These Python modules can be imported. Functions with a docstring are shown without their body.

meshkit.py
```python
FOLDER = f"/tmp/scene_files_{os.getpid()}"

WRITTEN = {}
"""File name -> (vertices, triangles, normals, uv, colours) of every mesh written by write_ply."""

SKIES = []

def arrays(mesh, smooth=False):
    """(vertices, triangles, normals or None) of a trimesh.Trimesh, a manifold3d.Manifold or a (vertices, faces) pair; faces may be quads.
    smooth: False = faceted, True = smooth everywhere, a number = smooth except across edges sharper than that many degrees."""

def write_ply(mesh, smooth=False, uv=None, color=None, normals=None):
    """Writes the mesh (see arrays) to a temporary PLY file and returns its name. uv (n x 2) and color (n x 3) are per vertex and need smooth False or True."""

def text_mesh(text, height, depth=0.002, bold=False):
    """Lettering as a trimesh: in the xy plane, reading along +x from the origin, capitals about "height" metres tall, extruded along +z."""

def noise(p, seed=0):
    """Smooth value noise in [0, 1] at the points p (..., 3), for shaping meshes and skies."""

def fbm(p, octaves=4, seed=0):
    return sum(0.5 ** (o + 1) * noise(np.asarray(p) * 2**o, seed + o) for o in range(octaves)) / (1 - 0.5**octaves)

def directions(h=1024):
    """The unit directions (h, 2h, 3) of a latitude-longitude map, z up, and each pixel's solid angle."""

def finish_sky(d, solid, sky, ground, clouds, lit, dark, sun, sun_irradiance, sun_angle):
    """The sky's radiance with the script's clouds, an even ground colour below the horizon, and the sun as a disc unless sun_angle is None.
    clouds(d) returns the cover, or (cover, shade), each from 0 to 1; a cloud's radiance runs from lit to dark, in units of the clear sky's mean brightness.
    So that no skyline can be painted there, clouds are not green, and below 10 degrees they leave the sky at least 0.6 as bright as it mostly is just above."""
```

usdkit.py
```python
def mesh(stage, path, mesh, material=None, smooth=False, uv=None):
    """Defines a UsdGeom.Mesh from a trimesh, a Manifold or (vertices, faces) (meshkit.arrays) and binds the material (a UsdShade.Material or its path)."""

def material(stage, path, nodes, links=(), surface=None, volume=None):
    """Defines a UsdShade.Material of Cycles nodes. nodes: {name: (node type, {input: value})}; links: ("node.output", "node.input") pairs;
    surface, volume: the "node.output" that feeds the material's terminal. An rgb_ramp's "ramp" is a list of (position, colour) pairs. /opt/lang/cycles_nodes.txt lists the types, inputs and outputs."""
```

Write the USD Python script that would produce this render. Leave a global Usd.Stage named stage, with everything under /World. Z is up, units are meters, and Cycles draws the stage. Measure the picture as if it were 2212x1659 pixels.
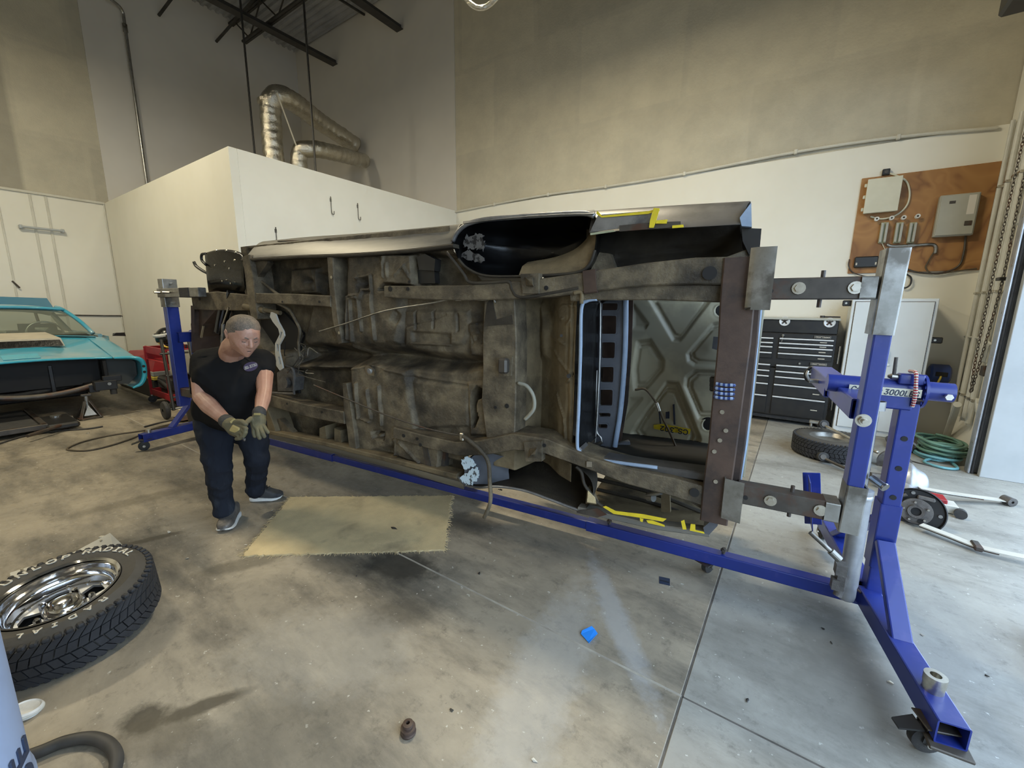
import math, random
import numpy as np, trimesh, manifold3d as m3
from shapely.geometry import Polygon, Point, LineString
from shapely.ops import unary_union
import usdkit, meshkit
from pxr import Usd, UsdGeom, UsdLux, UsdShade, Gf, Sdf
stage = Usd.Stage.CreateInMemory()
UsdGeom.SetStageUpAxis(stage, 'Z'); UsdGeom.SetStageMetersPerUnit(stage, 1.0)
UsdGeom.Xform.Define(stage, '/World'); UsdGeom.Scope.Define(stage, '/World/Looks')
rng = np.random.default_rng(7)

# ---------------------------------------------------------------- camera, sky, lights, exposure
FPX, CAMZ = 898.47, 1.5
_A = np.array([[0.5662, 0.8242, -0.0107], [-0.1447, 0.1122, 0.9831], [0.8115, -0.5551, 0.1828]])
_u, _, _v = np.linalg.svd(_A); _A = _u @ _v
WM = np.stack([_A[:, 1], _A[:, 0], -_A[:, 2]], 0)            # rows: world axes seen in the camera (x right, y down, z forward)
CAM = np.array([0, 0, CAMZ])
cam = UsdGeom.Camera.Define(stage, '/World/camera')
cam.CreateHorizontalApertureAttr(36.0); cam.CreateVerticalApertureAttr(27.0)
cam.CreateFocalLengthAttr(36.0 * FPX / 2212); cam.CreateClippingRangeAttr((0.05, 500.0))
cam.CreateExposureAttr(0.0)
_r = WM @ np.diag([1, -1, -1.0])
cam.AddTransformOp().Set(Gf.Matrix4d(*[float(x) for x in np.vstack([np.hstack([_r.T, np.zeros((3, 1))]), [*CAM, 1]]).ravel()]))
DAY, LAMP = 1.0, 1.0
dome = UsdLux.DomeLight.Define(stage, '/World/sky')
dome.CreateIntensityAttr(1.75 * DAY); dome.CreateColorAttr(Gf.Vec3f(0.62, 0.80, 1.0))
LAMPS = [(-2.1, 3.2, 5.5, 6, 128), (-7.4, -.2, 6.3, 90, 150), (-2.4, -3.6, 6.6, 0, 12), (-9.0, -3.9, 6.6, 90, 30)]   # x, y, z, turn, power: hanging strip lights above the frame
for i, (x, y, z, t, pw) in enumerate(LAMPS):
    l = UsdLux.RectLight.Define(stage, f'/World/lamp_light_{i + 1:03d}')
    l.CreateWidthAttr(1.3); l.CreateHeightAttr(0.4); l.CreateColorAttr(Gf.Vec3f(1.0, 0.885, 0.63)); l.CreateIntensityAttr(pw * LAMP)
    l.AddTranslateOp().Set((x, y, z - 0.06)); l.AddRotateZOp().Set(t)

# ---------------------------------------------------------------- helpers
def ray(px, py): return WM @ np.array([(px - 1106) / FPX, (py - 829.5) / FPX, 1.0])
def at(px, py, **k):
    r = ray(px, py); (a, v), = k.items(); i = 'xyz'.index(a)
    return CAM + r * ((v - CAM[i]) / r[i])
def proj(P):
    d = (np.asarray(P, float) - CAM) @ WM
    return np.stack([1106 + FPX * d[..., 0] / d[..., 2], 829.5 + FPX * d[..., 1] / d[..., 2]], -1)
_used, TM, MATS = {}, {}, {}
def uniq(parent, name):
    k = f'{parent}/{name}'; n = _used.get(k, 0); _used[k] = n + 1
    return k if n == 0 else f'{k}_{n:03d}'
def tag(path, label=None, cat=None, group=None, kind=None):
    p = stage.GetPrimAtPath(path)
    for k, v in (('label', label), ('category', cat), ('group', group), ('kind', kind)):
        if v: p.SetCustomDataByKey(k, v)
    return path
def thing(name, label=None, cat=None, loc=(0, 0, 0), rz=0, group=None, kind=None, local=False):
    path = uniq('/World', name); x = UsdGeom.Xform.Define(stage, path)
    x.AddTranslateOp().Set(tuple(float(v) for v in loc)); x.AddRotateZOp().Set(float(rz))
    c, s = math.cos(math.radians(rz)), math.sin(math.radians(rz))
    T = np.array([[c, -s, 0, loc[0]], [s, c, 0, loc[1]], [0, 0, 1, loc[2]], [0, 0, 0, 1.0]])
    TM[path] = np.eye(4) if local else np.linalg.inv(T)       # local: parts come in the thing's own coordinates
    return tag(path, label, cat, group, kind)
def arr(m):
    if isinstance(m, (list, tuple)) and len(m) and not isinstance(m[0], np.ndarray): m = cat_(*m)
    if hasattr(m, 'to_mesh'):
        q = m.to_mesh(); m = (q.vert_properties[:, :3], q.tri_verts)
    if isinstance(m, tuple):
        v, f = np.asarray(m[0], float), np.asarray(m[1], int)
        if f.shape[1] == 4: f = np.vstack([f[:, [0, 1, 2]], f[:, [0, 2, 3]]])
        m = trimesh.Trimesh(v, f, process=False)
    return m
def part(parent, name, mesh, mat, label=None, smooth=False, kind=None):
    m = arr(mesh).copy(); root = '/'.join(parent.split('/')[:3])
    m.apply_transform(TM[root])
    path = uniq(parent, name); usdkit.mesh(stage, path, m, MATS[mat], smooth=smooth)
    return tag(path, label, kind=kind)
def solo(name, mesh, mat, label=None, cat=None, group=None, kind=None, smooth=False):
    m = arr(mesh); b = m.bounds; loc = [(b[0][0] + b[1][0]) / 2, (b[0][1] + b[1][1]) / 2, b[0][2]]
    m = m.copy(); m.apply_translation([-x for x in loc])
    path = uniq('/World', name); g = usdkit.mesh(stage, path, m, MATS[mat], smooth=smooth)
    g.AddTranslateOp().Set(tuple(float(x) for x in loc))
    TM[path] = np.eye(4); TM[path][:3, 3] = [-x for x in loc]
    return tag(path, label, cat, group, kind)
def cat_(*ms): return trimesh.util.concatenate([arr(m) for m in ms])
def T(m, loc=(0, 0, 0), rx=0, ry=0, rz=0, piv=None):
    m = arr(m).copy(); R = trimesh.transformations.euler_matrix(math.radians(rx), math.radians(ry), math.radians(rz)); R[:3, 3] = loc
    m.apply_transform(R); return m
def frame(m, o, x, y, z):
    M = np.eye(4); M[:3, 0], M[:3, 1], M[:3, 2], M[:3, 3] = x, y, z, o
    m = arr(m).copy(); m.apply_transform(M); return m
def hull(pts): return trimesh.Trimesh(*(lambda h: (h.vertices, h.faces))(trimesh.convex.convex_hull(np.asarray(pts, float))), process=False)
def cbox(sx, sy, sz, ch=0.006, c=(0, 0, 0)):
    ch = min(ch, sx / 2.2, sy / 2.2, sz / 2.2); p = []
    for a in (-1, 1):
        for b in (-1, 1):
            for d in (-1, 1):
                for k in range(3):
                    q = np.array([sx, sy, sz]) / 2 - ch; q[k] += ch; p.append(q * [a, b, d])
    m = hull(p); m.apply_translation(c); return m
def bbox(lo, hi, ch=0.006):
    lo, hi = np.minimum(lo, hi), np.maximum(lo, hi); return cbox(*(hi - lo), ch, (lo + hi) / 2)
def basis(z, up=(0, 0, 1)):
    z = np.asarray(z, float); z = z / np.linalg.norm(z); x = np.cross(up, z)
    if np.linalg.norm(x) < 1e-4: x = np.cross((0, 1, 0), z)
    x /= np.linalg.norm(x); return x, np.cross(z, x), z
def beam(a, b, w, h, up=(0, 0, 1), ch=0.004):
    a, b = np.asarray(a, float), np.asarray(b, float); x, y, z = basis(b - a, up)
    return frame(cbox(w, h, np.linalg.norm(b - a), ch), (a + b) / 2, x, y, z)
def hollow(a, b, w, h, t=0.005, up=(0, 0, 1)):
    a, b = np.asarray(a, float), np.asarray(b, float); x, y, z = basis(b - a, up); L = np.linalg.norm(b - a)
    o = Polygon([(-w/2, -h/2), (w/2, -h/2), (w/2, h/2), (-w/2, h/2)]).buffer(-0.006).buffer(0.006, quad_segs=2)
    return frame(trimesh.creation.extrude_polygon(o.difference(o.buffer(-t)), L, engine='earcut'), a, x, y, z)
def rod(a, b, r, n=16, r2=None):
    a, b = np.asarray(a, float), np.asarray(b, float); x, y, z = basis(b - a); L = np.linalg.norm(b - a); r2 = r if r2 is None else r2
    return frame(lathe([(0, 0), (r, 0), (r2, L), (0, L)], n), a, x, y, z)
def lathe(prof, n=32):
    prof = np.asarray(prof, float); k = len(prof); t = np.arange(n) * 2 * np.pi / n
    v = np.stack([prof[:, 0][None] * np.cos(t)[:, None], prof[:, 0][None] * np.sin(t)[:, None], np.repeat(prof[:, 1][None], n, 0)], -1).reshape(-1, 3)
    i, j = np.meshgrid(np.arange(n), np.arange(k - 1), indexing='ij'); a = i * k + j; b = (i + 1) % n * k + j
    f = np.vstack([np.stack([a, b, b + 1], -1).reshape(-1, 3), np.stack([a, b + 1, a + 1], -1).reshape(-1, 3)])
    m = trimesh.Trimesh(v, f, process=False); m.merge_vertices(); m.update_faces(m.nondegenerate_faces()); return m
def disc(c, axis, r, h, n=24, hole=0):
    x, y, z = basis(axis); pr = [(hole, 0), (r, 0), (r, h), (hole, h)] + ([(hole, 0)] if hole else [])
    return frame(lathe(pr, n), np.asarray(c, float), x, y, z)
def catmull(p, n=6, closed=False):
    p = np.asarray(p, float)
    q = np.vstack([p[-1], p, p[0], p[1]]) if closed else np.vstack([2 * p[0] - p[1], p, 2 * p[-1] - p[-2]])
    o = []
    for i in range(1, len(q) - 2):
        for t in np.arange(n) / n:
            a, b, c, d = q[i - 1:i + 3]; o.append(.5 * (2 * b + (c - a) * t + (2 * a - 5 * b + 4 * c - d) * t**2 + (3 * b - a - 3 * c + d) * t**3))
    if not closed: o.append(p[-1])
    return np.array(o)
def tube(p, r, n=8, sm=6, closed=False):
    p = catmull(p, sm, closed) if sm else np.asarray(p, float)
    t = np.gradient(p, axis=0); t /= np.linalg.norm(t, axis=1)[:, None] + 1e-12
    x = basis(t[0])[0]; v = []; rr = np.broadcast_to(r, len(p)) if np.ndim(r) == 0 else np.interp(np.linspace(0, 1, len(p)), np.linspace(0, 1, len(r)), r)
    th = np.arange(n) * 2 * np.pi / n
    for i in range(len(p)):
        x = x - t[i] * (x @ t[i]); x /= np.linalg.norm(x) + 1e-12; y = np.cross(t[i], x)
        v.append(p[i] + rr[i] * (np.cos(th)[:, None] * x + np.sin(th)[:, None] * y))
    k = len(p); v = np.vstack(v); f = []
    for i in range(k if closed else k - 1):
        a = i * n + np.arange(n); b = (i + 1) % k * n + np.arange(n)
        f += [np.stack([a, np.roll(a, -1), np.roll(b, -1)], 1), np.stack([a, np.roll(b, -1), b], 1)]
    if not closed:
        v = np.vstack([v, p[0], p[-1]]); a = np.arange(n)
        f += [np.stack([np.full(n, k * n), np.roll(a, -1), a], 1), np.stack([np.full(n, k * n + 1), (k - 1) * n + a, (k - 1) * n + np.roll(a, -1)], 1)]
    return trimesh.Trimesh(v, np.vstack(f), process=False)
def slab(poly, h, holes=()):
    P = poly if isinstance(poly, Polygon) else Polygon(poly, holes)
    if not P.is_valid: P = P.buffer(0)
    P = max(P.geoms, key=lambda g: g.area) if hasattr(P, 'geoms') else P
    return trimesh.creation.extrude_polygon(P, h, engine='earcut')
def loft(rings, closed=True, cap=False):
    k, n = len(rings), len(rings[0]); v = np.vstack(rings); f = []
    for i in range(k - 1):
        a = i * n + np.arange(n if closed else n - 1); a2 = i * n + (np.arange(n if closed else n - 1) + 1) % n
        f += [np.stack([a, a2, a2 + n], 1), np.stack([a, a2 + n, a + n], 1)]
    if cap:
        for o, s in ((0, 1), ((k - 1) * n, -1)):
            v = np.vstack([v, v[o:o + n].mean(0)]); c = len(v) - 1; a = o + np.arange(n); b = o + (np.arange(n) + 1) % n
            f.append(np.stack([np.full(n, c), b, a][::s] if s == 1 else [np.full(n, c), a, b], 1))
    return trimesh.Trimesh(v, np.vstack(f), process=False)
def sheet(m, t):                                              # gives an open surface a thickness
    m = arr(m); n = m.vertex_normals; k = len(m.vertices); v = np.vstack([m.vertices, m.vertices - n * t])
    e = m.edges_sorted; u, inv, c = np.unique(e, axis=0, return_inverse=True, return_counts=True); b = m.edges[c[inv.ravel()] == 1]
    side = np.vstack([np.stack([b[:, 1], b[:, 0], b[:, 0] + k], 1), np.stack([b[:, 1], b[:, 0] + k, b[:, 1] + k], 1)])
    return trimesh.Trimesh(v, np.vstack([m.faces, m.faces[:, ::-1] + k, side]), process=False)
def grid(u, v, fn):
    U, V = np.meshgrid(u, v, indexing='ij'); P = fn(U, V).reshape(-1, 3); a, b = len(u), len(v)
    i, j = np.meshgrid(np.arange(a - 1), np.arange(b - 1), indexing='ij'); q = (i * b + j).ravel()
    return trimesh.Trimesh(P, np.vstack([np.stack([q, q + b, q + b + 1], 1), np.stack([q, q + b + 1, q + 1], 1)]), process=False)
def text(s, h, d=0.002, bold=False): return meshkit.text_mesh(s, h, d, bold)
def organic(joints, bones, edge=0.012, it=6):                 # joints: name -> (point, radius); a continuous body of hulled bones
    ball = lambda p, r: m3.Manifold.sphere(r, 14).translate([float(x) for x in p])
    M = m3.Manifold()
    for b in bones: M += m3.Manifold.batch_hull([ball(*joints[j]) for j in b])
    M = M.refine_to_length(edge); q = M.to_mesh(); m = trimesh.Trimesh(q.vert_properties[:, :3], q.tri_verts, process=False); m.merge_vertices()
    return trimesh.smoothing.filter_taubin(m, iterations=it) if it else m

# ---------------------------------------------------------------- materials
def lin(c): return tuple(((x / 255) / 12.92 if x / 255 <= .04045 else ((x / 255 + .055) / 1.055) ** 2.4) for x in c)
def mat(name, c, c2=None, scale=5, rough=.5, metal=0, bump=0, bscale=60, lo=.35, hi=.65, c3=None, s3=1.5, lo3=.52, hi3=.62, coat=0, spec=.5, rough2=None, det=8, stretch=None, **kw):
    n = {'p': ('principled_bsdf', dict(base_color=c, roughness=rough, metallic=metal, coat_weight=coat, specular_ior_level=spec, **kw)), 'g': ('texture_coordinate', {})}
    l = []; src = 'g.object'
    if stretch: n['mp'] = ('mapping', dict(scale=stretch)); l.append(('g.object', 'mp.vector')); src = 'mp.vector'
    if c2 is not None:
        n['n'] = ('noise_texture', dict(scale=scale, detail=det, roughness=.62)); n['r'] = ('rgb_ramp', dict(ramp=[(0, c), (lo, c), (hi, c2), (1, c2)]))
        l += [(src, 'n.vector'), ('n.fac', 'r.fac')]; out = 'r.color'
        if c3 is not None:
            n['n3'] = ('noise_texture', dict(scale=s3, detail=6, roughness=.6)); n['m3'] = ('map_range', dict(from_min=lo3, from_max=hi3, clamp=True)); n['x3'] = ('mix', dict(color2=c3))
            l += [(src, 'n3.vector'), ('n3.fac', 'm3.value'), ('m3.result', 'x3.fac'), (out, 'x3.color1')]; out = 'x3.color'
        l.append((out, 'p.base_color'))
        if rough2 is not None:
            n['rr'] = ('map_range', dict(from_min=lo, from_max=hi, to_min=rough, to_max=rough2, clamp=True)); l += [('n.fac', 'rr.value'), ('rr.result', 'p.roughness')]
    if bump:
        n['bn'] = ('noise_texture', dict(scale=bscale, detail=5, roughness=.6)); n['b'] = ('bump', dict(strength=bump, distance=.01)); l += [(src, 'bn.vector'), ('bn.fac', 'b.height'), ('b.normal', 'p.normal')]
    MATS[name] = usdkit.material(stage, '/World/Looks/' + name, n, l, surface='p.BSDF'); return name
mat('wall_white', (.76, .74, .665), (.71, .69, .61), scale=.9, rough=.75, bump=.05, bscale=90)
mat('wall_grey', (.66, .63, .58), (.60, .575, .535), scale=.6, rough=.8, bump=.05, bscale=60)
mat('trim_paint', (.62, .60, .52), (.52, .50, .43), scale=3, rough=.5)
mat('deck_metal', (.42, .425, .44), (.33, .335, .34), scale=2, rough=.55, metal=.3)
mat('joist_steel', (.06, .058, .056), (.035, .034, .033), scale=4, rough=.5, metal=.3)
mat('black_metal', (.012, .012, .013), (.02, .019, .018), scale=12, rough=.4)
mat('black_rubber', (.022, .022, .024), (.04, .038, .036), scale=14, rough=.75, bump=.2, bscale=90)
mat('black_gloss', (.003, .003, .0035), (.007, .007, .007), scale=8, rough=.25, spec=.35, bump=.2, bscale=18)
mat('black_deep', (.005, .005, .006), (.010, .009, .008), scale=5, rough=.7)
mat('chrome', (.75, .75, .76), rough=.10, metal=1, bump=.04, bscale=30)
mat('zinc', (.62, .60, .54), (.45, .42, .36), scale=20, rough=.32, metal=1)
mat('steel', (.36, .355, .34), (.24, .235, .215), scale=9, rough=.42, metal=.9, c3=(.14, .13, .115), s3=4)
mat('steel_bright', (.50, .50, .49), (.38, .38, .37), scale=14, rough=.28, metal=1)
mat('dark_steel', (.060, .053, .047), (.10, .088, .075), scale=9, rough=.5, metal=.5, c3=(.09, .05, .035), s3=6)
mat('blue_paint', (.013, .029, .215), (.011, .025, .18), scale=4, rough=.36, coat=.15, c3=(.035, .042, .22), s3=12, lo3=.56, hi3=.75)
mat('foil', (.66, .63, .55), (.54, .51, .44), scale=9, rough=.15, metal=1, bump=1.0, bscale=34)
mat('dirt_metal', (.085, .068, .045), (.19, .152, .096), scale=9, rough=.66, bump=.6, bscale=55, c3=(.028, .023, .017), s3=3.0, lo3=.47, hi3=.66, lo=.40, hi=.66, spec=.35)
mat('dirt_tan', (.195, .150, .086), (.125, .098, .058), scale=7, rough=.75, bump=.35, bscale=40, c3=(.052, .041, .027), s3=3.2, lo3=.52, hi3=.68, spec=.25)
mat('dirt_dark', (.026, .021, .016), (.052, .043, .030), scale=6, rough=.7, bump=.3, bscale=40, spec=.3)
mat('rust_brown', (.050, .031, .024), (.080, .050, .036), scale=7, rough=.55, c3=(.030, .022, .019), s3=3, spec=.4, bump=.1)
mat('primer_grey', (.15, .145, .13), (.21, .20, .175), scale=5, rough=.42, metal=.25, c3=(.09, .088, .084), s3=2, stretch=(.35, 1, 3))
mat('bare_metal', (.30, .30, .30), (.18, .18, .185), scale=6, rough=.35, metal=.6, c3=(.11, .11, .115), s3=3)
mat('quarter_dark', (.075, .070, .068), (.115, .108, .10), scale=5, rough=.42, metal=.3, c3=(.05, .048, .047), s3=3)
mat('primer_blue', (.30, .38, .50), (.22, .29, .40), scale=8, rough=.5)
mat('trunk_grey', (.105, .112, .13), (.07, .076, .09), scale=5, rough=.4)
mat('lid_beige', (.47, .43, .30), (.40, .365, .255), scale=2.5, rough=.42, c3=(.26, .245, .185), s3=1.2)
mat('tape_yellow', (.72, .56, .02), (.60, .46, .02), scale=20, rough=.6, bump=.15)
mat('tape_blue', (.02, .22, .75), rough=.5)
mat('paint_white', (.42, .44, .45), (.37, .39, .40), scale=3, rough=.4)
mat('cabinet_white', (.66, .70, .72), (.61, .65, .67), scale=2, rough=.38)
mat('plastic_cream', (.62, .60, .48), (.55, .53, .42), scale=3, rough=.5)
mat('panel_grey', (.40, .40, .35), (.34, .34, .30), scale=3, rough=.5)
mat('skin', (.42, .235, .165), (.35, .175, .12), scale=14, rough=.5, subsurface_weight=.12, subsurface_radius=(.02, .008, .004), subsurface_scale=.5, bump=.05, bscale=120)
mat('hair', (.070, .058, .046), (.16, .125, .095), scale=130, rough=.7, c3=(.20, .14, .10), s3=9, lo3=.5, hi3=.66, bump=.2, bscale=300)
mat('shirt_black', (.0065, .0065, .007), (.010, .0095, .0095), scale=8, rough=.9, bump=.15, bscale=50, spec=.15)
mat('jeans', (.009, .011, .017), (.015, .018, .026), scale=5, rough=.9, spec=.2, c3=(.045, .05, .058), s3=4.5, lo3=.60, hi3=.75, bump=.2, bscale=140, stretch=(1, 1, .5))
mat('glove_olive', (.085, .075, .043), (.14, .118, .060), scale=14, rough=.8, bump=.2)
mat('glove_tan', (.42, .33, .13), (.32, .25, .10), scale=18, rough=.7)
mat('shoe_dark', (.020, .021, .025), (.05, .05, .05), scale=10, rough=.8)
mat('shoe_white', (.66, .65, .62), (.50, .49, .46), scale=12, rough=.6)
mat('red_paint', (.34, .016, .022), (.26, .013, .018), scale=6, rough=.4)
mat('turquoise', (.030, .29, .42), (.05, .26, .37), scale=2, rough=.28, coat=.5, c3=(.30, .36, .36), s3=1.3, lo3=.48, hi3=.8)
mat('turq_clean', (.022, .33, .46), rough=.25, coat=.5)
mat('turq_dark', (.018, .15, .24), rough=.35)
mat('rubber_tyre', (.013, .0135, .016), (.021, .021, .024), scale=12, rough=.72, bump=.12, bscale=60)
mat('tyre_wall', (.042, .038, .032), (.060, .054, .046), scale=9, rough=.75, bump=.1)
mat('letter_white', (.60, .56, .47), (.40, .37, .31), scale=30, rough=.7)
mat('hose_green', (.12, .24, .18), (.085, .17, .13), scale=3, rough=.5)
mat('hose_teal', (.13, .32, .36), rough=.45)
mat('hose_dark', (.030, .028, .025), (.06, .055, .05), scale=6, rough=.6)
mat('cord_brown', (.09, .07, .045), rough=.7)
mat('carpet_mat', (.70, .565, .33), (.56, .45, .265), scale=5, rough=.95, spec=.1, c3=(.27, .215, .145), s3=3.2, lo3=.56, hi3=.80, bump=.8, bscale=240)
mat('sheet_grey', (.52, .50, .44), (.45, .43, .38), scale=5, rough=.5)
mat('yellow_paint', (.62, .47, .07), rough=.5)
mat('green_paint', (.16, .26, .12), rough=.6)
mat('olive_pale', (.33, .34, .22), rough=.6)
mat('cloth_blue', (.27, .33, .47), (.23, .285, .41), scale=3, rough=.6)
mat('ink', (.02, .03, .06), rough=.6)
mat('hose_reel', (.02, .045, .17), rough=.4)
mat('logo_purple', (.07, .05, .10), rough=.8)
mat('pvc', (.56, .56, .52), (.48, .48, .44), scale=6, rough=.4)
mat('hose_pale', (.26, .25, .20), rough=.6); mat('pull_white', (.62, .64, .66), rough=.35, metal=.2)
mat('cast_iron', (.085, .078, .074), (.16, .15, .14), scale=16, rough=.55, metal=.5, bump=.3)
mat('bare_alu', (.42, .43, .45), (.30, .31, .33), scale=9, rough=.4, metal=.6)
mat('putty', (.50, .62, .70), (.05, .055, .06), scale=34, rough=.6, lo=.55, hi=.62)
mat('flake', (.11, .105, .10), (.012, .012, .013), scale=30, rough=.6, lo=.5, hi=.56)
mat('asphalt', (.22, .22, .22), (.16, .16, .16), scale=40, rough=.9)
def glass(name, tint, t=.75):
    MATS[name] = usdkit.material(stage, '/World/Looks/' + name, {'t': ('transparent_bsdf', dict(color=tint)), 'g': ('glossy_bsdf', dict(color=(.9, .9, .9), roughness=.03)), 'f': ('fresnel', dict(IOR=1.5)), 'm': ('mix_closure', {})},
        [('f.fac', 'm.fac'), ('t.BSDF', 'm.closure1'), ('g.BSDF', 'm.closure2')], surface='m.closure')
# ---------------------------------------------------------------- the room
XL, XR, YB, YF, ZT, ZC = -11.8, 1.6, 6.95, -6.0, 3.46, 8.02
BX, BY = -6.22, 2.72                                          # outer corner of the partitioned office in the far corner
def floor_mat(name, a, b, stain, speck, s_lo, s_hi, rough, blobs=()):
    n = {'g': ('geometry', {}), 'n1': ('noise_texture', dict(scale=1.6, detail=10, roughness=.70, distortion=.4)), 'r1': ('rgb_ramp', dict(ramp=[(0, a), (.36, a), (.62, b), (1, b)])),
         'mp': ('mapping', dict(rotation=(0, 0, .5), scale=(.5, 1.5, 1))), 'n2': ('noise_texture', dict(scale=1.3, detail=10, roughness=.70)), 'm2': ('map_range', dict(from_min=s_lo, from_max=s_hi, clamp=True)), 'x2': ('mix', dict(color2=stain)),
         'n3': ('noise_texture', dict(scale=30, detail=3, roughness=.65)), 'm3': ('map_range', dict(from_min=.675, from_max=.70, to_max=.8, clamp=True)), 'x3': ('mix', dict(color2=speck)),
         'n4': ('noise_texture', dict(scale=11, detail=9, roughness=.78)), 'm4': ('map_range', dict(from_min=.54, from_max=.72, to_max=.6, clamp=True)), 'x4': ('mix', dict(color2=tuple(x * .45 for x in stain))),
         'n5': ('noise_texture', dict(scale=17, detail=8, roughness=.7)), 'm5': ('map_range', dict(from_min=.3, from_max=.75, to_min=rough - .12, to_max=rough + .2, clamp=True)), 'b': ('bump', dict(strength=.12, distance=.01)), 'p': ('principled_bsdf', dict(specular_ior_level=.45))}
    l = [('g.position', 'n1.vector'), ('n1.fac', 'r1.fac'), ('g.position', 'mp.vector'), ('mp.vector', 'n2.vector'), ('n2.fac', 'm2.value'), ('m2.result', 'x2.fac'), ('r1.color', 'x2.color1'),
         ('g.position', 'n4.vector'), ('n4.fac', 'm4.value'), ('m4.result', 'x4.fac'), ('x2.color', 'x4.color1'), ('g.position', 'n3.vector'), ('n3.fac', 'm3.value'), ('m3.result', 'x3.fac'), ('x4.color', 'x3.color1'),
         ('g.position', 'n5.vector'), ('n5.fac', 'm5.value'), ('m5.result', 'p.roughness'), ('n5.fac', 'b.height'), ('b.normal', 'p.normal')]
    out = 'x3.color'
    if blobs: n['nb'] = ('noise_texture', dict(scale=14, detail=7, roughness=.7)); l.append(('g.position', 'nb.vector'))
    for k, (u, v, rx, ry, ang, amt, col) in enumerate(blobs):      # oil and grease marks, each with a place and shape of its own
        P = at(u, v, z=0); n[f'bm{k}'] = ('mapping', dict(mapping_type='texture', location=(P[0], P[1], 0), rotation=(0, 0, math.radians(ang)), scale=(rx, ry, 1))); n[f'bg{k}'] = ('gradient_texture', dict(gradient_type='spherical')); n[f'ba{k}'] = ('math', dict(math_type='multiply_add', value2=.9)); n[f'br{k}'] = ('map_range', dict(from_min=.62, from_max=1.0, to_max=amt, clamp=True)); n[f'bx{k}'] = ('mix', dict(color2=col))
        l += [('g.position', f'bm{k}.vector'), (f'bm{k}.vector', f'bg{k}.vector'), ('nb.fac', f'ba{k}.value1'), (f'bg{k}.fac', f'ba{k}.value3'), (f'ba{k}.value', f'br{k}.value'), (f'br{k}.result', f'bx{k}.fac'), (out, f'bx{k}.color1')]; out = f'bx{k}.color'
    l.append((out, 'p.base_color'))
    MATS[name] = usdkit.material(stage, '/World/Looks/' + name, n, l, surface='p.BSDF')
BL = [(312, 1556, .13, .09, 20, .9, (.035, .03, .022)), (430, 1528, .26, .05, 62, .85, (.05, .042, .03)), (340, 1590, .22, .14, 40, .45, (.09, .075, .05)), (862, 1222, .34, .20, 20, .85, (.035, .032, .027)), (845, 1330, .30, .16, 50, .6, (.055, .05, .042)), (720, 1215, .30, .14, 10, .5, (.06, .055, .046)), (325, 1165, .26, .05, 70, .8, (.06, .05, .036)), (190, 1190, .30, .10, 70, .6, (.08, .068, .047)), (1010, 1130, .30, .22, 10, .7, (.05, .046, .038)), (600, 1640, .5, .3, 0, .45, (.09, .085, .07)), (300, 1080, .6, .12, 80, .5, (.10, .085, .06)), (520, 1220, .35, .1, 60, .5, (.08, .07, .05)), (1180, 1450, .9, .22, 100, .35, (.42, .42, .41)), (1330, 1330, .7, .09, 128, .55, (.36, .37, .38)), (700, 1400, .6, .35, 30, .4, (.34, .32, .28))]
floor_mat('concrete_worn', (.34, .295, .225), (.215, .19, .15), (.085, .078, .066), (.50, .48, .42), .47, .66, .50, BL)
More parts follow.
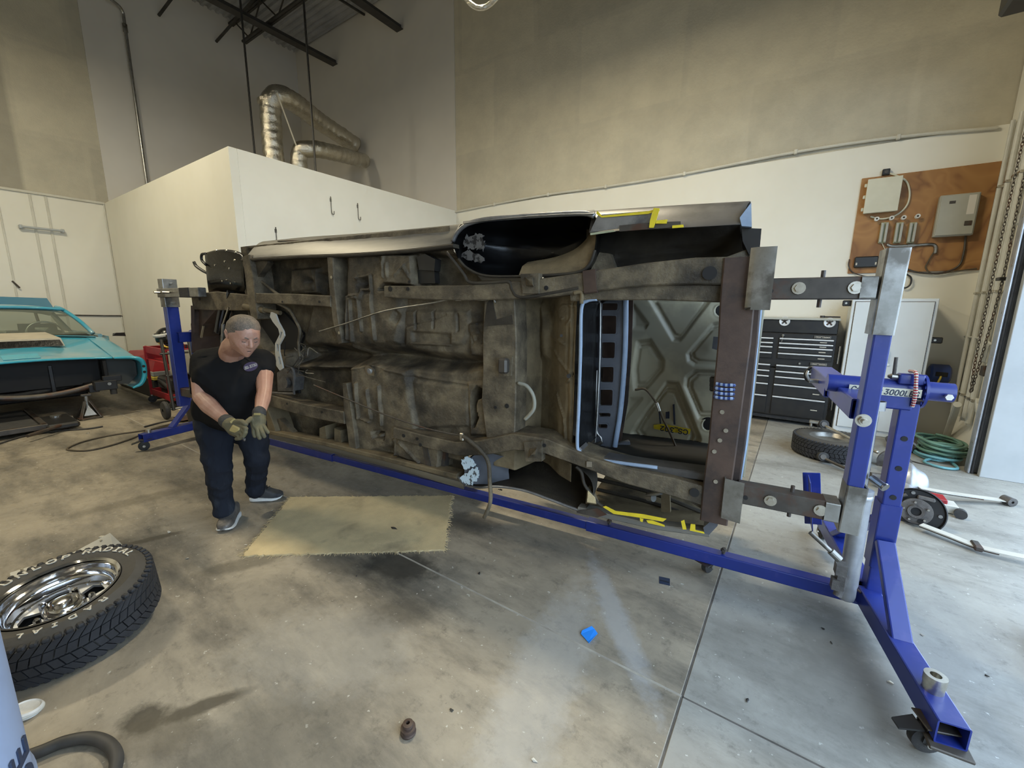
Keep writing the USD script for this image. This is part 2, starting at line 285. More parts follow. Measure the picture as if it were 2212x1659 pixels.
floor_mat('concrete_pale', (.33, .325, .295), (.25, .245, .225), (.145, .14, .125), (.50, .50, .47), .52, .70, .50, [(1800, 1375, .4, .22, 60, .6, (.13, .125, .11)), (1830, 1500, .5, .3, 60, .55, (.15, .145, .13)), (1640, 1400, .5, .25, 20, .4, (.16, .155, .14)), (1650, 960, .5, .5, 0, .5, (.2, .17, .13)), (1980, 1440, .6, .2, 50, .4, (.18, .175, .165))])
mat('joint_pale', (.36, .34, .29), (.24, .22, .19), scale=8, rough=.9)
mat('joint_dark', (.06, .055, .05), (.12, .11, .10), scale=8, rough=.9)

def upper_mat(name, stripe):
    n = {'g': ('geometry', {}), 's': ('separate_xyz', {}), 'c': ('combine_xyz', {}), 'mp': ('mapping', dict(scale=(1, 1, 1))), 'nd': ('noise_texture', dict(scale=1.4, detail=4)), 'mx': ('mix_vector', dict(fac=.10)),
         'br': ('brick_texture', dict(color1=(.60, .55, .43), color2=(.36, .335, .275), mortar=(.52, .48, .385), scale=.55, mortar_size=.03, mortar_smooth=.6, brick_width=.85, row_height=.75, bias=-.1)),
         'n': ('noise_texture', dict(scale=2.2, detail=9, roughness=.7)), 'r': ('rgb_ramp', dict(ramp=[(0, (.40, .37, .30)), (.38, (.44, .41, .33)), (.62, (.58, .535, .42)), (1, (.58, .535, .42))])), 'mm': ('mix', dict(fac=.5)),
         'f': ('noise_texture', dict(scale=38, detail=5)), 'b': ('bump', dict(strength=.3, distance=.01)), 'p': ('principled_bsdf', dict(roughness=.88, specular_ior_level=.2))}
    l = [('g.position', 's.vector'), (('s.y' if stripe else 's.x'), 'c.x'), ('s.z', 'c.y'), ('c.vector', 'nd.vector'), ('c.vector', 'mx.a'), ('nd.color', 'mx.b'), ('mx.result', 'br.vector'), ('c.vector', 'n.vector'), ('n.fac', 'r.fac'),
         ('br.color', 'mm.color1'), ('r.color', 'mm.color2'), ('g.position', 'f.vector'), ('f.fac', 'b.height'), ('b.normal', 'p.normal')]
    if stripe:
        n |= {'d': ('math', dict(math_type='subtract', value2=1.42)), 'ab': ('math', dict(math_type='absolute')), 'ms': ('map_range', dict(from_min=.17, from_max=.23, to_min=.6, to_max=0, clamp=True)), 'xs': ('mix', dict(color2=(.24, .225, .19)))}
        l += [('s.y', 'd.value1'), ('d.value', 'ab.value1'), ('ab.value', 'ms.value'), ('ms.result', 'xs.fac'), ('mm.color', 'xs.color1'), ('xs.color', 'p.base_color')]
    else: l.append(('mm.color', 'p.base_color'))
    MATS[name] = usdkit.material(stage, '/World/Looks/' + name, n, l, surface='p.BSDF')
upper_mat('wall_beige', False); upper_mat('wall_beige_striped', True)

fl = thing('floor', 'stained concrete garage floor in jointed slabs', kind='structure')
G = .0035; xs = [XL - .2, -.22, XR + .35]; ys = [YF - .2, 1.53, 5.34, YB + .2]
for i in range(2):
    for j in range(3):
        part(fl, 'slab', bbox((xs[i] + (G if i else 0), ys[j] + (G if j else 0), -.15), (xs[i + 1] - (0 if i else G), ys[j + 1] - (G if j < 2 else 0), 0), .003), 'concrete_pale' if i else 'concrete_worn')
part(fl, 'joint', bbox((-.226, ys[0], -.14), (-.214, ys[3], -.0025), .001), 'joint_dark')
for yy in ys[1:3]:
    part(fl, 'joint', bbox((xs[0], yy - .006, -.14), (-.222, yy + .006, -.001), .0005), 'joint_pale'); part(fl, 'joint', bbox((-.218, yy - .006, -.14), (xs[2], yy + .006, -.0025), .001), 'joint_dark')
solo('ground_outside', bbox((XR + .36, -12, -.25), (30, 22, -.02), .01), 'asphalt', 'grey paving outside the open roll-up door', kind='structure')

w = thing('wall_back', 'right-hand wall, white below and bare beige above', kind='structure')
part(w, 'lower_panel', bbox((BX - .1, YB, 0), (XR + .3, YB + .2, ZT), .002), 'wall_white'); part(w, 'upper_panel', bbox((BX, YB + .012, ZT), (XR + .3, YB + .2, ZC + .12), .002), 'wall_beige')
part(w, 'painted_panel', bbox((XL - .2, YB, ZT), (BX, YB + .2, ZC + .12), .002), 'wall_grey'); part(w, 'lower_panel', bbox((XL - .2, YB, 0), (BX - .1, YB + .2, ZT), .002), 'wall_white')
w = thing('wall_left', 'left wall, white below and patchy beige above', kind='structure')
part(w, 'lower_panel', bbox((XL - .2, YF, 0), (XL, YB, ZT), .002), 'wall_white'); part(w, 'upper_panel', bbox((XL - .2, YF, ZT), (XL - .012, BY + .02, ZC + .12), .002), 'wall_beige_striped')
part(w, 'painted_panel', bbox((XL - .2, BY + .02, ZT), (XL, YB, ZC + .12), .002), 'wall_grey')
for (a, b, n) in (((XL, BY - .05, 0), (BX, BY + .05, ZT), 'wall_office_front'), ((BX - .1, BY + .05, 0), (BX, YB, ZT), 'wall_office_side')):
    solo(n, bbox(a, b, .003), 'wall_white', 'white drywall of the boxed-in office', kind='structure')
solo('ceiling_office', bbox((XL, BY + .05, ZT - .06), (BX - .1, YB, ZT - .01), .002), 'wall_white', 'top deck of the boxed-in office', kind='structure')
solo('wall_front', bbox((XL - .2, YF - .2, 0), (XR + .3, YF, ZC + .12), .002), 'wall_white', 'wall behind the camera', kind='structure')
w = thing('wall_right', 'wall with the open roll-up door', kind='structure')
D0, D1, DH = -2.2, 5.48, 3.9
part(w, 'wall_panel', bbox((XR, D1, 0), (XR + .35, YB, ZC + .12), .004), 'wall_white'); part(w, 'wall_panel', bbox((XR, YF, 0), (XR + .35, D0, ZC + .12), .004), 'wall_white'); part(w, 'lintel', bbox((XR, D0, DH), (XR + .35, D1, ZC + .12), .004), 'wall_white')
# trim pipe along the walls at the colour change
pts = [(BX - .0, 3.44), (-5.2, 3.47), (-4.0, 3.49), (-2.9, 3.465), (-1.67, 3.47), (-.3, 3.52), (.7, 3.50), (1.5, 3.43)]
t = thing('trim_1', 'pale pipe running along the colour change of the right-hand wall', kind='structure')
part(t, 'pipe', tube([(x, YB - .025, z) for x, z in pts], .020, 8, 4), 'trim_paint', smooth=True)
for x, z in pts[1:-1]: part(t, 'clamp', bbox((x - .02, YB - .05, z - .028), (x + .02, YB, z + .028)), 'trim_paint')
t = thing('trim_2', 'dark strip along the colour change of the left wall', kind='structure')
part(t, 'strip', bbox((XL, YF, ZT - .035), (XL + .03, BY - .05, ZT + .01)), 'trim_paint')
t = thing('trim_3', 'thin corner bead where the office meets the left wall', kind='structure'); part(t, 'bead', bbox((XL, BY - .075, 0), (XL + .02, BY - .052, ZT)), 'trim_paint')
# ceiling: corrugated deck on open-web joists
c = thing('ceiling', 'dark corrugated steel roof deck on open-web joists', kind='structure')
ny = int((YB - YF) / .15); prof = []
for k in range(ny + 1):
    y = YF + k * .15; prof += [(y, 0), (y + .055, 0), (y + .075, .045), (y + .13, .045)]
prof = [p for p in prof if p[0] <= YB]
part(c, 'deck', loft([[(x, y, ZC + z) for y, z in prof] for x in (XL - .1, XR + .3)], closed=False), 'deck_metal', smooth=False)
part(c, 'roof_board', bbox((XL - .3, YF - .3, ZC + .1), (XR + .5, YB + .3, ZC + .2)), 'joist_steel')
def joist(y):
    ch = []
    for z in (7.93, 7.40):
        for s in (-.03, .03): ch.append(beam((XL + (0 if z > 7.5 else .55), y + s, z), (XR, y + s, z), .05, .045))
    part(c, 'joist_chord', cat_(*ch[:2]), 'joist_steel'); part(c, 'joist_chord', cat_(*ch[2:]), 'joist_steel')
    xw = np.arange(XL + .2, -4, .62); web = [(x, y, 7.93 if i % 2 == 0 else 7.40) for i, x in enumerate(xw)]
    for a, b in zip(web[:-1], web[1:]): part(c, 'joist_web', rod(a, b, .016, 6), 'joist_steel')
for y in (1.3, 3.35, 5.4): joist(y)
for x, z in ((-10.1, 7.32), (-7.75, 7.32)):
    part(c, 'girder', cat_(bbox((x - .04, YF, z - .05), (x + .04, YB, z + .05)), bbox((x - .1, YF, z - .055), (x + .1, YB, z - .045), .002)), 'joist_steel')
for x in (-8.9, -6.4): part(c, 'bridging', beam((x, YF, 7.42), (x, YB, 7.95), .04, .04), 'joist_steel')
for y in (5.05, 4.0): part(c, 'brace', rod((XL, y, 7.42), (-10.2, y + .25, 7.95), .03, 6), 'joist_steel')
for i, (x, y, z, tn, pw) in enumerate(LAMPS):
    h = thing('strip_light', ['shaded strip light hung above the sideways car body', 'shaded strip light hung above the stooping man', 'shaded strip light hung behind the viewer', 'shaded strip light hung above the turquoise car'][i], 'ceiling light', (x, y, z), tn, local=True)
    part(h, 'housing', loft([[(-.68, -.22, -.05), (.68, -.22, -.05), (.68, .22, -.05), (-.68, .22, -.05)], [(-.66, -.10, .06), (.66, -.10, .06), (.66, .10, .06), (-.66, .10, .06)]], cap=False), 'black_metal')
    for s in (-.5, .5): part(h, 'hanger', rod((s, 0, .05), (s, 0, 8.0 - z), .006, 6), 'steel')
# ---------------------------------------------------------------- roll-up door on the right
d = thing('door_1', 'open roll-up door with its track, hood and chain hoist', kind='structure')
part(d, 'track', cat_(bbox((1.455, 5.50, 0), (1.475, 5.60, DH)), bbox((1.475, 5.555, 0), (1.60, 5.575, DH))), 'bare_alu', 'galvanised door track'); part(d, 'seal', bbox((1.478, 5.505, 0), (1.50, 5.552, DH)), 'black_rubber', 'black weather seal')
part(d, 'track', bbox((1.52, 5.62, .0), (1.60, 5.66, DH)), 'bare_alu')
part(d, 'jamb', cat_(bbox((1.52, 5.44, 0), (1.96, 5.50, DH), .004)), 'paint_white', 'white steel door jamb'); 
for k in range(9): part(d, 'bolt', disc((1.46, 5.53, .3 + k * .4), (-1, 0, 0), .012, .008, 8), 'zinc')
part(d, 'hood', bbox((1.08, 1.0, 3.93), (1.6, 5.62, 4.55), .02), 'black_metal', 'black hood over the rolled door')
def chain(pts, r=.016, step=.034):
    P = catmull(pts, 14); L = np.r_[0, np.cumsum(np.linalg.norm(np.diff(P, axis=0), axis=1))]; o = []
    for i, s in enumerate(np.arange(0, L[-1], step)):
        p = np.array([np.interp(s, L, P[:, k]) for k in range(3)]); q = np.array([np.interp(min(s + .01, L[-1]), L, P[:, k]) for k in range(3)])
        if np.linalg.norm(q - p) < 1e-6: continue
        x, y, z = basis(q - p, (1, 0.3, 0)); a = np.arange(8) * np.pi / 4
        ring = np.stack([.010 * np.cos(a), 0 * a, .024 * np.sin(a)], 1); R = np.stack([x, y, z] if i % 2 else [y, -x, z], 1)
        o.append(tube(p + ring @ R.T, .0038, 4, 0, True))
    return cat_(*o)
part(d, 'chain', chain([(1.47, 5.93, 4.0), (1.455, 5.92, 2.6), (1.45, 5.9, 1.2), (1.46, 5.88, .72)]), 'dark_steel', 'hoist chain'); part(d, 'chain', chain([(1.49, 5.80, 4.0), (1.48, 5.79, 2.6), (1.49, 5.81, 1.72), (1.47, 5.9, .72)]), 'dark_steel', 'hoist chain')
part(d, 'chain_keeper', cbox(.10, .10, .03, .005, (1.51, 5.82, 1.80)), 'black_metal'); part(d, 'chain_keeper', cbox(.07, .16, .18, .008, (1.55, 5.95, 1.10)), 'panel_grey', 'grey lock box for the chain')
part(d, 'junction_box', cbox(.05, .10, .10, .006, (1.57, 6.05, .92)), 'dark_steel')
t = thing('trim_4', 'white pipes rising in the corner by the roll-up door', kind='structure')
for (x, y, r) in ((1.57, 6.55, .022), (1.57, 6.32, .030), (1.565, 6.18, .024), (1.57, 6.78, .018)):
    part(t, 'pipe', rod((x, y, .35), (x, y, 3.44), r, 10), 'pvc', smooth=30)
    for z in (.6, 1.7, 2.8): part(t, 'clamp', bbox((x - r - .004, y - r - .012, z - .012), (1.6, y + r + .012, z + .012)), 'zinc')
part(t, 'pipe', rod((1.56, 6.75, .08), (1.44, 6.1, .55), .032, 12), 'pvc', 'leaning white plastic pipe', smooth=30)
part(t, 'pipe', tube([(1.575, 6.9, 1.22), (1.575, 6.3, 1.22), (1.575, 5.95, 1.16)], .012, 8), 'pvc', smooth=True)
part(t, 'outlet_box', cbox(.05, .14, .10, .006, (1.57, 6.0, 2.35)), 'pvc'); part(t, 'shelf_angle', beam((1.56, 6.05, .62), (1.50, 5.66, .48), .03, .05), 'pvc')
# ---------------------------------------------------------------- wall and office fittings
q = thing('duct_rod', 'black threaded rod hanging left of the upright foil duct', 'rod'); P = at(549, 320, y=4.1); part(q, 'rod', rod((P[0], P[1], ZT - .01), (P[0], P[1], ZC), .018, 8), 'black_metal')
q = thing('duct_rod', 'black threaded rod hanging in front of the two foil ducts', 'rod'); P = at(681, 360, y=4.6); part(q, 'rod', rod((P[0], P[1], ZT - .01), (P[0], P[1], ZC), .018, 8), 'black_metal')
def foil_duct(pts, r, seed):
    p = catmull(pts, 22); L = np.r_[0, np.cumsum(np.linalg.norm(np.diff(p, axis=0), axis=1))]; n = 34; s = np.arange(0, L[-1], .028)
    p = np.stack([np.interp(s, L, p[:, k]) for k in range(3)], 1); t = np.gradient(p, axis=0); t /= np.linalg.norm(t, axis=1)[:, None]; x = basis(t[0], (0, 1, 0))[0]; R = []; th = np.arange(n) * 2 * np.pi / n
    for i in range(len(p)):
        x = x - t[i] * (x @ t[i]); x /= np.linalg.norm(x); y = np.cross(t[i], x)
        q = np.stack([np.cos(th) * 1.6, np.sin(th) * 1.6, np.full(n, s[i] * 5)], 1); rr = r * (1 + .14 * (meshkit.fbm(q, 3, seed) - .5) + .022 * np.sin(s[i] * 42) + .05 * (meshkit.noise(q * 3.1, seed + 5) - .5))
        R.append(p[i] + rr[:, None] * (np.cos(th)[:, None] * x + np.sin(th)[:, None] * y))
    return loft(R, cap=True)
A = [at(582, 345, y=4.6), at(585, 260, y=4.6), at(592, 212, y=4.65), at(625, 215, y=4.95), at(690, 262, y=5.8), at(768, 314, y=6.78)]
A[0][2] = ZT + .01; A[0][:2] = A[1][:2]
q = thing('foil_duct', 'upright foil air duct that bends over at its top', 'duct'); part(q, 'hose', foil_duct(A, .185, 3), 'foil', smooth=True)
part(q, 'strap', beam(at(598, 200, y=4.6), at(640, 315, y=4.7), .006, .03), 'sheet_grey'); part(q, 'collar', disc(A[1] + [0, 0, .28], (0, 0, 1), .205, .05), 'foil')
B = [at(642, 365, y=5.0), at(646, 338, y=5.0), at(668, 322, y=5.15), at(720, 330, y=5.7), at(788, 348, y=6.76)]
B[0][2] = ZT + .01; B[0][:2] = B[1][:2]
q = thing('foil_duct', 'lower foil air duct lying level above the office', 'duct'); part(q, 'hose', foil_duct(B, .155, 9), 'foil', smooth=True)
q = thing('conduit', 'steel conduit rising up the grey wall above the office', 'pipe'); y0 = at(317, 402, x=XL + .03)[1]
Z = [at(318, 404, x=XL + .06), at(290, 200, x=XL + .06), at(272, 60, x=XL + .06), at(262, 20, x=XL + .1), at(235, -5, x=XL + .3)]
part(q, 'pipe', tube([(p[0], y0 if i < 3 else p[1], p[2]) for i, p in enumerate(Z)], .028, 10), 'steel_bright', smooth=True); part(q, 'coupling', disc((Z[2][0], y0, Z[2][2] - .08), (0, 0, 1), .04, .14, 12), 'steel')
for i, ((u, v), nm) in enumerate([((715, 447), 'left of the pair'), ((773, 460), 'right of the pair'), ((597, 515), 'just above the sideways car')]):
    P = at(u, v, x=BX); h = thing('wall_hook', f'small wire hook on the white office wall, {nm}', 'hook')
    part(h, 'wire', tube([(BX, P[1], P[2] + .14), (BX + .012, P[1], P[2] + .13), (BX + .012, P[1], P[2] - .08), (BX + .035, P[1] + .02, P[2] - .11), (BX + .03, P[1] + .03, P[2] - .06)], .006, 6), 'steel')
    part(h, 'plate', cbox(.006, .03, .05, .002, (BX + .003, P[1], P[2] + .1)), 'steel')
P = at(90, 495, x=XL); q = thing('wall_bar', 'short white bar with two end brackets on the left wall', 'rail')
part(q, 'bar', rod((XL + .07, P[1] - .26, P[2]), (XL + .07, P[1] + .26, P[2]), .022, 10), 'paint_white', smooth=30)
for s in (-.26, .26): part(q, 'bracket', cbox(.08, .05, .07, .01, (XL + .04, P[1] + s, P[2])), 'paint_white')
q = thing('wall_cable', 'thin dark cable running down the corner and along the left wall', 'cable'); a, b, e = at(257, 560, x=XL + .02), at(274, 681, x=XL + .02), at(120, 680, x=XL + .02)
part(q, 'cable', tube([(XL + .012, a[1] - .02, ZT - .05), (XL + .012, a[1] - .03, a[2]), (XL + .012, b[1] - .03, b[2] + .03), (XL + .012, b[1] - .1, b[2] - .01), (XL + .012, e[1], e[2])], .014, 6, 3), 'joint_dark')
q = thing('wall_raceway', 'pair of pale raceways running down the left wall behind the wall bar', 'raceway')
for u in (62, 96): P = at(u, 415, x=XL); part(q, 'channel', bbox((XL, P[1] - .018, .9), (XL + .012, P[1] + .018, ZT - .04), .003), 'trim_paint')
P = at(8, 500, x=XL); q = thing('wall_raceway', 'single pale raceway near the left edge of the left wall', 'raceway'); part(q, 'channel', bbox((XL, P[1] - .014, 1.5), (XL + .012, P[1] + .014, ZT - .04), .003), 'trim_paint'); part(q, 'clip', beam((XL + .01, P[1] - .02, 1.86), (XL + .05, P[1] + .05, 1.74), .02, .025), 'dark_steel')
q = thing('lamp_guard', 'clear curved tube end hanging in at the top edge of the view', 'tube'); part(q, 'tube', tube([at(985, -50, y=3.2), at(1003, -8, y=3.2), at(1030, 16, y=3.25), at(1060, 8, y=3.3), at(1100, -40, y=3.3)], .022, 10), 'foil', smooth=True)
# ---------------------------------------------------------------- the car body turned on its side
CA = math.radians(6.0); CD = np.array([math.cos(CA), math.sin(CA), 0]); CW = np.array([-math.sin(CA), math.cos(CA), 0]); CP0 = np.array([-4.424, 1.661, 0])
def cp(px, py, w=0.0):                                        # pixel -> point (s, w, z) on the plane at depth w, in the body's own frame
    r = ray(px, py); o = CP0 + CW * w; q = CAM + r * (((o - CAM) @ CW) / (r @ CW)) - CP0
    return np.array([q @ CD, w, q[2]])
def c2w(L): L = np.asarray(L, float); return CP0 + L[..., :1] * CD + L[..., 1:2] * CW + L[..., 2:] * np.array([0, 0, 1.0])
def cpl(pts, w=0.0): return np.array([cp(x, y, w) for x, y in pts])
car = thing('car', 'stripped coupe body shell turned on its side with its dirty underside facing out', 'car', CP0, 6.0, local=True)
def cpart(name, mesh, mat, label=None, smooth=False, parent=None): return part(parent or car, name, mesh, mat, label, smooth)
def sstep(x, a, b): t = np.clip((x - a) / (b - a), 0, 1); return t * t * (3 - 2 * t)
def segd(P, a, b):
    a, b = np.asarray(a, float), np.asarray(b, float); t = np.clip(((P - a) @ (b - a)) / ((b - a) @ (b - a) + 1e-9), 0, 1); return np.linalg.norm(P - (a + t[..., None] * (b - a)), axis=-1)
def polyd(P, poly):                                           # signed pixel distance, positive inside
    poly = np.asarray(poly, float); d = np.full(P.shape[:-1], 1e9); ins = np.zeros(P.shape[:-1], bool)
    for a, b in zip(poly, np.roll(poly, -1, 0)):
        d = np.minimum(d, segd(P, a, b)); c = (a[1] > P[..., 1]) != (b[1] > P[..., 1]); ins ^= c & (P[..., 0] < (b[0] - a[0]) * (P[..., 1] - a[1]) / (b[1] - a[1] + 1e-12) + a[0])
    return np.where(ins, d, -d)
class Relief:                                                 # depth map over the plane at w0: regions pushed in or out, grooves and ribs
    def __init__(s, s0, s1, z0, z1, step, base):
        s.u, s.v = np.arange(s0, s1 + step / 2, step), np.arange(z0, z1 + step / 2, step); U, V = np.meshgrid(s.u, s.v, indexing='ij')
        s.U, s.V = U, V; s.P = proj(c2w(np.stack([U, 0 * U, V], -1))); s.D = np.full(U.shape, float(base))
    def region(s, poly, depth, soft=6, blend=1.0): m = sstep(polyd(s.P, poly), -soft / 2, soft / 2) * blend; s.D = s.D * (1 - m) + depth * m
    def add(s, poly, depth, soft=6): s.D = s.D + sstep(polyd(s.P, poly), -soft / 2, soft / 2) * depth
    def groove(s, pts, r, depth):
        d = np.min([segd(s.P, a, b) for a, b in zip(pts[:-1], pts[1:])], 0); s.D = s.D + depth * (1 - sstep(d, r * .35, r))
    def rib(s, pts, r, depth, edge=None): s.groove(pts, r, -depth)
    def ring(s, poly, r, depth): s.D = s.D + depth * (1 - sstep(np.abs(polyd(s.P, poly)), r * .3, r))
    def dent(s, c, rx, depth, ry=None): q = (s.P - c) / [rx, ry or rx]; s.D = s.D + depth * np.exp(-(q ** 2).sum(-1))
    def mesh(s, cut=(), thick=0.0):
        m = grid(s.u, s.v, lambda U, V: np.stack([s.U, s.D, s.V], -1)); m.faces = m.faces[:, ::1]
        if len(cut):
            keep = np.ones(len(m.faces), bool); pc = s.P.reshape(-1, 2)[m.faces].mean(1)
            for poly in cut: keep &= polyd(pc, poly) < 0
            m.update_faces(keep); m.remove_unreferenced_vertices()
        return m
    def noise(s, amp, sc, seed): s.D = s.D + amp * (meshkit.fbm(np.stack([s.U * sc, s.V * sc, 0 * s.U], -1), 3, seed) - .5)
# front and middle floor
R = Relief(.34, 2.98, .33, 1.985, .008, .075)
R.region([(520, 540), (735, 540), (735, 640), (690, 645), (640, 700), (640, 760), (560, 760), (520, 700)], .20, 14)          # upper foot well
R.region([(560, 800), (745, 800), (745, 985), (560, 985)], .19, 16)                                                         # lower foot well
R.region([(600, 590), (652, 590), (652, 634), (590, 634), (580, 600)], .26, 8); R.region([(589, 578), (645, 575), (650, 634), (585, 634)], .15, 8); R.ring([(589, 578), (638, 572), (640, 626), (590, 632)], 3, .012); R.dent((629, 605), 7, .05)
R.region([(646, 588), (690, 588), (692, 634), (655, 634)], .24, 8)
for k in range(3): R.rib([(660, 596 + 11 * k), (688, 599 + 11 * k)], 4, .03)
R.region([(640, 655), (740, 655), (735, 760), (655, 765), (620, 740)], .13, 18)
R.region([(742, 548), (855, 548), (858, 705), (850, 742), (760, 748), (738, 735)], .022, 14)                                 # upper seat pan
R.region([(752, 745), (800, 790), (872, 800), (880, 860), (900, 935), (890, 955), (770, 985), (755, 960), (748, 800)], .022, 16)
R.region([(765, 590), (800, 590), (800, 634), (765, 634)], .034, 8); R.region([(850, 700), (858, 680), (846, 670), (838, 690)], .05, 8)
for a in ([(745, 735), (745, 640), (765, 637)], [(768, 640), (777, 715)], [(765, 600), (793, 595), (805, 735)], [(773, 645), (775, 625), (792, 625)], [(757, 738), (750, 645), (768, 642)]): R.rib(a, 3.2, .021)
R.rib([(766, 608), (766, 592), (798, 592)], 3, .008); R.dent((779, 611), 8, .05)
for a in ([(764, 830), (770, 905)], [(788, 843), (797, 905)], [(813, 835), (820, 920)], [(776, 905), (793, 913)], [(800, 945), (803, 938), (822, 944)]): R.rib(a, 3.2, .021)
R.ring([(800, 935), (824, 937), (822, 950), (802, 946)], 3.5, .03); R.dent((808, 938), 6, .05)
R.region([(862, 672), (1000, 672), (1000, 715), (985, 745), (862, 748)], .058, 8); R.region([(876, 717), (960, 723), (960, 745), (880, 741)], .078, 4); R.rib([(878, 742), (958, 747)], 2.5, .016)
for a in ([(884, 675), (886, 712)], [(923, 672), (924, 710)], [(975, 680), (976, 715)], [(895, 846), (965, 852)], [(918, 850), (925, 880)], [(948, 850), (949, 875)]): R.groove(a, 3, .017)
R.groove([(865, 706), (890, 700), (925, 690), (950, 680)], 2.5, .010); R.region([(880, 825), (1000, 840), (1000, 925), (890, 930)], .055, 8)
tun_top = [(600, 752), (660, 742), (740, 750), (800, 752), (870, 752), (930, 762), (990, 765), (1040, 770)]; tun_bot = [(1040, 800), (990, 812), (930, 808), (860, 802), (800, 790), (740, 800), (670, 795), (600, 800)]
d = polyd(R.P, tun_top + tun_bot); R.D += sstep(d, -3, 24) * np.interp(R.P[..., 0], [600, 760, 900, 1040], [.24, .20, .14, .08])                    # transmission tunnel
R.rib([(640, 792), (700, 797), (760, 797), (800, 789), (830, 800), (900, 818), (1010, 835)], 3, .012)
R.region([(783, 797), (800, 788), (818, 792), (822, 800), (806, 812), (790, 808)], .030, 5)
R.region([(1000, 700), (1045, 695), (1045, 770), (1005, 770)], .05, 6); R.region([(1000, 830), (1045, 830), (1045, 945), (1005, 945)], .05, 6)
R.ring([(1001, 722), (1020, 712), (1032, 726), (1030, 746), (1010, 746)], 3, .01); R.ring([(1007, 726), (1024, 726), (1024, 740), (1007, 740)], 5, .014); R.dent((1016, 733), 4, .03)
R.region([(1012, 850), (1020, 838), (1034, 846), (1032, 862), (1020, 868), (1018, 890), (1023, 908), (1014, 928), (1008, 925), (1012, 895), (1008, 870)], .16, 3)
R.region([(815, 625), (895, 545), (1100, 560), (1095, 610)], .16, 10); R.region([(822, 550), (888, 550), (892, 618), (826, 612)], .0, 5)      # torque box lid, upper
R.region([(845, 955), (905, 985), (1050, 1030), (1000, 1045), (835, 1020)], .15, 10); R.region([(850, 936), (950, 960), (945, 1018), (850, 985)], .0, 5)
for a in ([(834, 568), (837, 598)], [(852, 595), (873, 572)], [(872, 578), (886, 602)], [(828, 555), (826, 600)], [(862, 955), (905, 1000)], [(850, 950), (852, 985)]): R.rib(a, 2.6, .017)
R.noise(.012, 6, 2); R.noise(.006, 22, 5)
cpart('floor_pan', sheet(R.mesh(cut=[[(950, 460), (1100, 440), (1100, 603), (1010, 603), (988, 578), (965, 540)], [(985, 1000), (1012, 985), (1045, 968), (1110, 968), (1110, 1070), (985, 1060)]]), .004), 'dirt_metal', 'grimy pressed floor pan with ribs and tunnel', True)
# rear floor over the axle
R2 = Relief(2.93, 3.452, .50, 1.60, .008, .20)
X = R2.P[..., 0]; R2.D = np.interp(X, [1040, 1105, 1122, 1150, 1190, 1225, 1238, 1246, 1300], [.05, .05, .30, .24, .12, .055, .045, .02, .02]) + .0 * X
for a in ([(1200, 660), (1235, 660)], [(1196, 690), (1202, 690)], [(1214, 700), (1222, 692)], [(1214, 830), (1222, 822)], [(1128, 755), (1170, 762), (1200, 790), (1230, 815)], [(1160, 730), (1205, 745)]): R2.rib(a, 3.5, .014)
R2.region([(1124, 660), (1160, 700), (1158, 790), (1128, 780)], .20, 30, .6); R2.rib([(1180, 860), (1205, 910), (1210, 960)], 3.5, .014); R2.dent((1229, 812), 3, .03); R2.groove([(1231, 650), (1228, 980)], 3, .012); R2.groove([(1218, 650), (1214, 980)], 4, .008); R2.noise(.016, 6, 8); R2.noise(.006, 24, 4)
cpart('rear_floor', sheet(R2.mesh(), .004), 'dirt_tan', 'tan dusty floor over the rear axle', True)
for c, r in (((1229, 812), .012), ((1213, 725), .008)): cpart('drain_plug', disc(cp(*c, .03), (0, -1, 0), r, .006, 12), 'black_rubber')
def cbeam(pts, wd, w0=-.03, w1=.10, ch=.006):                 # box section along pixel points on w0, wd wide, from depth w0 to w1
    P = cpl(pts, w0); o = []
    T_ = np.gradient(P, axis=0); T_ /= np.linalg.norm(T_, axis=1)[:, None]; N = np.stack([-T_[:, 2], 0 * T_[:, 0], T_[:, 0]], 1); wds = np.broadcast_to(wd, len(P)); R_ = []
    for p, n, h in zip(P, N, wds):
        c = h / 2 - ch; R_.append([p + n * a + np.array([0, b, 0]) for a, b in ((-c, 0), (-h / 2, ch), (-h / 2, w1 - w0), (h / 2, w1 - w0), (h / 2, ch), (c, 0))])
    return loft(R_, cap=True)
def cplate(poly, w, t=.004, w_of=None): P = cpl(poly, w); return frame(slab(P[:, [0, 2]], t), (0, w + t, 0), (1, 0, 0), (0, 0, 1), (0, -1, 0))
def chole(c, r, w, mat='black_deep', n=16, t=.003): return cpart('hole', disc(cp(*c, w), (0, -1, 0), r, t, n), mat)
fr = [(830, 630), (905, 632), (1000, 633), (1100, 628), (1190, 620), (1290, 606), (1400, 592), (1500, 585), (1600, 585)]
cpart('frame_rail', cbeam(fr, [.075, .085, .09, .095, .10, .10, .105, .115, .12], -.035, .16), 'dirt_metal', 'upper rear frame rail', 20)
fr2 = [(850, 935), (920, 955), (985, 970), (1040, 968), (1110, 955), (1180, 965), (1271, 1001), (1359, 1031), (1450, 1052), (1570, 1088)]
cpart('frame_rail', cbeam(fr2, [.08, .085, .09, .095, .10, .09, .07, .085, .095, .10], -.035, .17), 'dirt_metal', 'lower rear frame rail', 20)
cpart('front_rail', cbeam([(553, 644), (630, 646), (713, 651)], .082, -.02, .10), 'dirt_metal', 'upper front floor support', 20); cpart('front_rail', cbeam([(578, 864), (655, 886), (742, 903)], [.10, .105, .10], -.02, .10), 'dirt_metal', 'lower front floor support', 20)
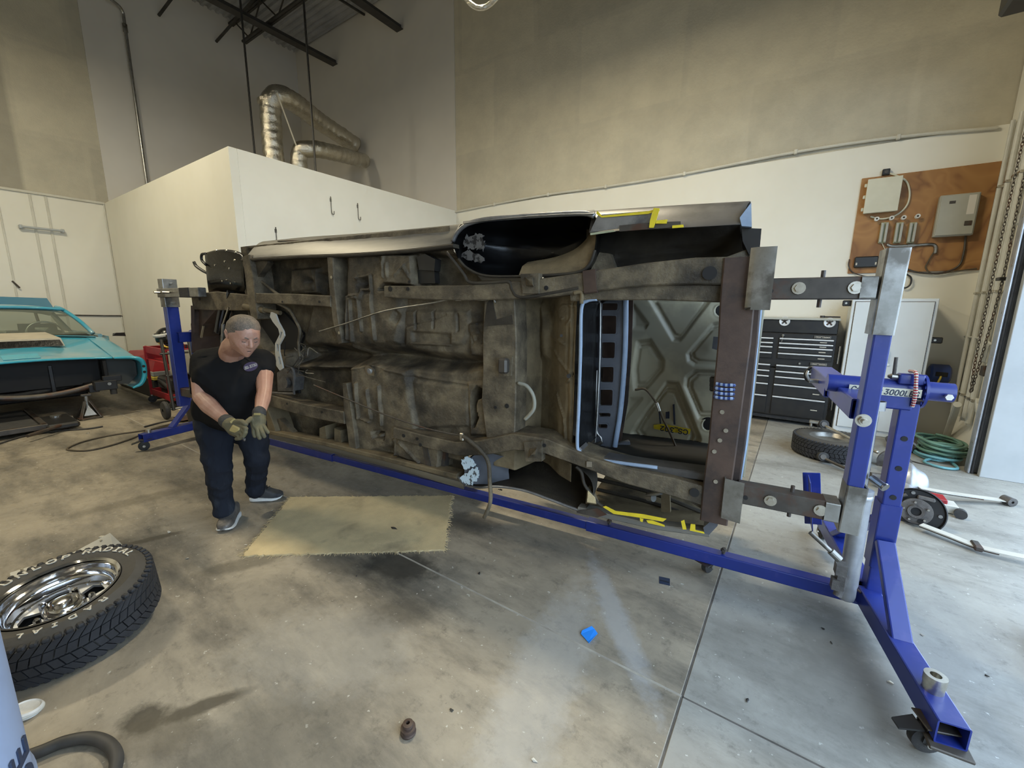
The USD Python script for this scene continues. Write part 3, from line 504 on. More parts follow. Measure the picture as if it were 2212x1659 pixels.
cpart('seat_crossmember', cbeam([(712, 552), (716, 620), (724, 690), (735, 742)], [.065, .06, .065, .05], -.01, .12), 'dirt_metal', smooth=20); cpart('seat_crossmember', cbeam([(744, 828), (750, 880), (757, 930), (762, 972)], [.05, .085, .085, .085], -.01, .12), 'dirt_metal', smooth=20)
for c in ((716, 599), (733, 719)): chole(c, .011, -.012, 'zinc')
cpart('rear_crossmember', cbeam([(1078, 640), (1078, 730), (1078, 800), (1076, 870), (1080, 948)], [.20, .23, .23, .24, .20], .0, .14), 'dirt_metal', 'axle crossmember', 20)
cpart('axle_bump_plate', cplate([(1072, 772), (1106, 770), (1104, 812), (1078, 814)], -.012, .012), 'dirt_metal'); cpart('rubber_bump_stop', cbox(.06, .05, .09, .012, cp(1088, 790, -.03)), 'dark_steel')
cpart('gusset', cplate([(1052, 655), (1062, 640), (1072, 690), (1105, 680), (1108, 700), (1045, 705)], -.004, .006), 'dirt_dark')
for c, r in (((843, 624), .017), ((881, 624), .012), ((884, 609), .010), ((1180, 622), .012), ((872, 941), .013), ((901, 948), .011), ((1176, 962), .011), ((908, 961), .012)): chole(c, r, -.038)
for c, rr in (((1030, 700), .008), ((1070, 880), .009), ((1095, 877), .014)): chole(c, rr, -.004)
chole((1533, 590), .030, -.040); chole((1500, 1064), .022, -.040); chole((610, 652), .008, -.024); chole((690, 652), .010, -.024); chole((620, 872), .009, -.024); chole((695, 890), .010, -.024)
for (x, y, up) in ((1143, 612, 1), (1150, 975, -1)):          # spring perches on the rails
    b = cpart('spring_bracket', cplate([(x - 19, y - 20), (x + 20, y - 22), (x + 20, y + 22), (x - 14, y + 22)], -.05, .05), 'dirt_metal')
    part(b, 'bump_boss', hull([cp(x - 10, y - 14 * up, -.05), cp(x + 8, y - 14 * up, -.05), cp(x + 10, y + 8 * up, -.05), cp(x - 6, y + 6 * up, -.05), cp(x - 3, y - 8 * up, -.10), cp(x + 6, y - 6 * up, -.10), cp(x + 8, y + 4 * up, -.09)]), 'dirt_metal')
cpart('rail_splice', cbeam([(1260, 610), (1287, 606)], .115, -.046, .05), 'rust_brown'); cpart('spring_hanger', cat_(cplate([(900, 555), (917, 548), (940, 560), (938, 585), (905, 583)], .02, .06), cplate([(902, 583), (938, 585), (940, 612), (905, 612)], .05, .05)), 'black_metal', 'black spring hanger box'); cpart('spring_hanger', cat_(cplate([(925, 968), (962, 968), (960, 1010), (930, 1010)], .04, .05), cplate([(912, 965), (922, 968), (932, 1012), (920, 1010)], -.005, .12)), 'dark_steel')
for a in ([(690, 925), (702, 920), (706, 955), (690, 955)], [(722, 925), (735, 930), (738, 960), (722, 962)]): cpart('floor_support', cplate(a, .03, .12), 'dirt_tan')
cpart('cowl_brace', cplate([(548, 560), (575, 556), (578, 568), (556, 600), (549, 600)], .02, .05), 'dirt_metal'); cpart('cowl_brace', cplate([(598, 905), (604, 905), (632, 935), (605, 940)], .02, .05), 'dirt_metal')
for (x, y) in ((1040, 975), (1052, 640)): pass
# wheel houses
def bowl(poly, w0, depth, shift, mat, label, n=14, pw=.8):
    P = cpl(poly, w0); P = catmull(P, 4, True); c = P.mean(0) + np.array(shift); rings = []
    for k in range(n + 1):
        a = k / n * math.pi / 2; q = c + (P - c) * (math.cos(a) ** pw if k < n else .02) ; q[:, 1] = w0 + depth * math.sin(a) ** .9; rings.append(q)
    return cpart('wheel_house', loft(rings), mat, label, True)
up_poly = [(978, 520), (988, 502), (1010, 484), (1050, 474), (1120, 468), (1200, 463), (1262, 461), (1284, 466), (1288, 490), (1284, 540), (1275, 568), (1255, 585), (1210, 592), (1130, 596), (1050, 596), (1010, 580), (990, 560)]
bowl(up_poly, .02, .40, (0, 0, .0), 'black_gloss', 'glossy black upper wheel house')
cpart('wheel_house_skin', loft([catmull(cpl([(1120, 596), (1200, 592), (1255, 585), (1278, 565), (1287, 530), (1290, 500)], .03), 4), catmull(cpl([(1128, 575), (1195, 572), (1240, 555), (1262, 535), (1276, 515), (1284, 495)], .06), 4), catmull(cpl([(1140, 566), (1200, 555), (1238, 540), (1258, 525), (1272, 508), (1280, 492)], .14), 4)], closed=False), 'dirt_tan', 'bare dusty rear part of the wheel house', True)
cpart('wheel_lip', tube(cpl([(978, 522), (988, 502), (1010, 484), (1050, 474), (1120, 468), (1200, 463), (1262, 461), (1284, 467)], .02), .014, 8, 5), 'bare_metal', 'bare lip of the upper wheel arch', True)
cpart('wheel_house_flange', tube(cpl([(990, 560), (1010, 580), (1050, 596), (1130, 597), (1210, 593), (1255, 586), (1275, 568), (1285, 540)], .015), .009, 6, 5), 'dirt_dark', smooth=True)
def flakes(pts_list, w, mat, seed):
    for k, poly in enumerate(pts_list):
        P = cpl(poly, 0); q = catmull(np.stack([P[:, 0], P[:, 2], 0 * P[:, 0]], 1), 7, True); r = np.random.default_rng(seed + k); q[:, :2] += r.normal(0, .006, (len(q), 2)); P2 = Polygon(q[:, :2]).buffer(0)
        m = slab(P2, .006); cpart('flaking_undercoat', frame(m, (0, w, 0), (1, 0, 0), (0, 0, 1), (0, -1, 0)), mat)
flakes([[(990, 515), (1003, 506), (1028, 502), (1034, 520), (1030, 535), (1010, 534), (990, 530)], [(985, 545), (1003, 541), (1030, 550), (1028, 564), (1008, 562), (990, 558)]], .07, 'flake', 3)
lo_poly = [(1003, 1044), (1004, 1010), (1012, 990), (1045, 972), (1090, 970), (1140, 975), (1190, 985), (1240, 1005), (1275, 1035), (1280, 1070), (1262, 1100), (1225, 1092), (1180, 1075), (1130, 1058), (1075, 1050), (1030, 1052)]
bowl(lo_poly, .0, .40, (0, 0, .06), 'dirt_dark', 'dark lower wheel house')
cpart('wheel_house_skin', loft([catmull(cpl([(1000, 1046), (1006, 1005), (1022, 985), (1050, 976)], -.012), 4), catmull(cpl([(1045, 1046), (1046, 1012), (1056, 996), (1080, 984)], .03), 4), catmull(cpl([(1100, 1050), (1100, 1030), (1100, 1010), (1120, 992)], .12), 4)], closed=False), 'trunk_grey', 'grey sprayed front of the lower wheel house', True)
flakes([[(1003, 993), (1016, 988), (1032, 998), (1028, 1005), (1008, 1010)], [(1000, 1030), (1012, 1018), (1035, 1008), (1037, 1030), (1022, 1042), (1008, 1040)]], -.02, 'putty', 9)
cpart('wheel_lip', tube(cpl([(990, 1030), (1003, 1046), (1030, 1053), (1075, 1051), (1130, 1059), (1180, 1076), (1225, 1093), (1255, 1104)], -.005), .008, 6, 5), 'bare_metal', 'lip of the lower wheel arch', True)
# rockers and body sides: real sheets that run back from the underside
def side(bot, top, sgn, back=.62, n=10):                     # bot: edge at the underside, top: silhouette edge, both in pixels
    B, Tp = catmull(cpl(bot, .0), 5), catmull(cpl(top, .17), 5); rings = []
    for k in range(n + 1):
        a = k / n
        if a <= .6: u = a / .6; q = B + (Tp - B) * [[u, 0, math.sin(u * math.pi / 2)]]; q[:, 1] = .17 * u
        else: u = (a - .6) / .4; q = Tp.copy(); q[:, 1] = .17 + (back - .17) * u; q[:, 2] -= sgn * .05 * u * u
        rings.append(q)
    return loft(rings, closed=False)
def rs(pts, n): t = np.linspace(0, 1, len(pts)); u = np.linspace(0, 1, n); p = np.array(pts, float); return np.stack([np.interp(u, t, p[:, k]) for k in range(2)], 1)
cpart('rocker_panel', sheet(side(rs([(530, 558), (640, 551), (760, 547), (880, 538), (975, 526)], 8), rs([(575, 521), (660, 512), (770, 505), (880, 496), (1000, 484)], 8), 1), .004), 'primer_grey', 'sanded grey sill and lower door edge', True)
cpart('quarter_panel', sheet(side(rs([(1000, 482), (1100, 470), (1200, 463), (1284, 461)], 6), rs([(1000, 481), (1100, 468), (1200, 460), (1284, 456)], 6), 1), .004), 'bare_metal', 'bare metal upper edge of the wheel arch', True)
cpart('quarter_panel', sheet(side(rs([(1272, 502), (1380, 496), (1500, 490), (1600, 484)], 6), rs([(1284, 456), (1400, 448), (1510, 441), (1622, 435)], 6), 1), .004), 'quarter_dark', 'bare and primered upper rear quarter panel', True)
cpart('sill_flange', cbeam([(520, 562), (640, 555), (760, 551), (880, 542), (978, 530)], .022, -.015, .05), 'dirt_dark')
for s_ in (0, 1): cpart('sill_seam', tube(cpl([(600, 521 + s_ * 20), (760, 515 + s_ * 18), (960, 500 + s_ * 16)], .06 + .04 * (1 - s_)), .004, 5), 'dark_steel')
cpart('rocker_panel', sheet(side(rs([(575, 936), (700, 963), (850, 1001), (1000, 1043)], 8), rs([(578, 942), (700, 971), (850, 1009), (1003, 1053)], 8), -1), -.004), 'primer_grey', 'lower sill with its pinch weld', True)
cpart('sill_flange', cbeam([(575, 933), (700, 959), (850, 997), (985, 1030)], .035, -.03, .06), 'dirt_tan')
cpart('quarter_panel', sheet(side(rs([(1245, 1098), (1300, 1112), (1400, 1132), (1530, 1150)], 6), rs([(1262, 1094), (1310, 1106), (1405, 1126), (1532, 1146)], 6), -1, .75), -.004), 'dirt_tan', 'inside of the lower rear quarter panel', True)
cpart('quarter_edge', cbeam([(1248, 1101), (1320, 1118), (1420, 1140), (1532, 1155)], .03, -.012, .05), 'primer_grey')
cpart('quarter_patch', cplate([(1274, 502), (1292, 464), (1408, 455), (1405, 492), (1330, 494)], -.008, .006), 'bare_metal', 'bare metal patch panel held by tape'); cpart('quarter_patch', cplate([(1338, 487), (1412, 480), (1470, 478), (1470, 490), (1338, 500)], -.016, .008), 'dark_steel'); cpart('quarter_patch', cplate([(1275, 503), (1325, 497), (1330, 500), (1275, 508)], -.006, .006), 'olive_pale')
cpart('quarter_patch', cplate([(1246, 1104), (1290, 1098), (1310, 1112), (1290, 1118), (1246, 1108)], -.02, .006), 'dark_steel')
def tape(poly, w, mat='tape_yellow'): cpart('tape_strip', cplate(poly, w, .0025), mat)
tape([(1290, 455), (1300, 466), (1400, 456), (1424, 450), (1425, 455), (1400, 462), (1300, 470), (1288, 462)], -.014); tape([(1412, 449), (1425, 450), (1418, 475), (1412, 492), (1402, 492), (1404, 476)], -.026)
tape([(1418, 476), (1442, 474), (1440, 483), (1416, 483)], -.026); tape([(1452, 487), (1476, 485), (1477, 491), (1452, 493)], -.026)
tape([(1302, 1095), (1308, 1093), (1330, 1104), (1390, 1111), (1420, 1117), (1440, 1121), (1432, 1127), (1380, 1118), (1325, 1110)], -.03); tape([(1382, 1119), (1390, 1121), (1388, 1128), (1383, 1126)], -.03)
tape([(1396, 1124), (1408, 1124), (1435, 1134), (1436, 1138), (1400, 1130)], -.03); tape([(1471, 1126), (1478, 1123), (1483, 1144), (1475, 1144)], -.03); tape([(1492, 1132), (1502, 1133), (1502, 1145), (1520, 1149), (1522, 1153), (1490, 1146)], -.03)
# dark inner quarters
Q = Relief(3.40, 4.22, 1.60, 2.0, .02, .30); Q.groove([(1300, 545), (1560, 510)], 7, .025); Q.groove([(1320, 570), (1560, 535)], 5, -.02); Q.noise(.03, 5, 4); cpart('inner_quarter', sheet(Q.mesh(), .004), 'dirt_dark', 'dark inside of the upper quarter', True)
cpart('inner_strut', beam(cp(1528, 578, .0), cp(1615, 546, .05), .015, .03), 'dirt_metal'); cpart('inner_bracket', cplate([(1275, 585), (1295, 545), (1318, 548), (1330, 580), (1300, 592)], .1, .05), 'dirt_metal')
cpart('inner_bracket', cplate([(1268, 1055), (1275, 1060), (1288, 1090), (1265, 1088)], .02, .05), 'dirt_tan'); cpart('inner_bracket', cplate([(1428, 1050), (1446, 1056), (1448, 1108), (1428, 1106)], .20, .03), 'dirt_tan'); cpart('exhaust_hanger', cat_(rod(cp(1398, 1070, .05), cp(1428, 1064, .0), .012), rod(cp(1400, 1074, .05), cp(1412, 1076, .03), .02)), 'steel')
cpart('inner_brace', beam(cp(1475, 1068, .0), cp(1548, 1112, .02), .03, .02), 'dirt_metal')
for s_ in (0, 1): cpart('inner_rib', tube(cpl([(1290, 1035 + 22 * s_), (1400, 1062 + 22 * s_), (1530, 1112 + 14 * s_)], .35), .012, 6), 'dirt_dark')
# boot opening, seat brace and the inside of the boot lid
cpart('boot_flange', cbeam([(1232, 640), (1300, 633), (1420, 631), (1580, 634)], [.05, .07, .075, .08], -.01, .03), 'dirt_metal', 'upper flange of the boot opening')
cpart('boot_flange', cbeam([(1248, 970), (1262, 988), (1320, 1000), (1420, 1016), (1545, 1034)], [.03, .035, .035, .04, .045], .01, .12), 'quarter_dark', 'lower rim of the boot opening')
cpart('boot_rim', tube(cpl([(1290, 646), (1268, 650), (1256, 668), (1254, 760), (1250, 880), (1247, 958), (1253, 976), (1275, 990), (1340, 1000), (1420, 1010)], .0), .010, 8, 6), 'primer_blue', 'pale painted rim of the boot opening', True)
cpart('boot_side', loft([catmull(cpl([(1290, 646), (1268, 650), (1256, 668), (1254, 760), (1250, 880), (1247, 958), (1253, 976)], .0), 4), catmull(cpl([(1290, 646), (1268, 650), (1256, 668), (1254, 760), (1250, 880), (1247, 958), (1253, 976)], .0), 4) + [0, .33, 0]], closed=False), 'black_gloss', 'dark front wall of the boot', True)
cpart('boot_side', loft([catmull(cpl([(1250, 985), (1320, 1000), (1420, 1014), (1545, 1034)], .05), 4), catmull(cpl([(1250, 985), (1320, 1000), (1420, 1014), (1545, 1034)], .05), 4) + [0, .85, -.05]], closed=False), 'black_deep', 'lower side of the boot', True)
WB = .36                                                      # seat brace with square windows
bo = cpl([(1288, 640), (1357, 640), (1353, 760), (1345, 880), (1330, 965), (1284, 965), (1290, 800)], WB); ho = []
for (x0, y0, x1, y1) in ((1300, 654, 1337, 671), (1299, 681, 1334, 722), (1299, 738, 1331, 774), (1297, 791, 1328, 826), (1296, 840, 1326, 876), (1294, 890, 1322, 900), (1292, 914, 1315, 925)):
    h = cpl([(x0, y0), (x1, y0), (x1 - 1, y1), (x0 - 1, y1)], WB); ho.append(Polygon(h[:, [0, 2]]).buffer(-.012).buffer(.012, quad_segs=3))
br = Polygon(bo[:, [0, 2]]).difference(unary_union(ho)); cpart('seat_brace', frame(slab(br, .012), (0, WB, 0), (1, 0, 0), (0, 0, 1), (0, -1, 0)), 'trunk_grey', 'grey seat brace with square windows')
for i, h in enumerate(ho): cpart('window_edge', frame(slab(h.buffer(.006).difference(h.buffer(-.003)), .02), (0, WB + .004, 0), (1, 0, 0), (0, 0, 1), (0, -1, 0)), 'trunk_grey')
cpart('seat_back_board', frame(slab(bo[:, [0, 2]], .01), (0, WB + .14, 0), (1, 0, 0), (0, 0, 1), (0, -1, 0)), 'rust_brown'); cpart('brace_edge', tube(cpl([(1352, 640), (1350, 760), (1341, 880), (1328, 965)], WB - .02), .016, 8), 'primer_blue', smooth=True)
cpart('wire', tube(cpl([(1297, 650), (1296, 760), (1292, 860), (1287, 940), (1282, 975)], .30), .006, 6), 'steel', 'bare wire in the boot'); cpart('wire', tube(cpl([(1289, 800), (1288, 880), (1289, 930), (1298, 945), (1300, 955)], .31), .006, 6), 'steel')
for k in range(5): cpart('brace_clip', beam(cp(1291 - k * 1.3, 690 + k * 52, .32), cp(1290 - k * 1.3, 716 + k * 52, .32), .008, .01), 'steel_bright')
cpart('latch', cat_(rod(cp(1270, 970, .3), cp(1300, 955, .3), .012), beam(cp(1262, 975, .25), cp(1315, 968, .35), .02, .02), disc(cp(1285, 965, .3), (0, -1, 0), .03, .01)), 'dark_steel'); cpart('hinge_arm', cat_(beam(cp(1325, 965, .45), cp(1360, 955, .5), .03, .03), beam(cp(1325, 965, .45), cp(1340, 982, .4), .03, .03)), 'trunk_grey')
for c, ww in (((1271, 663), .3), ((1266, 880), .3), ((1262, 930), .3), ((1256, 914), .25)): cpart('screw', disc(cp(*c, ww), (0, -1, 0), .009, .004, 8), 'zinc')
WL = .78
L0 = Relief(3.35, 4.35, .45, 1.62, .0075, WL)
L0.P = proj(c2w(np.stack([L0.U, 0 * L0.U + WL, L0.V], -1)))
X4 = [([(1400, 640), (1455, 735), (1468, 736), (1540, 640)], 5), ([(1378, 738), (1404, 735), (1432, 780), (1430, 800), (1395, 840), (1372, 842), (1368, 800)], 5), ([(1600, 690), (1540, 700), (1485, 765), (1488, 780), (1500, 788), (1600, 795)], 5), ([(1600, 805), (1500, 802), (1482, 815), (1480, 835), (1510, 905), (1560, 905), (1600, 890)], 5), ([(1440, 826), (1462, 828), (1512, 950), (1500, 975), (1380, 955), (1365, 935), (1380, 910)], 5), ([(1368, 660), (1398, 700), (1392, 710), (1368, 708)], 5), ([(1360, 862), (1385, 862), (1350, 905), (1355, 870)], 4)]
for poly, r in X4:
    L0.add(poly, .028, 9); L0.ring(np.asarray(poly) * .86 + np.mean(poly, 0) * .14, 3, -.008); L0.add(np.asarray(poly) * .74 + np.mean(poly, 0) * .26, -.012, 5)
for c in ((1557, 671), (1530, 918)): L0.dent(c, 11, .05); L0.D += .012 * np.exp(-((np.linalg.norm(L0.P - c, axis=-1) - 13) / 2.5) ** 2) * -1
cpart('boot_lid', sheet(L0.mesh(), .004), 'lid_beige', 'beige ribbed inside of the boot lid', True)
for c in ((1557, 671), (1530, 918)): cpart('lid_hole', disc(cp(*c, WL + .012), (0, -1, 0), .052, .004, 24), 'black_deep')
cpart('rust_spot', disc(cp(1469, 688, WL - .004), (0, -1, 0), .03, .003, 12), 'dirt_tan') if False else None
cpart('lid_tape', cplate([(1412, 918), (1432, 916), (1492, 927), (1490, 938), (1440, 932), (1412, 926)], WL - .02, .004), 'tape_yellow', 'yellow tape with black marker writing')
tm = text('CS_302', .035, .002, True); dl = cp(1486, 934, WL - .024) - cp(1455, 929, WL - .024); dl /= np.linalg.norm(dl); cpart('lid_tape_writing', frame(tm, cp(1488, 929, WL - .0235), -dl, np.array([0, -1, 0]) if False else np.cross((0, -1, 0), -dl), (0, -1, 0)), 'ink')
cpart('sticker', cplate([(1440, 862), (1455, 858), (1458, 912), (1432, 908), (1430, 880)], WL - .018, .003), 'lid_beige'); cpart('sticker_mark', cplate([(1438, 890), (1446, 889), (1446, 904), (1438, 904)], WL - .022, .003), 'ink', 'small black printed label'); cpart('sticker_mark', cplate([(1453, 874), (1457, 873), (1459, 918), (1455, 917)], WL - .022, .003), 'ink', 'thin black printed strip'); cpart('sticker_mark', cplate([(1422, 885), (1425, 885), (1428, 915), (1425, 915)], WL - .022, .003), 'ink'); cpart('sticker_mark', cplate([(1541, 727), (1558, 728), (1552, 757), (1538, 753)], WL - .022, .003), 'trunk_grey', 'grey faded label')
cpart('release_cable', tube(cpl([(1372, 842), (1395, 842), (1420, 875), (1432, 905), (1447, 935), (1462, 970), (1480, 1012)], .60), .007, 8), 'cord_brown', 'thin cable hanging across the boot', True); cpart('cable_joint', rod(cp(1418, 870, .6), cp(1424, 888, .6), .012), 'zinc')
# tail panel seen edge-on
cpart('tail_crossmember', cbeam([(1600, 555), (1593, 640), (1586, 740), (1572, 860), (1561, 960), (1549, 1050), (1541, 1130)], [.13, .135, .13, .125, .12, .12, .12], -.045, .16), 'rust_brown', 'rust-brown tail crossmember', 20)
cpart('tail_panel', cbeam([(1622, 640), (1612, 740), (1599, 860), (1588, 960), (1578, 1040)], [.08, .09, .09, .085, .08], .02, .5), 'rust_brown', 'brown tail panel')
cpart('tail_edge', cbeam([(1640, 655), (1630, 740), (1618, 860), (1606, 960), (1594, 1042)], [.03, .035, .035, .035, .03], .06, .62), 'primer_blue', 'pale blue edge of the tail panel'); cpart('tail_seam', tube(cpl([(1611, 655), (1600, 760), (1586, 880), (1574, 980), (1566, 1030)], -.03), .004, 5), 'zinc', smooth=True)
cpart('tail_corner', cplate([(1598, 470), (1623, 437), (1624, 490), (1602, 488)], .0, .3), 'primer_blue', 'blue primered upper tail corner'); cpart('tail_corner', cplate([(1602, 492), (1645, 494), (1640, 550), (1618, 550), (1604, 520)], .03, .25), 'black_metal'); cpart('tail_corner', cplate([(1519, 1140), (1536, 1125), (1553, 1122), (1550, 1136), (1532, 1155), (1522, 1152)], -.02, .2), 'trunk_grey', 'grey lower tail corner')
for c in ((1568, 930), (1555, 951), (1543, 975), (1546, 1040), (1560, 890)): cpart('rivet', disc(cp(*c, -.047), (0, -1, 0), .010, .004, 10), 'zinc')
cpart('boot_striker', cat_(*[cbox(.05, .05, .03, .006, cp(1546, 820 + 9 * k, .02)) for k in range(3)]), 'black_metal', 'black striker brackets')
# lines and cables
cpart('brake_line', tube(cpl([(690, 716), (750, 698), (830, 672), (930, 655), (990, 643), (1040, 648), (1062, 643), (1066, 645), (1070, 654)], -.02), .0055, 8), 'steel', 'thin brake line with a bracket', True); cpart('line_bracket', cplate([(980, 636), (998, 638), (996, 650), (984, 650)], -.03, .006), 'steel')
cpart('brake_line', tube(cpl([(678, 832), (745, 860), (830, 895), (920, 925), (1000, 942)], -.03), .0055, 8), 'dark_steel', smooth=True)
cpart('vent_line', tube(cpl([(965, 545), (1000, 590), (1015, 610), (1060, 611), (1098, 609), (1106, 625), (1118, 640), (1150, 640), (1250, 622)], -.03), .010, 8), 'dirt_dark', smooth=True); cpart('hook_wire', tube(cpl([(1240, 634), (1250, 631), (1257, 634), (1256, 656)], -.03), .010, 8), 'dirt_tan', smooth=True)
cpart('handbrake_cable', tube(cpl([(1000, 942), (1012, 950), (1040, 975), (1055, 1000), (1058, 1040), (1060, 1075), (1056, 1095), (1046, 1118)], -.06), .013, 8), 'dirt_metal', 'handbrake cable drooping to the floor', True); cpart('cable_clip', cbox(.03, .03, .05, .005, cp(999, 943, -.05)), 'zinc')
cpart('vent_hose', tube(cpl([(1119, 827), (1138, 834), (1152, 855), (1154, 880), (1145, 895), (1134, 906)], .0), .011, 10), 'hose_pale', 'short bent pale hose', True)
cpart('hanging_strap', tube(cpl([(1245, 1008), (1256, 1020), (1262, 1045), (1275, 1065), (1290, 1085), (1302, 1094)], -.01), .009, 6), 'dirt_dark'); cpart('tag_plate', cplate([(1270, 1060), (1285, 1075), (1288, 1088), (1268, 1085)], -.02, .004), 'carpet_mat'); cpart('tag_plate', cplate([(1267, 997), (1279, 997), (1279, 1009), (1267, 1009)], -.045, .006), 'zinc')
# engine bay end
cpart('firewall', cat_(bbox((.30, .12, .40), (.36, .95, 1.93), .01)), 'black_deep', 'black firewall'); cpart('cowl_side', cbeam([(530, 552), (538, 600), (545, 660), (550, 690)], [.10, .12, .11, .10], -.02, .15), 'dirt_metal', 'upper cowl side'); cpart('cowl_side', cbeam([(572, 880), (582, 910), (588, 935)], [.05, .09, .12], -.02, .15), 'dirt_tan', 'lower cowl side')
def apron(z0, z1, w0, w1, nm, mt):
    u = np.linspace(-.42, .36, 22); v = np.linspace(0, 1, 14)
    return cpart('fender_apron', sheet(grid(u, v, lambda U, V: np.stack([U, w0 + (w1 - w0) * V + .05 * np.sin(V * 5) * np.cos(U * 6), z0 + (z1 - z0) * V + .10 * np.exp(-((U + .05) / .2) ** 2) * np.sin(V * 3.1)], -1)), .004), mt, nm, True)
apW = .22
cpart('fender_apron', sheet(loft([catmull(cpl([(442, 548), (470, 541), (500, 541), (524, 548)], .12), 4), catmull(cpl([(444, 552), (470, 547), (500, 547), (526, 553)], .05), 4), catmull(cpl([(446, 575), (470, 580), (500, 575), (527, 570)], .10), 4), catmull(cpl([(448, 600), (475, 590), (500, 596), (528, 600)], .02), 4), catmull(cpl([(450, 622), (475, 620), (505, 625), (530, 628)], .08), 4), catmull(cpl([(452, 636), (478, 634), (508, 640), (534, 645)], .2), 4)], closed=False), .006), 'black_gloss', 'glossy black inner wing behind the front rail', True)
for c in ((468, 541), (490, 541), (510, 545), (487, 565), (466, 573), (508, 562), (497, 580), (482, 607), (500, 612)): cpart('stud', disc(cp(*c, .03), (0, -1, 0), .008, .01, 8), 'zinc')
cpart('hood_hinge', tube(cpl([(419, 566), (424, 575), (438, 585), (448, 590)], .08), .014, 8), 'black_metal', smooth=True); cpart('hood_hinge', tube(cpl([(444, 548), (436, 550), (436, 562), (445, 572)], .08), .012, 8), 'black_metal', smooth=True)
cpart('front_frame_rail', cbeam([(415, 652), (470, 650), (545, 655)], [.15, .17, .13], .02, .14), 'dirt_metal', 'front frame rail stub'); chole((431, 646), .014, .016)
cpart('shock_tower', cat_(cplate([(455, 636), (470, 655), (468, 668), (440, 700), (425, 740), (432, 775), (425, 790), (418, 768), (412, 700), (420, 672)], .10, .30), cplate([(412, 660), (420, 662), (420, 760), (414, 762)], .06, .25)), 'rust_brown', 'rust-brown front crossmember')
cpart('strut_rod', beam(cp(500, 630, .04), cp(478, 720, .12), .06, .04), 'black_gloss', 'black suspension strut'); cpart('strut_rod', beam(cp(484, 640, .10), cp(470, 718, .10), .05, .04), 'black_metal'); cpart('strut_rod', rod(cp(494, 664, .0), cp(482, 700, .0), .008), 'steel_bright'); cpart('lower_arm', rod(cp(482, 700, .0), cp(480, 742, .0), .014), 'steel')
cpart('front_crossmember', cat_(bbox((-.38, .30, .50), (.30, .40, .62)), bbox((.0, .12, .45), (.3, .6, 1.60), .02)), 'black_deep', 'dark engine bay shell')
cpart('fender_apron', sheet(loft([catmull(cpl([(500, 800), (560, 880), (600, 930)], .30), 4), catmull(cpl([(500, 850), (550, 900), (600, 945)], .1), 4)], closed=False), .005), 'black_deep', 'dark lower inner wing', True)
br = np.array([(588, 674), (598, 678), (604, 695), (615, 715), (617, 725), (606, 745), (606, 760), (612, 785), (614, 795), (607, 800), (600, 790), (597, 760), (597, 742), (607, 722), (604, 710), (592, 695), (586, 684)])
P = cpl(br, -.03)[:, [0, 2]]; hs = [Polygon(cpl(h, -.03)[:, [0, 2]]) for h in ([(609, 716), (613, 717), (609, 730), (606, 731)], [(600, 743), (604, 743), (605, 758), (602, 759)], [(604, 770), (607, 770), (610, 786), (607, 787)])]
cpart('slotted_bracket', frame(slab(Polygon(P).difference(unary_union(hs)), .012), (0, -.03, 0), (1, 0, 0), (0, 0, 1), (0, -1, 0)), 'sheet_grey', 'pale slotted bracket')
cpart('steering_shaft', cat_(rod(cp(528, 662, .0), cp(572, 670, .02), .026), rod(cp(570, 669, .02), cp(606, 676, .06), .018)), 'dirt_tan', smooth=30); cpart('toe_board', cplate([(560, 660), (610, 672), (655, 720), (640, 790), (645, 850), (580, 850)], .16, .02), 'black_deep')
cpart('fuel_line', tube(cpl([(600, 655), (625, 670), (640, 695), (648, 715), (645, 745), (648, 770)], .02), .012, 8), 'dirt_metal', smooth=True); cpart('brake_line', tube(cpl([(560, 605), (575, 615), (590, 628), (615, 645)], .05), .012, 8), 'dirt_metal', smooth=True)
rr_ = np.random.default_rng(5)
for k in range(14): a = np.array([620, 750]) + rr_.uniform(0, 1, 2) * [55, 60]; b = a + rr_.normal(0, 16, 2); c = b + rr_.normal(0, 16, 2); cpart('harness_wire', tube(cpl([a, b, c], .02), .004, 5, 4), ['steel', 'black_metal', 'dark_steel'][k % 3])
cpart('steering_box', cat_(cplate([(598, 805), (615, 795), (635, 815), (632, 845), (600, 845)], .05, .1), disc(cp(620, 825, .04), (0, -1, 0), .05, .03), tube(cpl([(585, 848), (630, 850), (635, 845), (634, 800), (618, 790)], .0), .010, 6)), 'cast_iron', 'greasy steering parts')
cpart('drain_disc', disc(cp(801, 800, .025), (0, -1, -.3), .045, .012, 24, .02), 'zinc', 'round metal plug'); cpart('drain_disc', disc(cp(801, 800, .025), (0, -1, -.3), .02, .02, 16), 'bare_alu')
# hidden shell that closes the body behind the underside
cpart('roof_panel', sheet(grid(np.linspace(1.1, 2.7, 12), np.linspace(.42, 1.92, 12), lambda U, V: np.stack([U, 1.28 - .10 * ((V - 1.17) / .75) ** 2 - .10 * ((U - 1.9) / .8) ** 2, V], -1)), .006), 'primer_grey', smooth=True)
for z in (.45, 1.9):
    for a, b in (((.6, .62), (1.15, 1.12)), ((2.66, 1.12), (3.3, .66))): cpart('roof_pillar', beam((a[0], a[1], z), (b[0], b[1], z), .06, .12), 'primer_grey')
    cpart('door_sill_wall', bbox((.45, .50, z - .06), (1.0, .62, z + .06), .02), 'primer_grey')
cpart('cowl_panel', bbox((.35, .60, .45), (.75, .66, 1.92), .02), 'black_metal'); cpart('parcel_shelf', bbox((2.95, .70, .45), (3.5, .73, 1.9), .01), 'primer_grey')
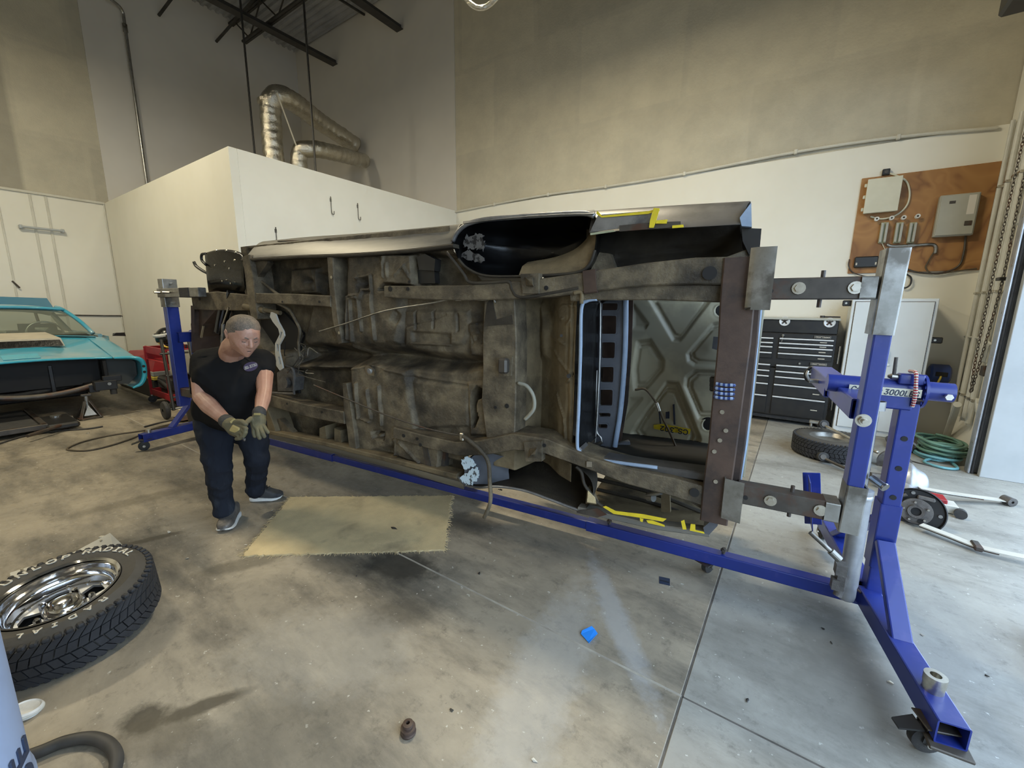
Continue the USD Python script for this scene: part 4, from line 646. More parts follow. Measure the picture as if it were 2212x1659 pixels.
# ---------------------------------------------------------------- the blue rotisserie that carries the body
rot = thing('car_rotisserie', 'blue steel car rotisserie with two end stands joined by a floor rail', 'car stand', CP0, 6.0, local=True)
def rp(name, mesh, mat, label=None, smooth=False, parent=None): return part(parent or rot, name, mesh, mat, label, smooth)
RW, RZ, RR = .33, .135, .112                                            # rail: depth of its axis and height
rp('rail', hollow((-1.22, RW, RR), (1.05, RW, RR), .07, .07), 'blue_paint', 'left length of the floor rail', 20)
rp('rail', hollow((.25, RW, RR), (3.62, RW, RR), .058, .058), 'blue_paint', 'middle length of the floor rail', 20)
rp('rail', hollow((3.48, RW, RR), (4.98, RW, RR), .07, .07), 'blue_paint', 'right length of the floor rail', 20)
for s in (3.62, 4.27): rp('rail_bolt', cat_(rod((s, RW, RR + .03), (s, RW, RR + .07), .009, 8), disc((s, RW, RR + .05), (0, 0, 1), .016, .012, 6)), 'dark_steel')
def caster(s, w, ang, mid=False, pedal=True, k=1.0):
    ca, sa = math.cos(ang), math.sin(ang); R = lambda m: T(m, (s, w, 0), rz=math.degrees(ang))
    c = rp('caster', R(cbox(.10, .085, .006, .002, (0, 0, .118 * k))), 'dark_steel', 'black swivel caster'); 
    rp('fork', cat_(*[R(hull([(-.035, y, .115 * k), (.035, y, .115 * k), (.045, y, .05), (.015, y, .04), (-.035, y + .003, .115 * k), (.035, y + .003, .115 * k), (.045, y + .003, .05), (.015, y + .003, .04)])) for y in (-.026, .023)]), 'black_metal', parent=c)
    rp('wheel', R(T(lathe([(0, -.018), (.035, -.018), (.047, -.013), (.047, .013), (.035, .018), (0, .018)], 24), (.022, 0, .047), rx=90)), 'black_rubber', parent=c, smooth=40)
    rp('axle_cap', R(T(lathe([(0, -.032), (.012, -.032), (.012, .032), (0, .032)], 12), (.022, 0, .047), rx=90)), 'zinc', parent=c)
    if pedal: rp('brake_pedal', R(hull([(.05, -.03, .105), (.05, .03, .105), (.115, -.02, .085), (.115, .02, .085), (.05, -.03, .098), (.05, .03, .098), (.115, -.02, .078), (.115, .02, .078)])), 'black_metal', parent=c)
def leg(a, b, name='leg'): rp(name, hollow(a, b, .085, .085), 'blue_paint', smooth=20)
# right stand
leg((4.90, RW - .02, RZ), (4.968, -.43, RZ)); leg((4.90, RW + .02, RZ), (4.845, 1.16, RZ)); rp('foot_plate', cbox(.11, .12, .012, .003, (4.965, -.40, RZ - .048)), 'dark_steel')
caster(4.95, -.37, math.radians(195)); caster(4.85, 1.10, math.radians(100)); caster(4.19, RW, math.radians(60), pedal=False, k=.62)
rp('leveling_bolt', cat_(disc((4.955, -.29, RZ + .042), (0, 0, 1), .030, .03, 20), disc((4.955, -.29, RZ + .07), (0, 0, 1), .032, .032, 20, .016)), 'zinc', 'round steel socket on the leg', 30)
rp('post', hollow((4.92, RW, RZ + .02), (4.92, RW, 1.10), .09, .068, .006, (1, 0, 0)), 'blue_paint', 'fixed upright of the right stand', 20)
for z in (.52, .66, .80, .94): rp('pin_hole', disc((4.92, RW - .046, z), (0, -1, 0), .012, .002, 12), 'black_deep')
rp('brace', hollow((4.918, RW - .06, .44), (4.935, -.04, .165), .07, .035), 'blue_paint', 'front diagonal brace', 20); rp('brace', hollow((4.92, RW + .07, .50), (4.86, .85, .16), .07, .035), 'blue_paint', 'rear diagonal brace', 20)
rp('post_sleeve', hollow((4.92, RW, .62), (4.92, RW, .30), .102, .08, .006, (1, 0, 0)), 'blue_paint')
rp('pivot_tube', rod((4.62, RW, 1.16), (5.06, RW, 1.155), .041, 32), 'blue_paint', 'round pivot tube', 30); rp('pivot_tube_bore', disc((5.0615, RW, 1.155), (1, 0, -.02), .034, .001, 24), 'black_deep')
rp('tube_bolt', cat_(rod((5.03, RW - .036, 1.145), (5.03, RW - .055, 1.145), .009, 10), disc((5.03, RW - .055, 1.145), (0, -1, 0), .014, .014, 6)), 'zinc')
hs = [Point(.060 * math.cos(a), .060 * math.sin(a)).buffer(.008, quad_segs=4) for a in np.arange(14) * 2 * math.pi / 14]
rp('index_plate', frame(slab(Point(0, 0).buffer(.074, quad_segs=16).difference(unary_union(hs)), .010), (4.955, RW, 1.152), (0, 1, 0), (0, 0, 1), (1, 0, 0)), 'blue_paint', 'round index plate ringed with holes', 20)
rp('lock_housing', cbox(.085, .05, .045, .005, (4.91, RW - .02, 1.205)), 'blue_paint', 'lock pin housing', 0); rp('lock_pin', lathe([(0, 0), (.013, 0), (.02, .015), (.02, .12), (0, .12)], 16) if False else rod((4.845, RW - .02, 1.212), (4.87, RW - .02, 1.212), .012, 16), 'steel_bright', smooth=30); rp('lock_pin_tip', rod((4.833, RW - .02, 1.212), (4.845, RW - .02, 1.212), .006, 12, .012), 'dark_steel', smooth=30); rp('lock_handle', rod((4.853, RW - .02, 1.215), (4.849, RW - .025, 1.298), .007, 10), 'dark_steel')
rp('head_box', cbox(.26, .09, .07, .006, (4.795, RW - .01, 1.105)), 'blue_paint', 'steel box under the pivot tube')
rp('decal', cbox(.25, .002, .036, .0005, (4.82, RW - .0575, 1.148)), 'plastic_cream', 'pale decal strip'); 
tm = text('Capacity 3000LBS', .024, .001, True); tm.apply_transform(np.array([[1, .25, 0, 0], [0, 1, 0, 0], [0, 0, 1, 0], [0, 0, 0, 1.0]])); b = tm.bounds; tm.apply_scale([.235 / (b[1][0] - b[0][0]), 1, 1]); rp('decal_lettering', frame(tm, (4.70, RW - .0588, 1.137), (1, 0, -.02), (.0, 0, 1), (0, -1, 0)), 'ink', 'italic capacity lettering')
# cross slide and upright arm of the head
rp('cross_slide', hollow((4.69, .90, 1.115), (4.705, .03, 1.10), .085, .085, .006), 'blue_paint', 'square slide across the head', 20); rp('cross_slide', hollow((4.688, .96, 1.115), (4.692, .50, 1.108), .10, .10, .006), 'blue_paint', 'outer sleeve of the slide', 20)
rp('slide_bolt', cat_(rod((4.64, .70, 1.11), (4.60, .70, 1.11), .012, 10), tube([(4.60, .70, 1.11), (4.585, .71, 1.14), (4.59, .73, 1.16)], .007, 6)), 'steel'); rp('crank', tube([(4.68, .98, 1.145), (4.64, 1.0, 1.15), (4.615, 1.0, 1.11), (4.63, 1.0, 1.07), (4.66, 1.0, 1.07)], .010, 8), 'black_metal', 'black bent crank', True)
AX = 4.70
rp('arm_post', hollow((AX, -.02, .62), (AX + .008, -.02, 1.72), .085, .056, .006, (1, 0, 0)), 'blue_paint', 'upright arm of the turning head', 20)
rp('arm_bolt', cat_(disc((AX - .01, -.06, 1.075), (0, -1, 0), .026, .006, 20), disc((AX - .01, -.066, 1.075), (0, -1, 0), .018, .014, 6), rod((AX - .01, -.075, 1.075), (AX - .01, -.098, 1.075), .010, 10)), 'zinc', 'large plated bolt')
for (z0, z1, zz, nm) in ((1.41, 1.725, 1.585, 'upper'), (.595, .80, .672, 'lower')):
    sl = rp('arm_sleeve', hollow((AX + .002, -.02, z0), (AX + .008, -.02, z1), .10, .070, .006, (1, 0, 0)), 'steel', f'bare steel {nm} sleeve', 20)
    rp('arm_sleeve_tab', hollow((AX - .036, -.02, zz), (AX - .085, -.02, zz), .10, .085), 'steel', parent=sl)
    ar = rp('mount_arm', beam((4.29, -.02, zz - .002), (AX - .05, -.02, zz), .085, .085), 'dark_steel', f'{nm} dark steel mounting arm')
    for s in (4.42, 4.60): rp('arm_bolt_head', cat_(disc((s, -.063, zz), (0, -1, 0), .024, .006, 16), disc((s, -.069, zz), (0, -1, 0), .015, .010, 6)), 'zinc', parent=ar)
    rp('arm_bolt_hole', disc((4.325, -.063, zz - .01), (0, -1, 0), .010, .002, 10), 'black_deep', parent=ar)
    rp('clamp_stud', rod((4.50, -.02, zz - .075), (4.50, -.02, zz + .07), .008, 8), 'dark_steel', parent=ar)
rp('mount_plate', sheet(loft([[(4.24, w, z) for w, z in ((-.03, 1.50), (-.06, 1.51), (-.065, 1.60), (-.06, 1.75))], [(4.262, w, z) for w, z in ((-.07, 1.50), (-.075, 1.51), (-.078, 1.60), (-.075, 1.75))], [(4.33, w, z) for w, z in ((-.07, 1.50), (-.075, 1.51), (-.078, 1.60), (-.075, 1.75))]], closed=False), .006), 'steel', 'bare bent upper mounting plate', 30)
rp('mount_plate', sheet(loft([[(4.225, w, z) for w, z in ((.03, .55), (.03, .65), (.03, .745))], [(4.24, w, z) for w, z in ((-.06, .54), (-.06, .65), (-.06, .735))], [(4.315, w, z) for w, z in ((-.065, .535), (-.065, .65), (-.065, .73))]], closed=False), .006), 'steel', 'bare bent lower mounting plate', 30)
# hydraulic ram
jk = rp('hydraulic_ram', lathe([(0, 0), (.05, 0), (.055, .02), (.055, .05), (.058, .06), (.058, .60), (.063, .61), (.063, .625), (.058, .635), (.063, .645), (.063, .66), (.04, .67), (0, .67)], 32), 'steel_bright') if False else None
def inc(m): return frame(m, (4.797, RW - .13, .150), *basis((-.010, .02, 1), (0, 1, 0)))
rp('ram_cylinder', inc(lathe([(0, 0), (.030, 0), (.034, .02), (.034, .07), (.037, .08), (.037, .50), (.041, .51), (.041, .52), (.037, .527), (.041, .534), (.041, .55), (.02, .56), (0, .56)], 32)), 'bare_alu', 'grey hydraulic cylinder', 35); rp('ram_rod', inc(lathe([(0, .55), (.015, .55), (.015, .92), (0, .93)], 24)), 'steel_bright', 'bright piston rod', 35); rp('ram_eye', inc(lathe([(.03, .92), (.034, .92), (.034, .96), (.03, .96), (.03, .92)], 20)), 'steel', smooth=30)
rp('ram_pin', cat_(rod((4.80, RW - .05, 1.085), (4.80, RW - .13, 1.085), .012, 10), beam((4.775, RW - .13, 1.105), (4.785, RW - .14, 1.085), .006, .004)), 'steel'); rp('ram_valve', cat_(rod((4.81, RW - .14, .765), (4.842, RW - .19, .752), .016, 14), disc((4.842, RW - .19, .752), (.5, -.6, -.3), .019, .008, 14)), 'steel_bright', smooth=30)
rp('ram_pump', cat_(hull([(4.725 + a, .08 + b, .22 + c) for a in (0, .03) for b in (0, .05) for c in (.03, .13)]), hull([(4.712 + a, .06 + b, .33 + c) for a in (0, .04) for b in (0, .05) for c in (0, .05)]), rod((4.745, .12, .20), (4.765, .14, .30), .018), hull([(4.708 + a, .07 + b, .25 + c) for a in (0, .03) for b in (0, .04) for c in (0, .05)])), 'cast_iron', 'dark pump block', 30)
rp('pump_handle', cat_(rod((4.597, .05, .512), (4.705, .05, .424), .010, 12)), 'steel', 'long pump lever', 30); rp('pump_socket', rod((4.68, .05, .445), (4.715, .047, .416), .016, 14), 'steel'); rp('base_wire', tube([(4.76, RW - .12, .22), (4.83, RW - .1, .20), (4.88, RW - .06, .14), (4.90, RW - .1, .10)], .005, 5), 'rust_brown')
rp('base_bolts', cat_(disc((4.885, RW - .055, .12), (0, -1, 0), .014, .02, 6), disc((4.90, RW - .055, .09), (0, -1, 0), .014, .02, 6)), 'zinc')
rp('spare_angle', cat_(beam((4.76, .95, .16), (4.70, .88, .52), .09, .006, (0, 1, 0)), beam((4.745, .90, .16), (4.685, .82, .50), .006, .09, (0, 1, 0))), 'blue_paint')
# left stand
LS = -1.13
leg((LS, RW - .02, RZ), (LS + .085, -.33, RZ)); leg((LS, RW + .02, RZ), (LS - .06, 1.05, RZ)); caster(LS + .08, -.29, math.radians(250)); caster(LS - .05, 1.0, math.radians(100))
rp('post', hollow((LS - .02, RW, RZ), (LS - .45, RW + .02, 1.52) if False else (LS - .02, RW, 1.10), .105, .085, .006, (1, 0, 0)), 'blue_paint', 'fixed upright of the left stand', 20)
rp('brace', hollow((LS - .02, RW - .06, .50), (LS + .05, -.05, .17), .07, .035), 'blue_paint', smooth=20); rp('leg_bolt', disc((LS + .078, -.26, RZ + .043), (0, 0, 1), .022, .03, 12), 'zinc')
LA = -.80
rp('pivot_tube', rod((LS - .1, RW, 1.16), (LA + .05, RW, 1.16), .045, 28), 'blue_paint', smooth=30); rp('arm_post', hollow((LA, -.02, .45), (LA, -.02, 1.66), .105, .075, .006, (1, 0, 0)), 'blue_paint', 'upright arm of the left head', 20); rp('cross_slide', hollow((LA + .03, .95, 1.16), (LA + .03, -.02, 1.16), .11, .10), 'blue_paint', smooth=20)
sl = rp('arm_sleeve', hollow((LA, -.02, 1.46), (LA, -.02, 1.73), .125, .095, .006, (1, 0, 0)), 'steel', 'bare steel upper sleeve', 20)
ar = rp('mount_arm', beam((LA - .06, -.06, 1.595), (-.15, -.03, 1.60), .07, .085), 'steel', 'upper bare mounting arm'); rp('arm_wrap', beam((-.46, -.045, 1.597), (-.30, -.038, 1.598), .076, .09), 'black_rubber', parent=ar)
for s in (-.78, -.62): rp('clamp_stud', rod((s, -.06, 1.60), (s, -.15, 1.60), .010, 8), 'zinc', parent=ar)
rp('mount_arm', beam((LA + .05, .30, 1.16), (.1, .45, 1.16), .07, .085), 'steel'); rp('mount_arm', beam((LA - .06, -.02, .60), (.25, .0, .60), .07, .085), 'dark_steel', 'lower dark mounting arm')
for z in (1.50, 1.69): rp('sleeve_stud', rod((LA + .05, -.02, z), (LA + .11, -.02, z), .008, 8), 'zinc')
rp('lock_pin', cat_(rod((LA - .1, RW, 1.27), (LA - .16, RW - .1, 1.36), .008, 8), rod((LA + .05, RW - .1, 1.20), (LA + .34, RW - .1, 1.21), .018, 10), rod((-.55, .1, 1.16), (-.48, .1, 1.28), .010, 8)), 'steel_bright')
# cords on it
def wrapcord(name, label, pts, r, n, cols):
    q = thing(name, label, 'cord', CP0, 6.0, local=True); P = catmull(pts, 16); L = np.r_[0, np.cumsum(np.linalg.norm(np.diff(P, axis=0), axis=1))]; e = np.linspace(0, L[-1], n + 1)
    for c in (0, 1):
        ms = []
        for k in range(c, n, 2):
            s = np.linspace(e[k], e[k + 1], 4); ms.append(tube(np.stack([np.interp(s, L, P[:, j]) for j in range(3)], 1), r, 6, 0))
        part(q, ['braid', 'fleck'][c], cat_(*ms), cols[c], ['main colour of the braided cord', 'contrast flecks of the cord'][c], kind='stuff')
wrapcord('bungee_cord', 'red and white bungee cord looped over the pivot tube by the index plate', [(4.915, RW + .02, 1.236), (4.915, RW - .05, 1.238), (4.917, RW - .066, 1.20), (4.92, RW - .072, 1.15), (4.922, RW - .066, 1.115), (4.922, RW - .06, 1.09)], .0075, 40, ('red_paint', 'letter_white'))
y0 = cp(1546, 838, -.06); y1 = cp(1585, 838, -.06)
for k in range(3): pass
wrapcord('tie_cord', 'blue and white cord wound tightly around the brown tail crossmember', [p for k in range(4) for p in ((y0[0], -.058, y0[2] + .02 - .020 * k), ((y0[0] + y1[0]) / 2, -.066, y0[2] + .018 - .020 * k), (y1[0], -.058, y1[2] + .012 - .020 * k), (y1[0] - .02, .02, y0[2] + .0 - .020 * k), (y0[0] + .02, .02, y0[2] + .0 - .020 * k))], .0075, 110, ('cloth_blue', 'hose_reel'))
# ---------------------------------------------------------------- the man
def pd(px, py, dep): return CAM + ray(px, py) * dep           # pixel at a distance along the view axis
man = thing('person', 'man in a black T-shirt, dark jeans and work gloves, stooping with hands together', 'person', (-3.2, 1.25, 0))
J = lambda d: {k: (pd(x, y, z), r) for k, (x, y, z, r) in d.items()}
# bare body: one continuous skin from head to wrists
sk = J(dict(neck=(494, 768, 2.70, .062), chest=(498, 800, 2.80, .085), rs=(446, 787, 2.74, .060), ls=(566, 784, 2.80, .052), re0=(437, 815, 2.68, .062), re=(435, 858, 2.62, .047), rf=(452, 876, 2.56, .050), rw=(491, 911, 2.47, .031), le0=(571, 810, 2.74, .054), le=(571, 846, 2.66, .043), lf=(568, 862, 2.62, .044), lw=(561, 896, 2.53, .029),
    nape=(505, 750, 2.62, .070)))
hc = pd(527, 722, 2.50); hf = (pd(556, 755, 2.41) - pd(524, 722, 2.52)); hf /= np.linalg.norm(hf)          # head centre and the way the face looks
hu = pd(518, 682, 2.50) - pd(537, 765, 2.47); hu -= hf * (hu @ hf); hu /= np.linalg.norm(hu); hl = np.cross(hu, hf)   # crown, and his left
def hp(x, y, z, k=.98): return hc + k * (hl * x + hf * y + hu * z)
hd = {'h' + n: (hp(x, y, z), r) for n, (x, y, z, r) in dict(back=(0, -.040, .020, .080), top=(0, .010, .040, .078), front=(0, .040, .030, .066), tl=(.022, .0, .005, .064), tr=(-.022, .0, .005, .064), bl=(.030, .078, .012, .024), br=(-.030, .078, .012, .024), cl=(.040, .055, -.030, .030), cr=(-.040, .055, -.030, .030), jl=(.048, .010, -.070, .022), jr=(-.048, .010, -.070, .022), mouth=(0, .072, -.066, .030), chin=(0, .070, -.100, .021), occ=(0, -.045, -.045, .055),
    n0=(0, .098, .008, .010), n1=(0, .118, -.028, .0125), na=(.012, .103, -.036, .009), nb=(-.012, .103, -.036, .009), lu=(0, .099, -.062, .006), ll=(0, .096, -.078, .0065), lc=(.020, .085, -.069, .006), ld=(-.020, .085, -.069, .006)).items()}
sk |= hd
body = organic(sk, [('neck', 'nape', 'chest'), ('neck', 'nape', 'hocc'), ('nape', 'hocc', 'hjl', 'hjr'), ('hback', 'htop', 'hocc'), ('htop', 'hfront', 'hbl', 'hbr'), ('htl', 'htr', 'hback'), ('hfront', 'hbl', 'hcl', 'htl'), ('hfront', 'hbr', 'hcr', 'htr'), ('hcl', 'hcr', 'hmouth', 'hfront'), ('hmouth', 'hchin', 'hcl', 'hcr'), ('hchin', 'hjl', 'hcl'), ('hchin', 'hjr', 'hcr'), ('hjl', 'htl', 'hocc'), ('hjr', 'htr', 'hocc'), ('hjl', 'hjr', 'hchin', 'hocc'), ('hbl', 'hbr', 'hmouth'), ('hn0', 'hn1'), ('hn1', 'hna'), ('hn1', 'hnb'), ('hlu', 'hlc'), ('hlu', 'hld'), ('hll', 'hlc'), ('hll', 'hld'),
    ('chest', 'rs', 'neck'), ('chest', 'ls', 'neck'), ('rs', 're0'), ('re0', 're'), ('re', 'rf'), ('rf', 'rw'), ('ls', 'le0'), ('le0', 'le'), ('le', 'lf'), ('lf', 'lw')], .007, 10)
v = body.vertices.copy()
def push(c, r, amt, dirn):
    global v; d = np.linalg.norm(v - c, axis=1); v = v + np.exp(-(d / r) ** 2)[:, None] * amt * dirn
for s_ in (-1, 1): push(hp(s_ * .031, .098, -.006), .014, -.012, hf); push(hp(s_ * .03, .10, .016), .016, .004, hf)
push(hp(0, .097, -.070), .012, -.004, hf); body.vertices = v
part(man, 'body', body, 'skin', 'bare head and forearms', True)
for s_ in (-1, 1):
    part(man, 'ear', organic({'a': (hp(s_ * .083, -.012, .012), .011), 'b': (hp(s_ * .088, -.024, .004), .011), 'c': (hp(s_ * .082, -.014, -.026), .009), 'd': (hp(s_ * .086, -.026, .014), .009), 'e': (hp(s_ * .078, -.004, -.004), .008)}, [('a', 'd'), ('d', 'b'), ('b', 'c'), ('c', 'e'), ('a', 'e')], .004, 3), 'skin', smooth=True)
    part(man, 'eyebrow', tube([hp(s_ * .014, .103, .014), hp(s_ * .030, .102, .021), hp(s_ * .046, .088, .014)], .0045, 6), 'hair', smooth=True)
    e_ = part(man, 'eye', T(trimesh.creation.icosphere(2, .0115), hp(s_ * .031, .082, -.006)), 'skin', 'lowered eyelid', True); part(e_, 'lash_line', tube([hp(s_ * .020, .0915, -.010), hp(s_ * .031, .0945, -.012), hp(s_ * .042, .088, -.010)], .0022, 6), 'hair', smooth=True); part(e_, 'eyelid', tube([hp(s_ * .020, .0925, -.004), hp(s_ * .031, .0965, -.001), hp(s_ * .042, .089, -.005)], .0035, 6), 'skin', smooth=True)
part(man, 'mouth', tube([hp(-.020, .090, -.070), hp(0, .1015, -.069), hp(.020, .090, -.070)], .0022, 6), 'rust_brown', smooth=True)
hr = organic({'a': (hp(0, -.041, .023), .0835), 'b': (hp(0, .008, .045), .0810), 'c': (hp(0, .028, .043), .069), 'd': (hp(.026, -.022, .010), .066), 'e': (hp(-.026, -.022, .010), .066), 'f': (hp(0, -.049, -.030), .056)}, [('a', 'b'), ('b', 'c'), ('d', 'e', 'a'), ('d', 'e', 'b'), ('a', 'f')], .010, 3)
part(man, 'hair', hr, 'hair', 'very short greying hair', True)
# shirt
sh = J(dict(col=(497, 772, 2.70, .080), up=(500, 790, 2.80, .12), rs=(446, 782, 2.72, .088), ls=(566, 780, 2.80, .082), rc=(462, 812, 2.70, .125), lc=(542, 810, 2.75, .115), rse=(438, 806, 2.69, .077), lse=(571, 798, 2.76, .068), rb=(462, 850, 2.76, .12), lb=(532, 848, 2.78, .115), rh=(465, 888, 2.82, .125), lh=(530, 888, 2.84, .105), mid=(502, 850, 2.68, .11), low=(505, 900, 2.72, .10), back=(490, 850, 2.95, .11)))
shirt = organic(sh, [('col', 'rs', 'up'), ('col', 'ls', 'up'), ('rs', 'rc', 'up'), ('ls', 'lc', 'up'), ('col', 'rc', 'lc'), ('rs', 'rse'), ('ls', 'lse'), ('rc', 'lc', 'mid', 'rb', 'lb'), ('rb', 'lb', 'mid', 'rh', 'lh', 'low'), ('back', 'rh', 'lh', 'up'), ('rc', 'rb', 'back'), ('lc', 'lb', 'back')], .016, 8)
sv = shirt.vertices; nrm = shirt.vertex_normals; shirt.vertices = sv + nrm * ((meshkit.fbm(sv * [9, 9, 5], 3, 4) - .5) * .03)[:, None]
part(man, 'shirt', shirt, 'shirt_black', 'black short-sleeved T-shirt', True)
lc = pd(544, 791, 2.640); lx = pd(556, 787, 2.640) - lc; lx /= np.linalg.norm(lx); lz = CAM - lc; lz -= lx * (lz @ lx); lz /= np.linalg.norm(lz); ly = np.cross(lz, lx)
lc = lc + lz * .012
part(man, 'shirt_logo', frame(slab([(.046 * math.cos(a), .028 * math.sin(a)) for a in np.arange(28) * 2 * math.pi / 28], .004), lc, lx, ly, lz), 'logo_purple', 'oval purple chest logo'); tm = text('JIU JITSU', .017, .002, True); tm.apply_translation([-tm.bounds[1][0] / 2, -.007, .004]); tm.apply_scale([.082 / (tm.bounds[1][0] - tm.bounds[0][0]), 1, 1]); part(man, 'logo_lettering', frame(tm, lc, lx, ly, lz), 'letter_white', 'white lettering across the logo')
# jeans
tr = J(dict(rw=(465, 893, 2.86, .122), lw=(528, 893, 2.90, .112), seat=(492, 915, 2.98, .12), rt=(466, 935, 2.80, .112), rk=(470, 1000, 2.74, .079), rk2=(472, 1018, 2.76, .074), rc=(478, 1070, 2.86, .070), ra=(484, 1108, 2.86, .060), lt=(544, 932, 2.86, .098), lk=(556, 990, 2.88, .077), lk2=(556, 1005, 2.91, .073), lcf=(552, 1038, 3.0, .070), la=(553, 1058, 3.02, .062)))
jeans = organic(tr, [('rw', 'lw', 'seat'), ('rw', 'rt', 'seat'), ('lw', 'lt', 'seat'), ('rt', 'rk'), ('rk', 'rk2'), ('rk2', 'rc'), ('rc', 'ra'), ('lt', 'lk'), ('lk', 'lk2'), ('lk2', 'lcf'), ('lcf', 'la')], .016, 6)
jv = jeans.vertices; jn = jeans.vertex_normals; jeans.vertices = jv + jn * ((meshkit.fbm(jv * [10, 10, 14], 3, 11) - .5) * .035 + .010 * np.sin(jv[:, 2] * 55 + 6 * meshkit.noise(jv * 8, 3)) * np.exp(-(jv[:, 2] / .25) ** 2))[:, None]
part(man, 'jeans', jeans, 'jeans', 'dark blue work jeans', True); part(man, 'pocket_flap', cbox(.09, .03, .14, .012, pd(430, 905, 2.76)), 'dirt_dark', 'grey cloth hanging at the hip')
# shoes on the floor
def shoe(heel, toe, lab, up):
    heel, toe = np.array([*heel, 0.]), np.array([*toe, 0.]); d = toe - heel; L = np.linalg.norm(d); d /= L; n = np.array([-d[1], d[0], 0]); ss = np.array([0, .03, .12, .3, .5, .7, .86, .96, 1.0])
    wd = np.array([.022, .034, .040, .041, .046, .052, .048, .034, .015]); z0 = np.array([.012, .004, .0, .0, .0, .0, .006, .014, .024]); z1 = np.array([.034, .038, .038, .034, .030, .028, .028, .030, .032])
    a = np.arange(20) * 2 * np.pi / 20; sec = lambda w, lo, hi, k: [heel + d * L * ss[k] + n * w * np.sign(math.cos(t)) * abs(math.cos(t)) ** .6 + np.array([0, 0, (lo + hi) / 2 + (hi - lo) / 2 * np.sign(math.sin(t)) * abs(math.sin(t)) ** .6]) for t in a]
    s = part(man, 'shoe', loft([sec(wd[k] * .95, z1[k] - .012, [.10, .115, .125, .125, .10, .075, .062, .052, .036][k], k) for k in range(9)], cap=True), up, lab, True)
    part(s, 'sole', loft([sec(wd[k] + .004, z0[k], z1[k], k) for k in range(9)], cap=True), 'shoe_white', 'white sole', True)
    for q in (.42, .50, .58): part(s, 'lace', tube([heel + d * L * q + n * w_ + np.array([0, 0, .118 - .11 * (q - .4) - 3 * w_ * w_]) for w_ in (-.028, 0, .028)], .004, 5), 'black_rubber')
hR = at(484, 1128, z=0)[:2]; shoe(hR + [-.03, .09], at(500, 1142, z=0)[:2] + [.02, -.06], 'dark grey sock-like trainer, nearer foot', 'cast_iron')
hL = at(533, 1082, z=0)[:2]; shoe(hL + [.02, .02], at(612, 1076, z=0)[:2] + [-.0, -.0], 'black trainer with a thick white sole, farther foot', 'shoe_dark')
# gloved hands: palm, thumb and four separate fingers each
def hand(parts, mat, lab):
    jj = {k: (pd(*p[:3]), p[3]) for k, p in parts.items()}
    return jj
hr_ = hand(dict(w=(490, 911, 2.47, .036), w2=(497, 916, 2.455, .040), p1=(506, 916, 2.44, .030), p2=(504, 930, 2.435, .030), p3=(518, 922, 2.42, .026), p4=(514, 936, 2.415, .026),
    i1=(524, 920, 2.40, .0145), i2=(531, 926, 2.38, .013), i3=(529, 935, 2.385, .012), m1=(524, 927, 2.395, .0145), m2=(530, 934, 2.38, .013), m3=(526, 942, 2.385, .012), r1=(521, 934, 2.395, .014), r2=(526, 941, 2.385, .0125), r3=(520, 946, 2.39, .0115), l1=(515, 940, 2.40, .0125), l2=(518, 947, 2.39, .0115), l3=(511, 948, 2.395, .0105), t1=(512, 911, 2.415, .017), t2=(523, 911, 2.40, .015), t3=(531, 917, 2.39, .013)), 0, 0)
gb = [('w', 'w2'), ('w2', 'p1', 'p2'), ('p1', 'p2', 'p3', 'p4'), ('p3', 'i1'), ('i1', 'i2'), ('i2', 'i3'), ('p3', 'p4', 'm1'), ('m1', 'm2'), ('m2', 'm3'), ('p4', 'r1'), ('r1', 'r2'), ('r2', 'r3'), ('p4', 'l1'), ('l1', 'l2'), ('l2', 'l3'), ('p1', 't1'), ('t1', 't2'), ('t2', 't3')]
g = part(man, 'glove', organic(hr_, gb, .005, 3), 'glove_olive', 'olive and tan work glove closed round the rag', True)
part(g, 'back_patch', organic({'a': (pd(505, 921, 2.405), .010), 'b': (pd(517, 927, 2.39), .010), 'c': (pd(510, 934, 2.40), .010), 'd': (pd(500, 929, 2.41), .010)}, [('a', 'b', 'c', 'd')], .01, 2), 'glove_tan', 'tan back patch', True); part(g, 'cuff_tab', hull([pd(x, y, z) for z in (2.405, 2.43) for x, y in ((496, 911), (506, 903), (509, 907), (499, 915))]), 'glove_tan')
part(g, 'cuff', organic({'a': (pd(488, 909, 2.475), .0405), 'b': (pd(492, 912, 2.465), .0415)}, [('a', 'b')], .01, 1), 'black_rubber', 'black cuff', True)
hl_ = hand(dict(w=(560, 892, 2.535, .034), w2=(559, 903, 2.525, .038), p1=(550, 908, 2.51, .026), p2=(564, 909, 2.52, .028), p3=(552, 920, 2.50, .025), p4=(563, 921, 2.51, .025),
    i1=(549, 925, 2.49, .0145), i2=(549, 936, 2.48, .013), i3=(551, 942, 2.48, .012), m1=(556, 927, 2.485, .0145), m2=(558, 938, 2.475, .0135), m3=(561, 946, 2.475, .012), r1=(563, 927, 2.49, .014), r2=(568, 937, 2.48, .0125), r3=(571, 943, 2.485, .0115), l1=(570, 921, 2.505, .0125), l2=(575, 929, 2.50, .0115), l3=(579, 934, 2.50, .0105), t1=(542, 905, 2.49, .016), t2=(534, 911, 2.45, .014), t3=(529, 917, 2.43, .0125)), 0, 0)
g = part(man, 'glove', organic(hl_, gb, .005, 3), 'glove_olive', 'olive work glove with fingers pointing down', True)
part(g, 'cuff', organic({'a': (pd(560, 890, 2.54), .0385), 'b': (pd(560, 895, 2.535), .039)}, [('a', 'b')], .01, 1), 'black_rubber', 'black cuff', True); part(g, 'cuff_tab', hull([pd(x, y, z) for z in (2.488, 2.50) for x, y in ((548, 892), (563, 892), (563, 897), (548, 897))]), 'glove_tan')
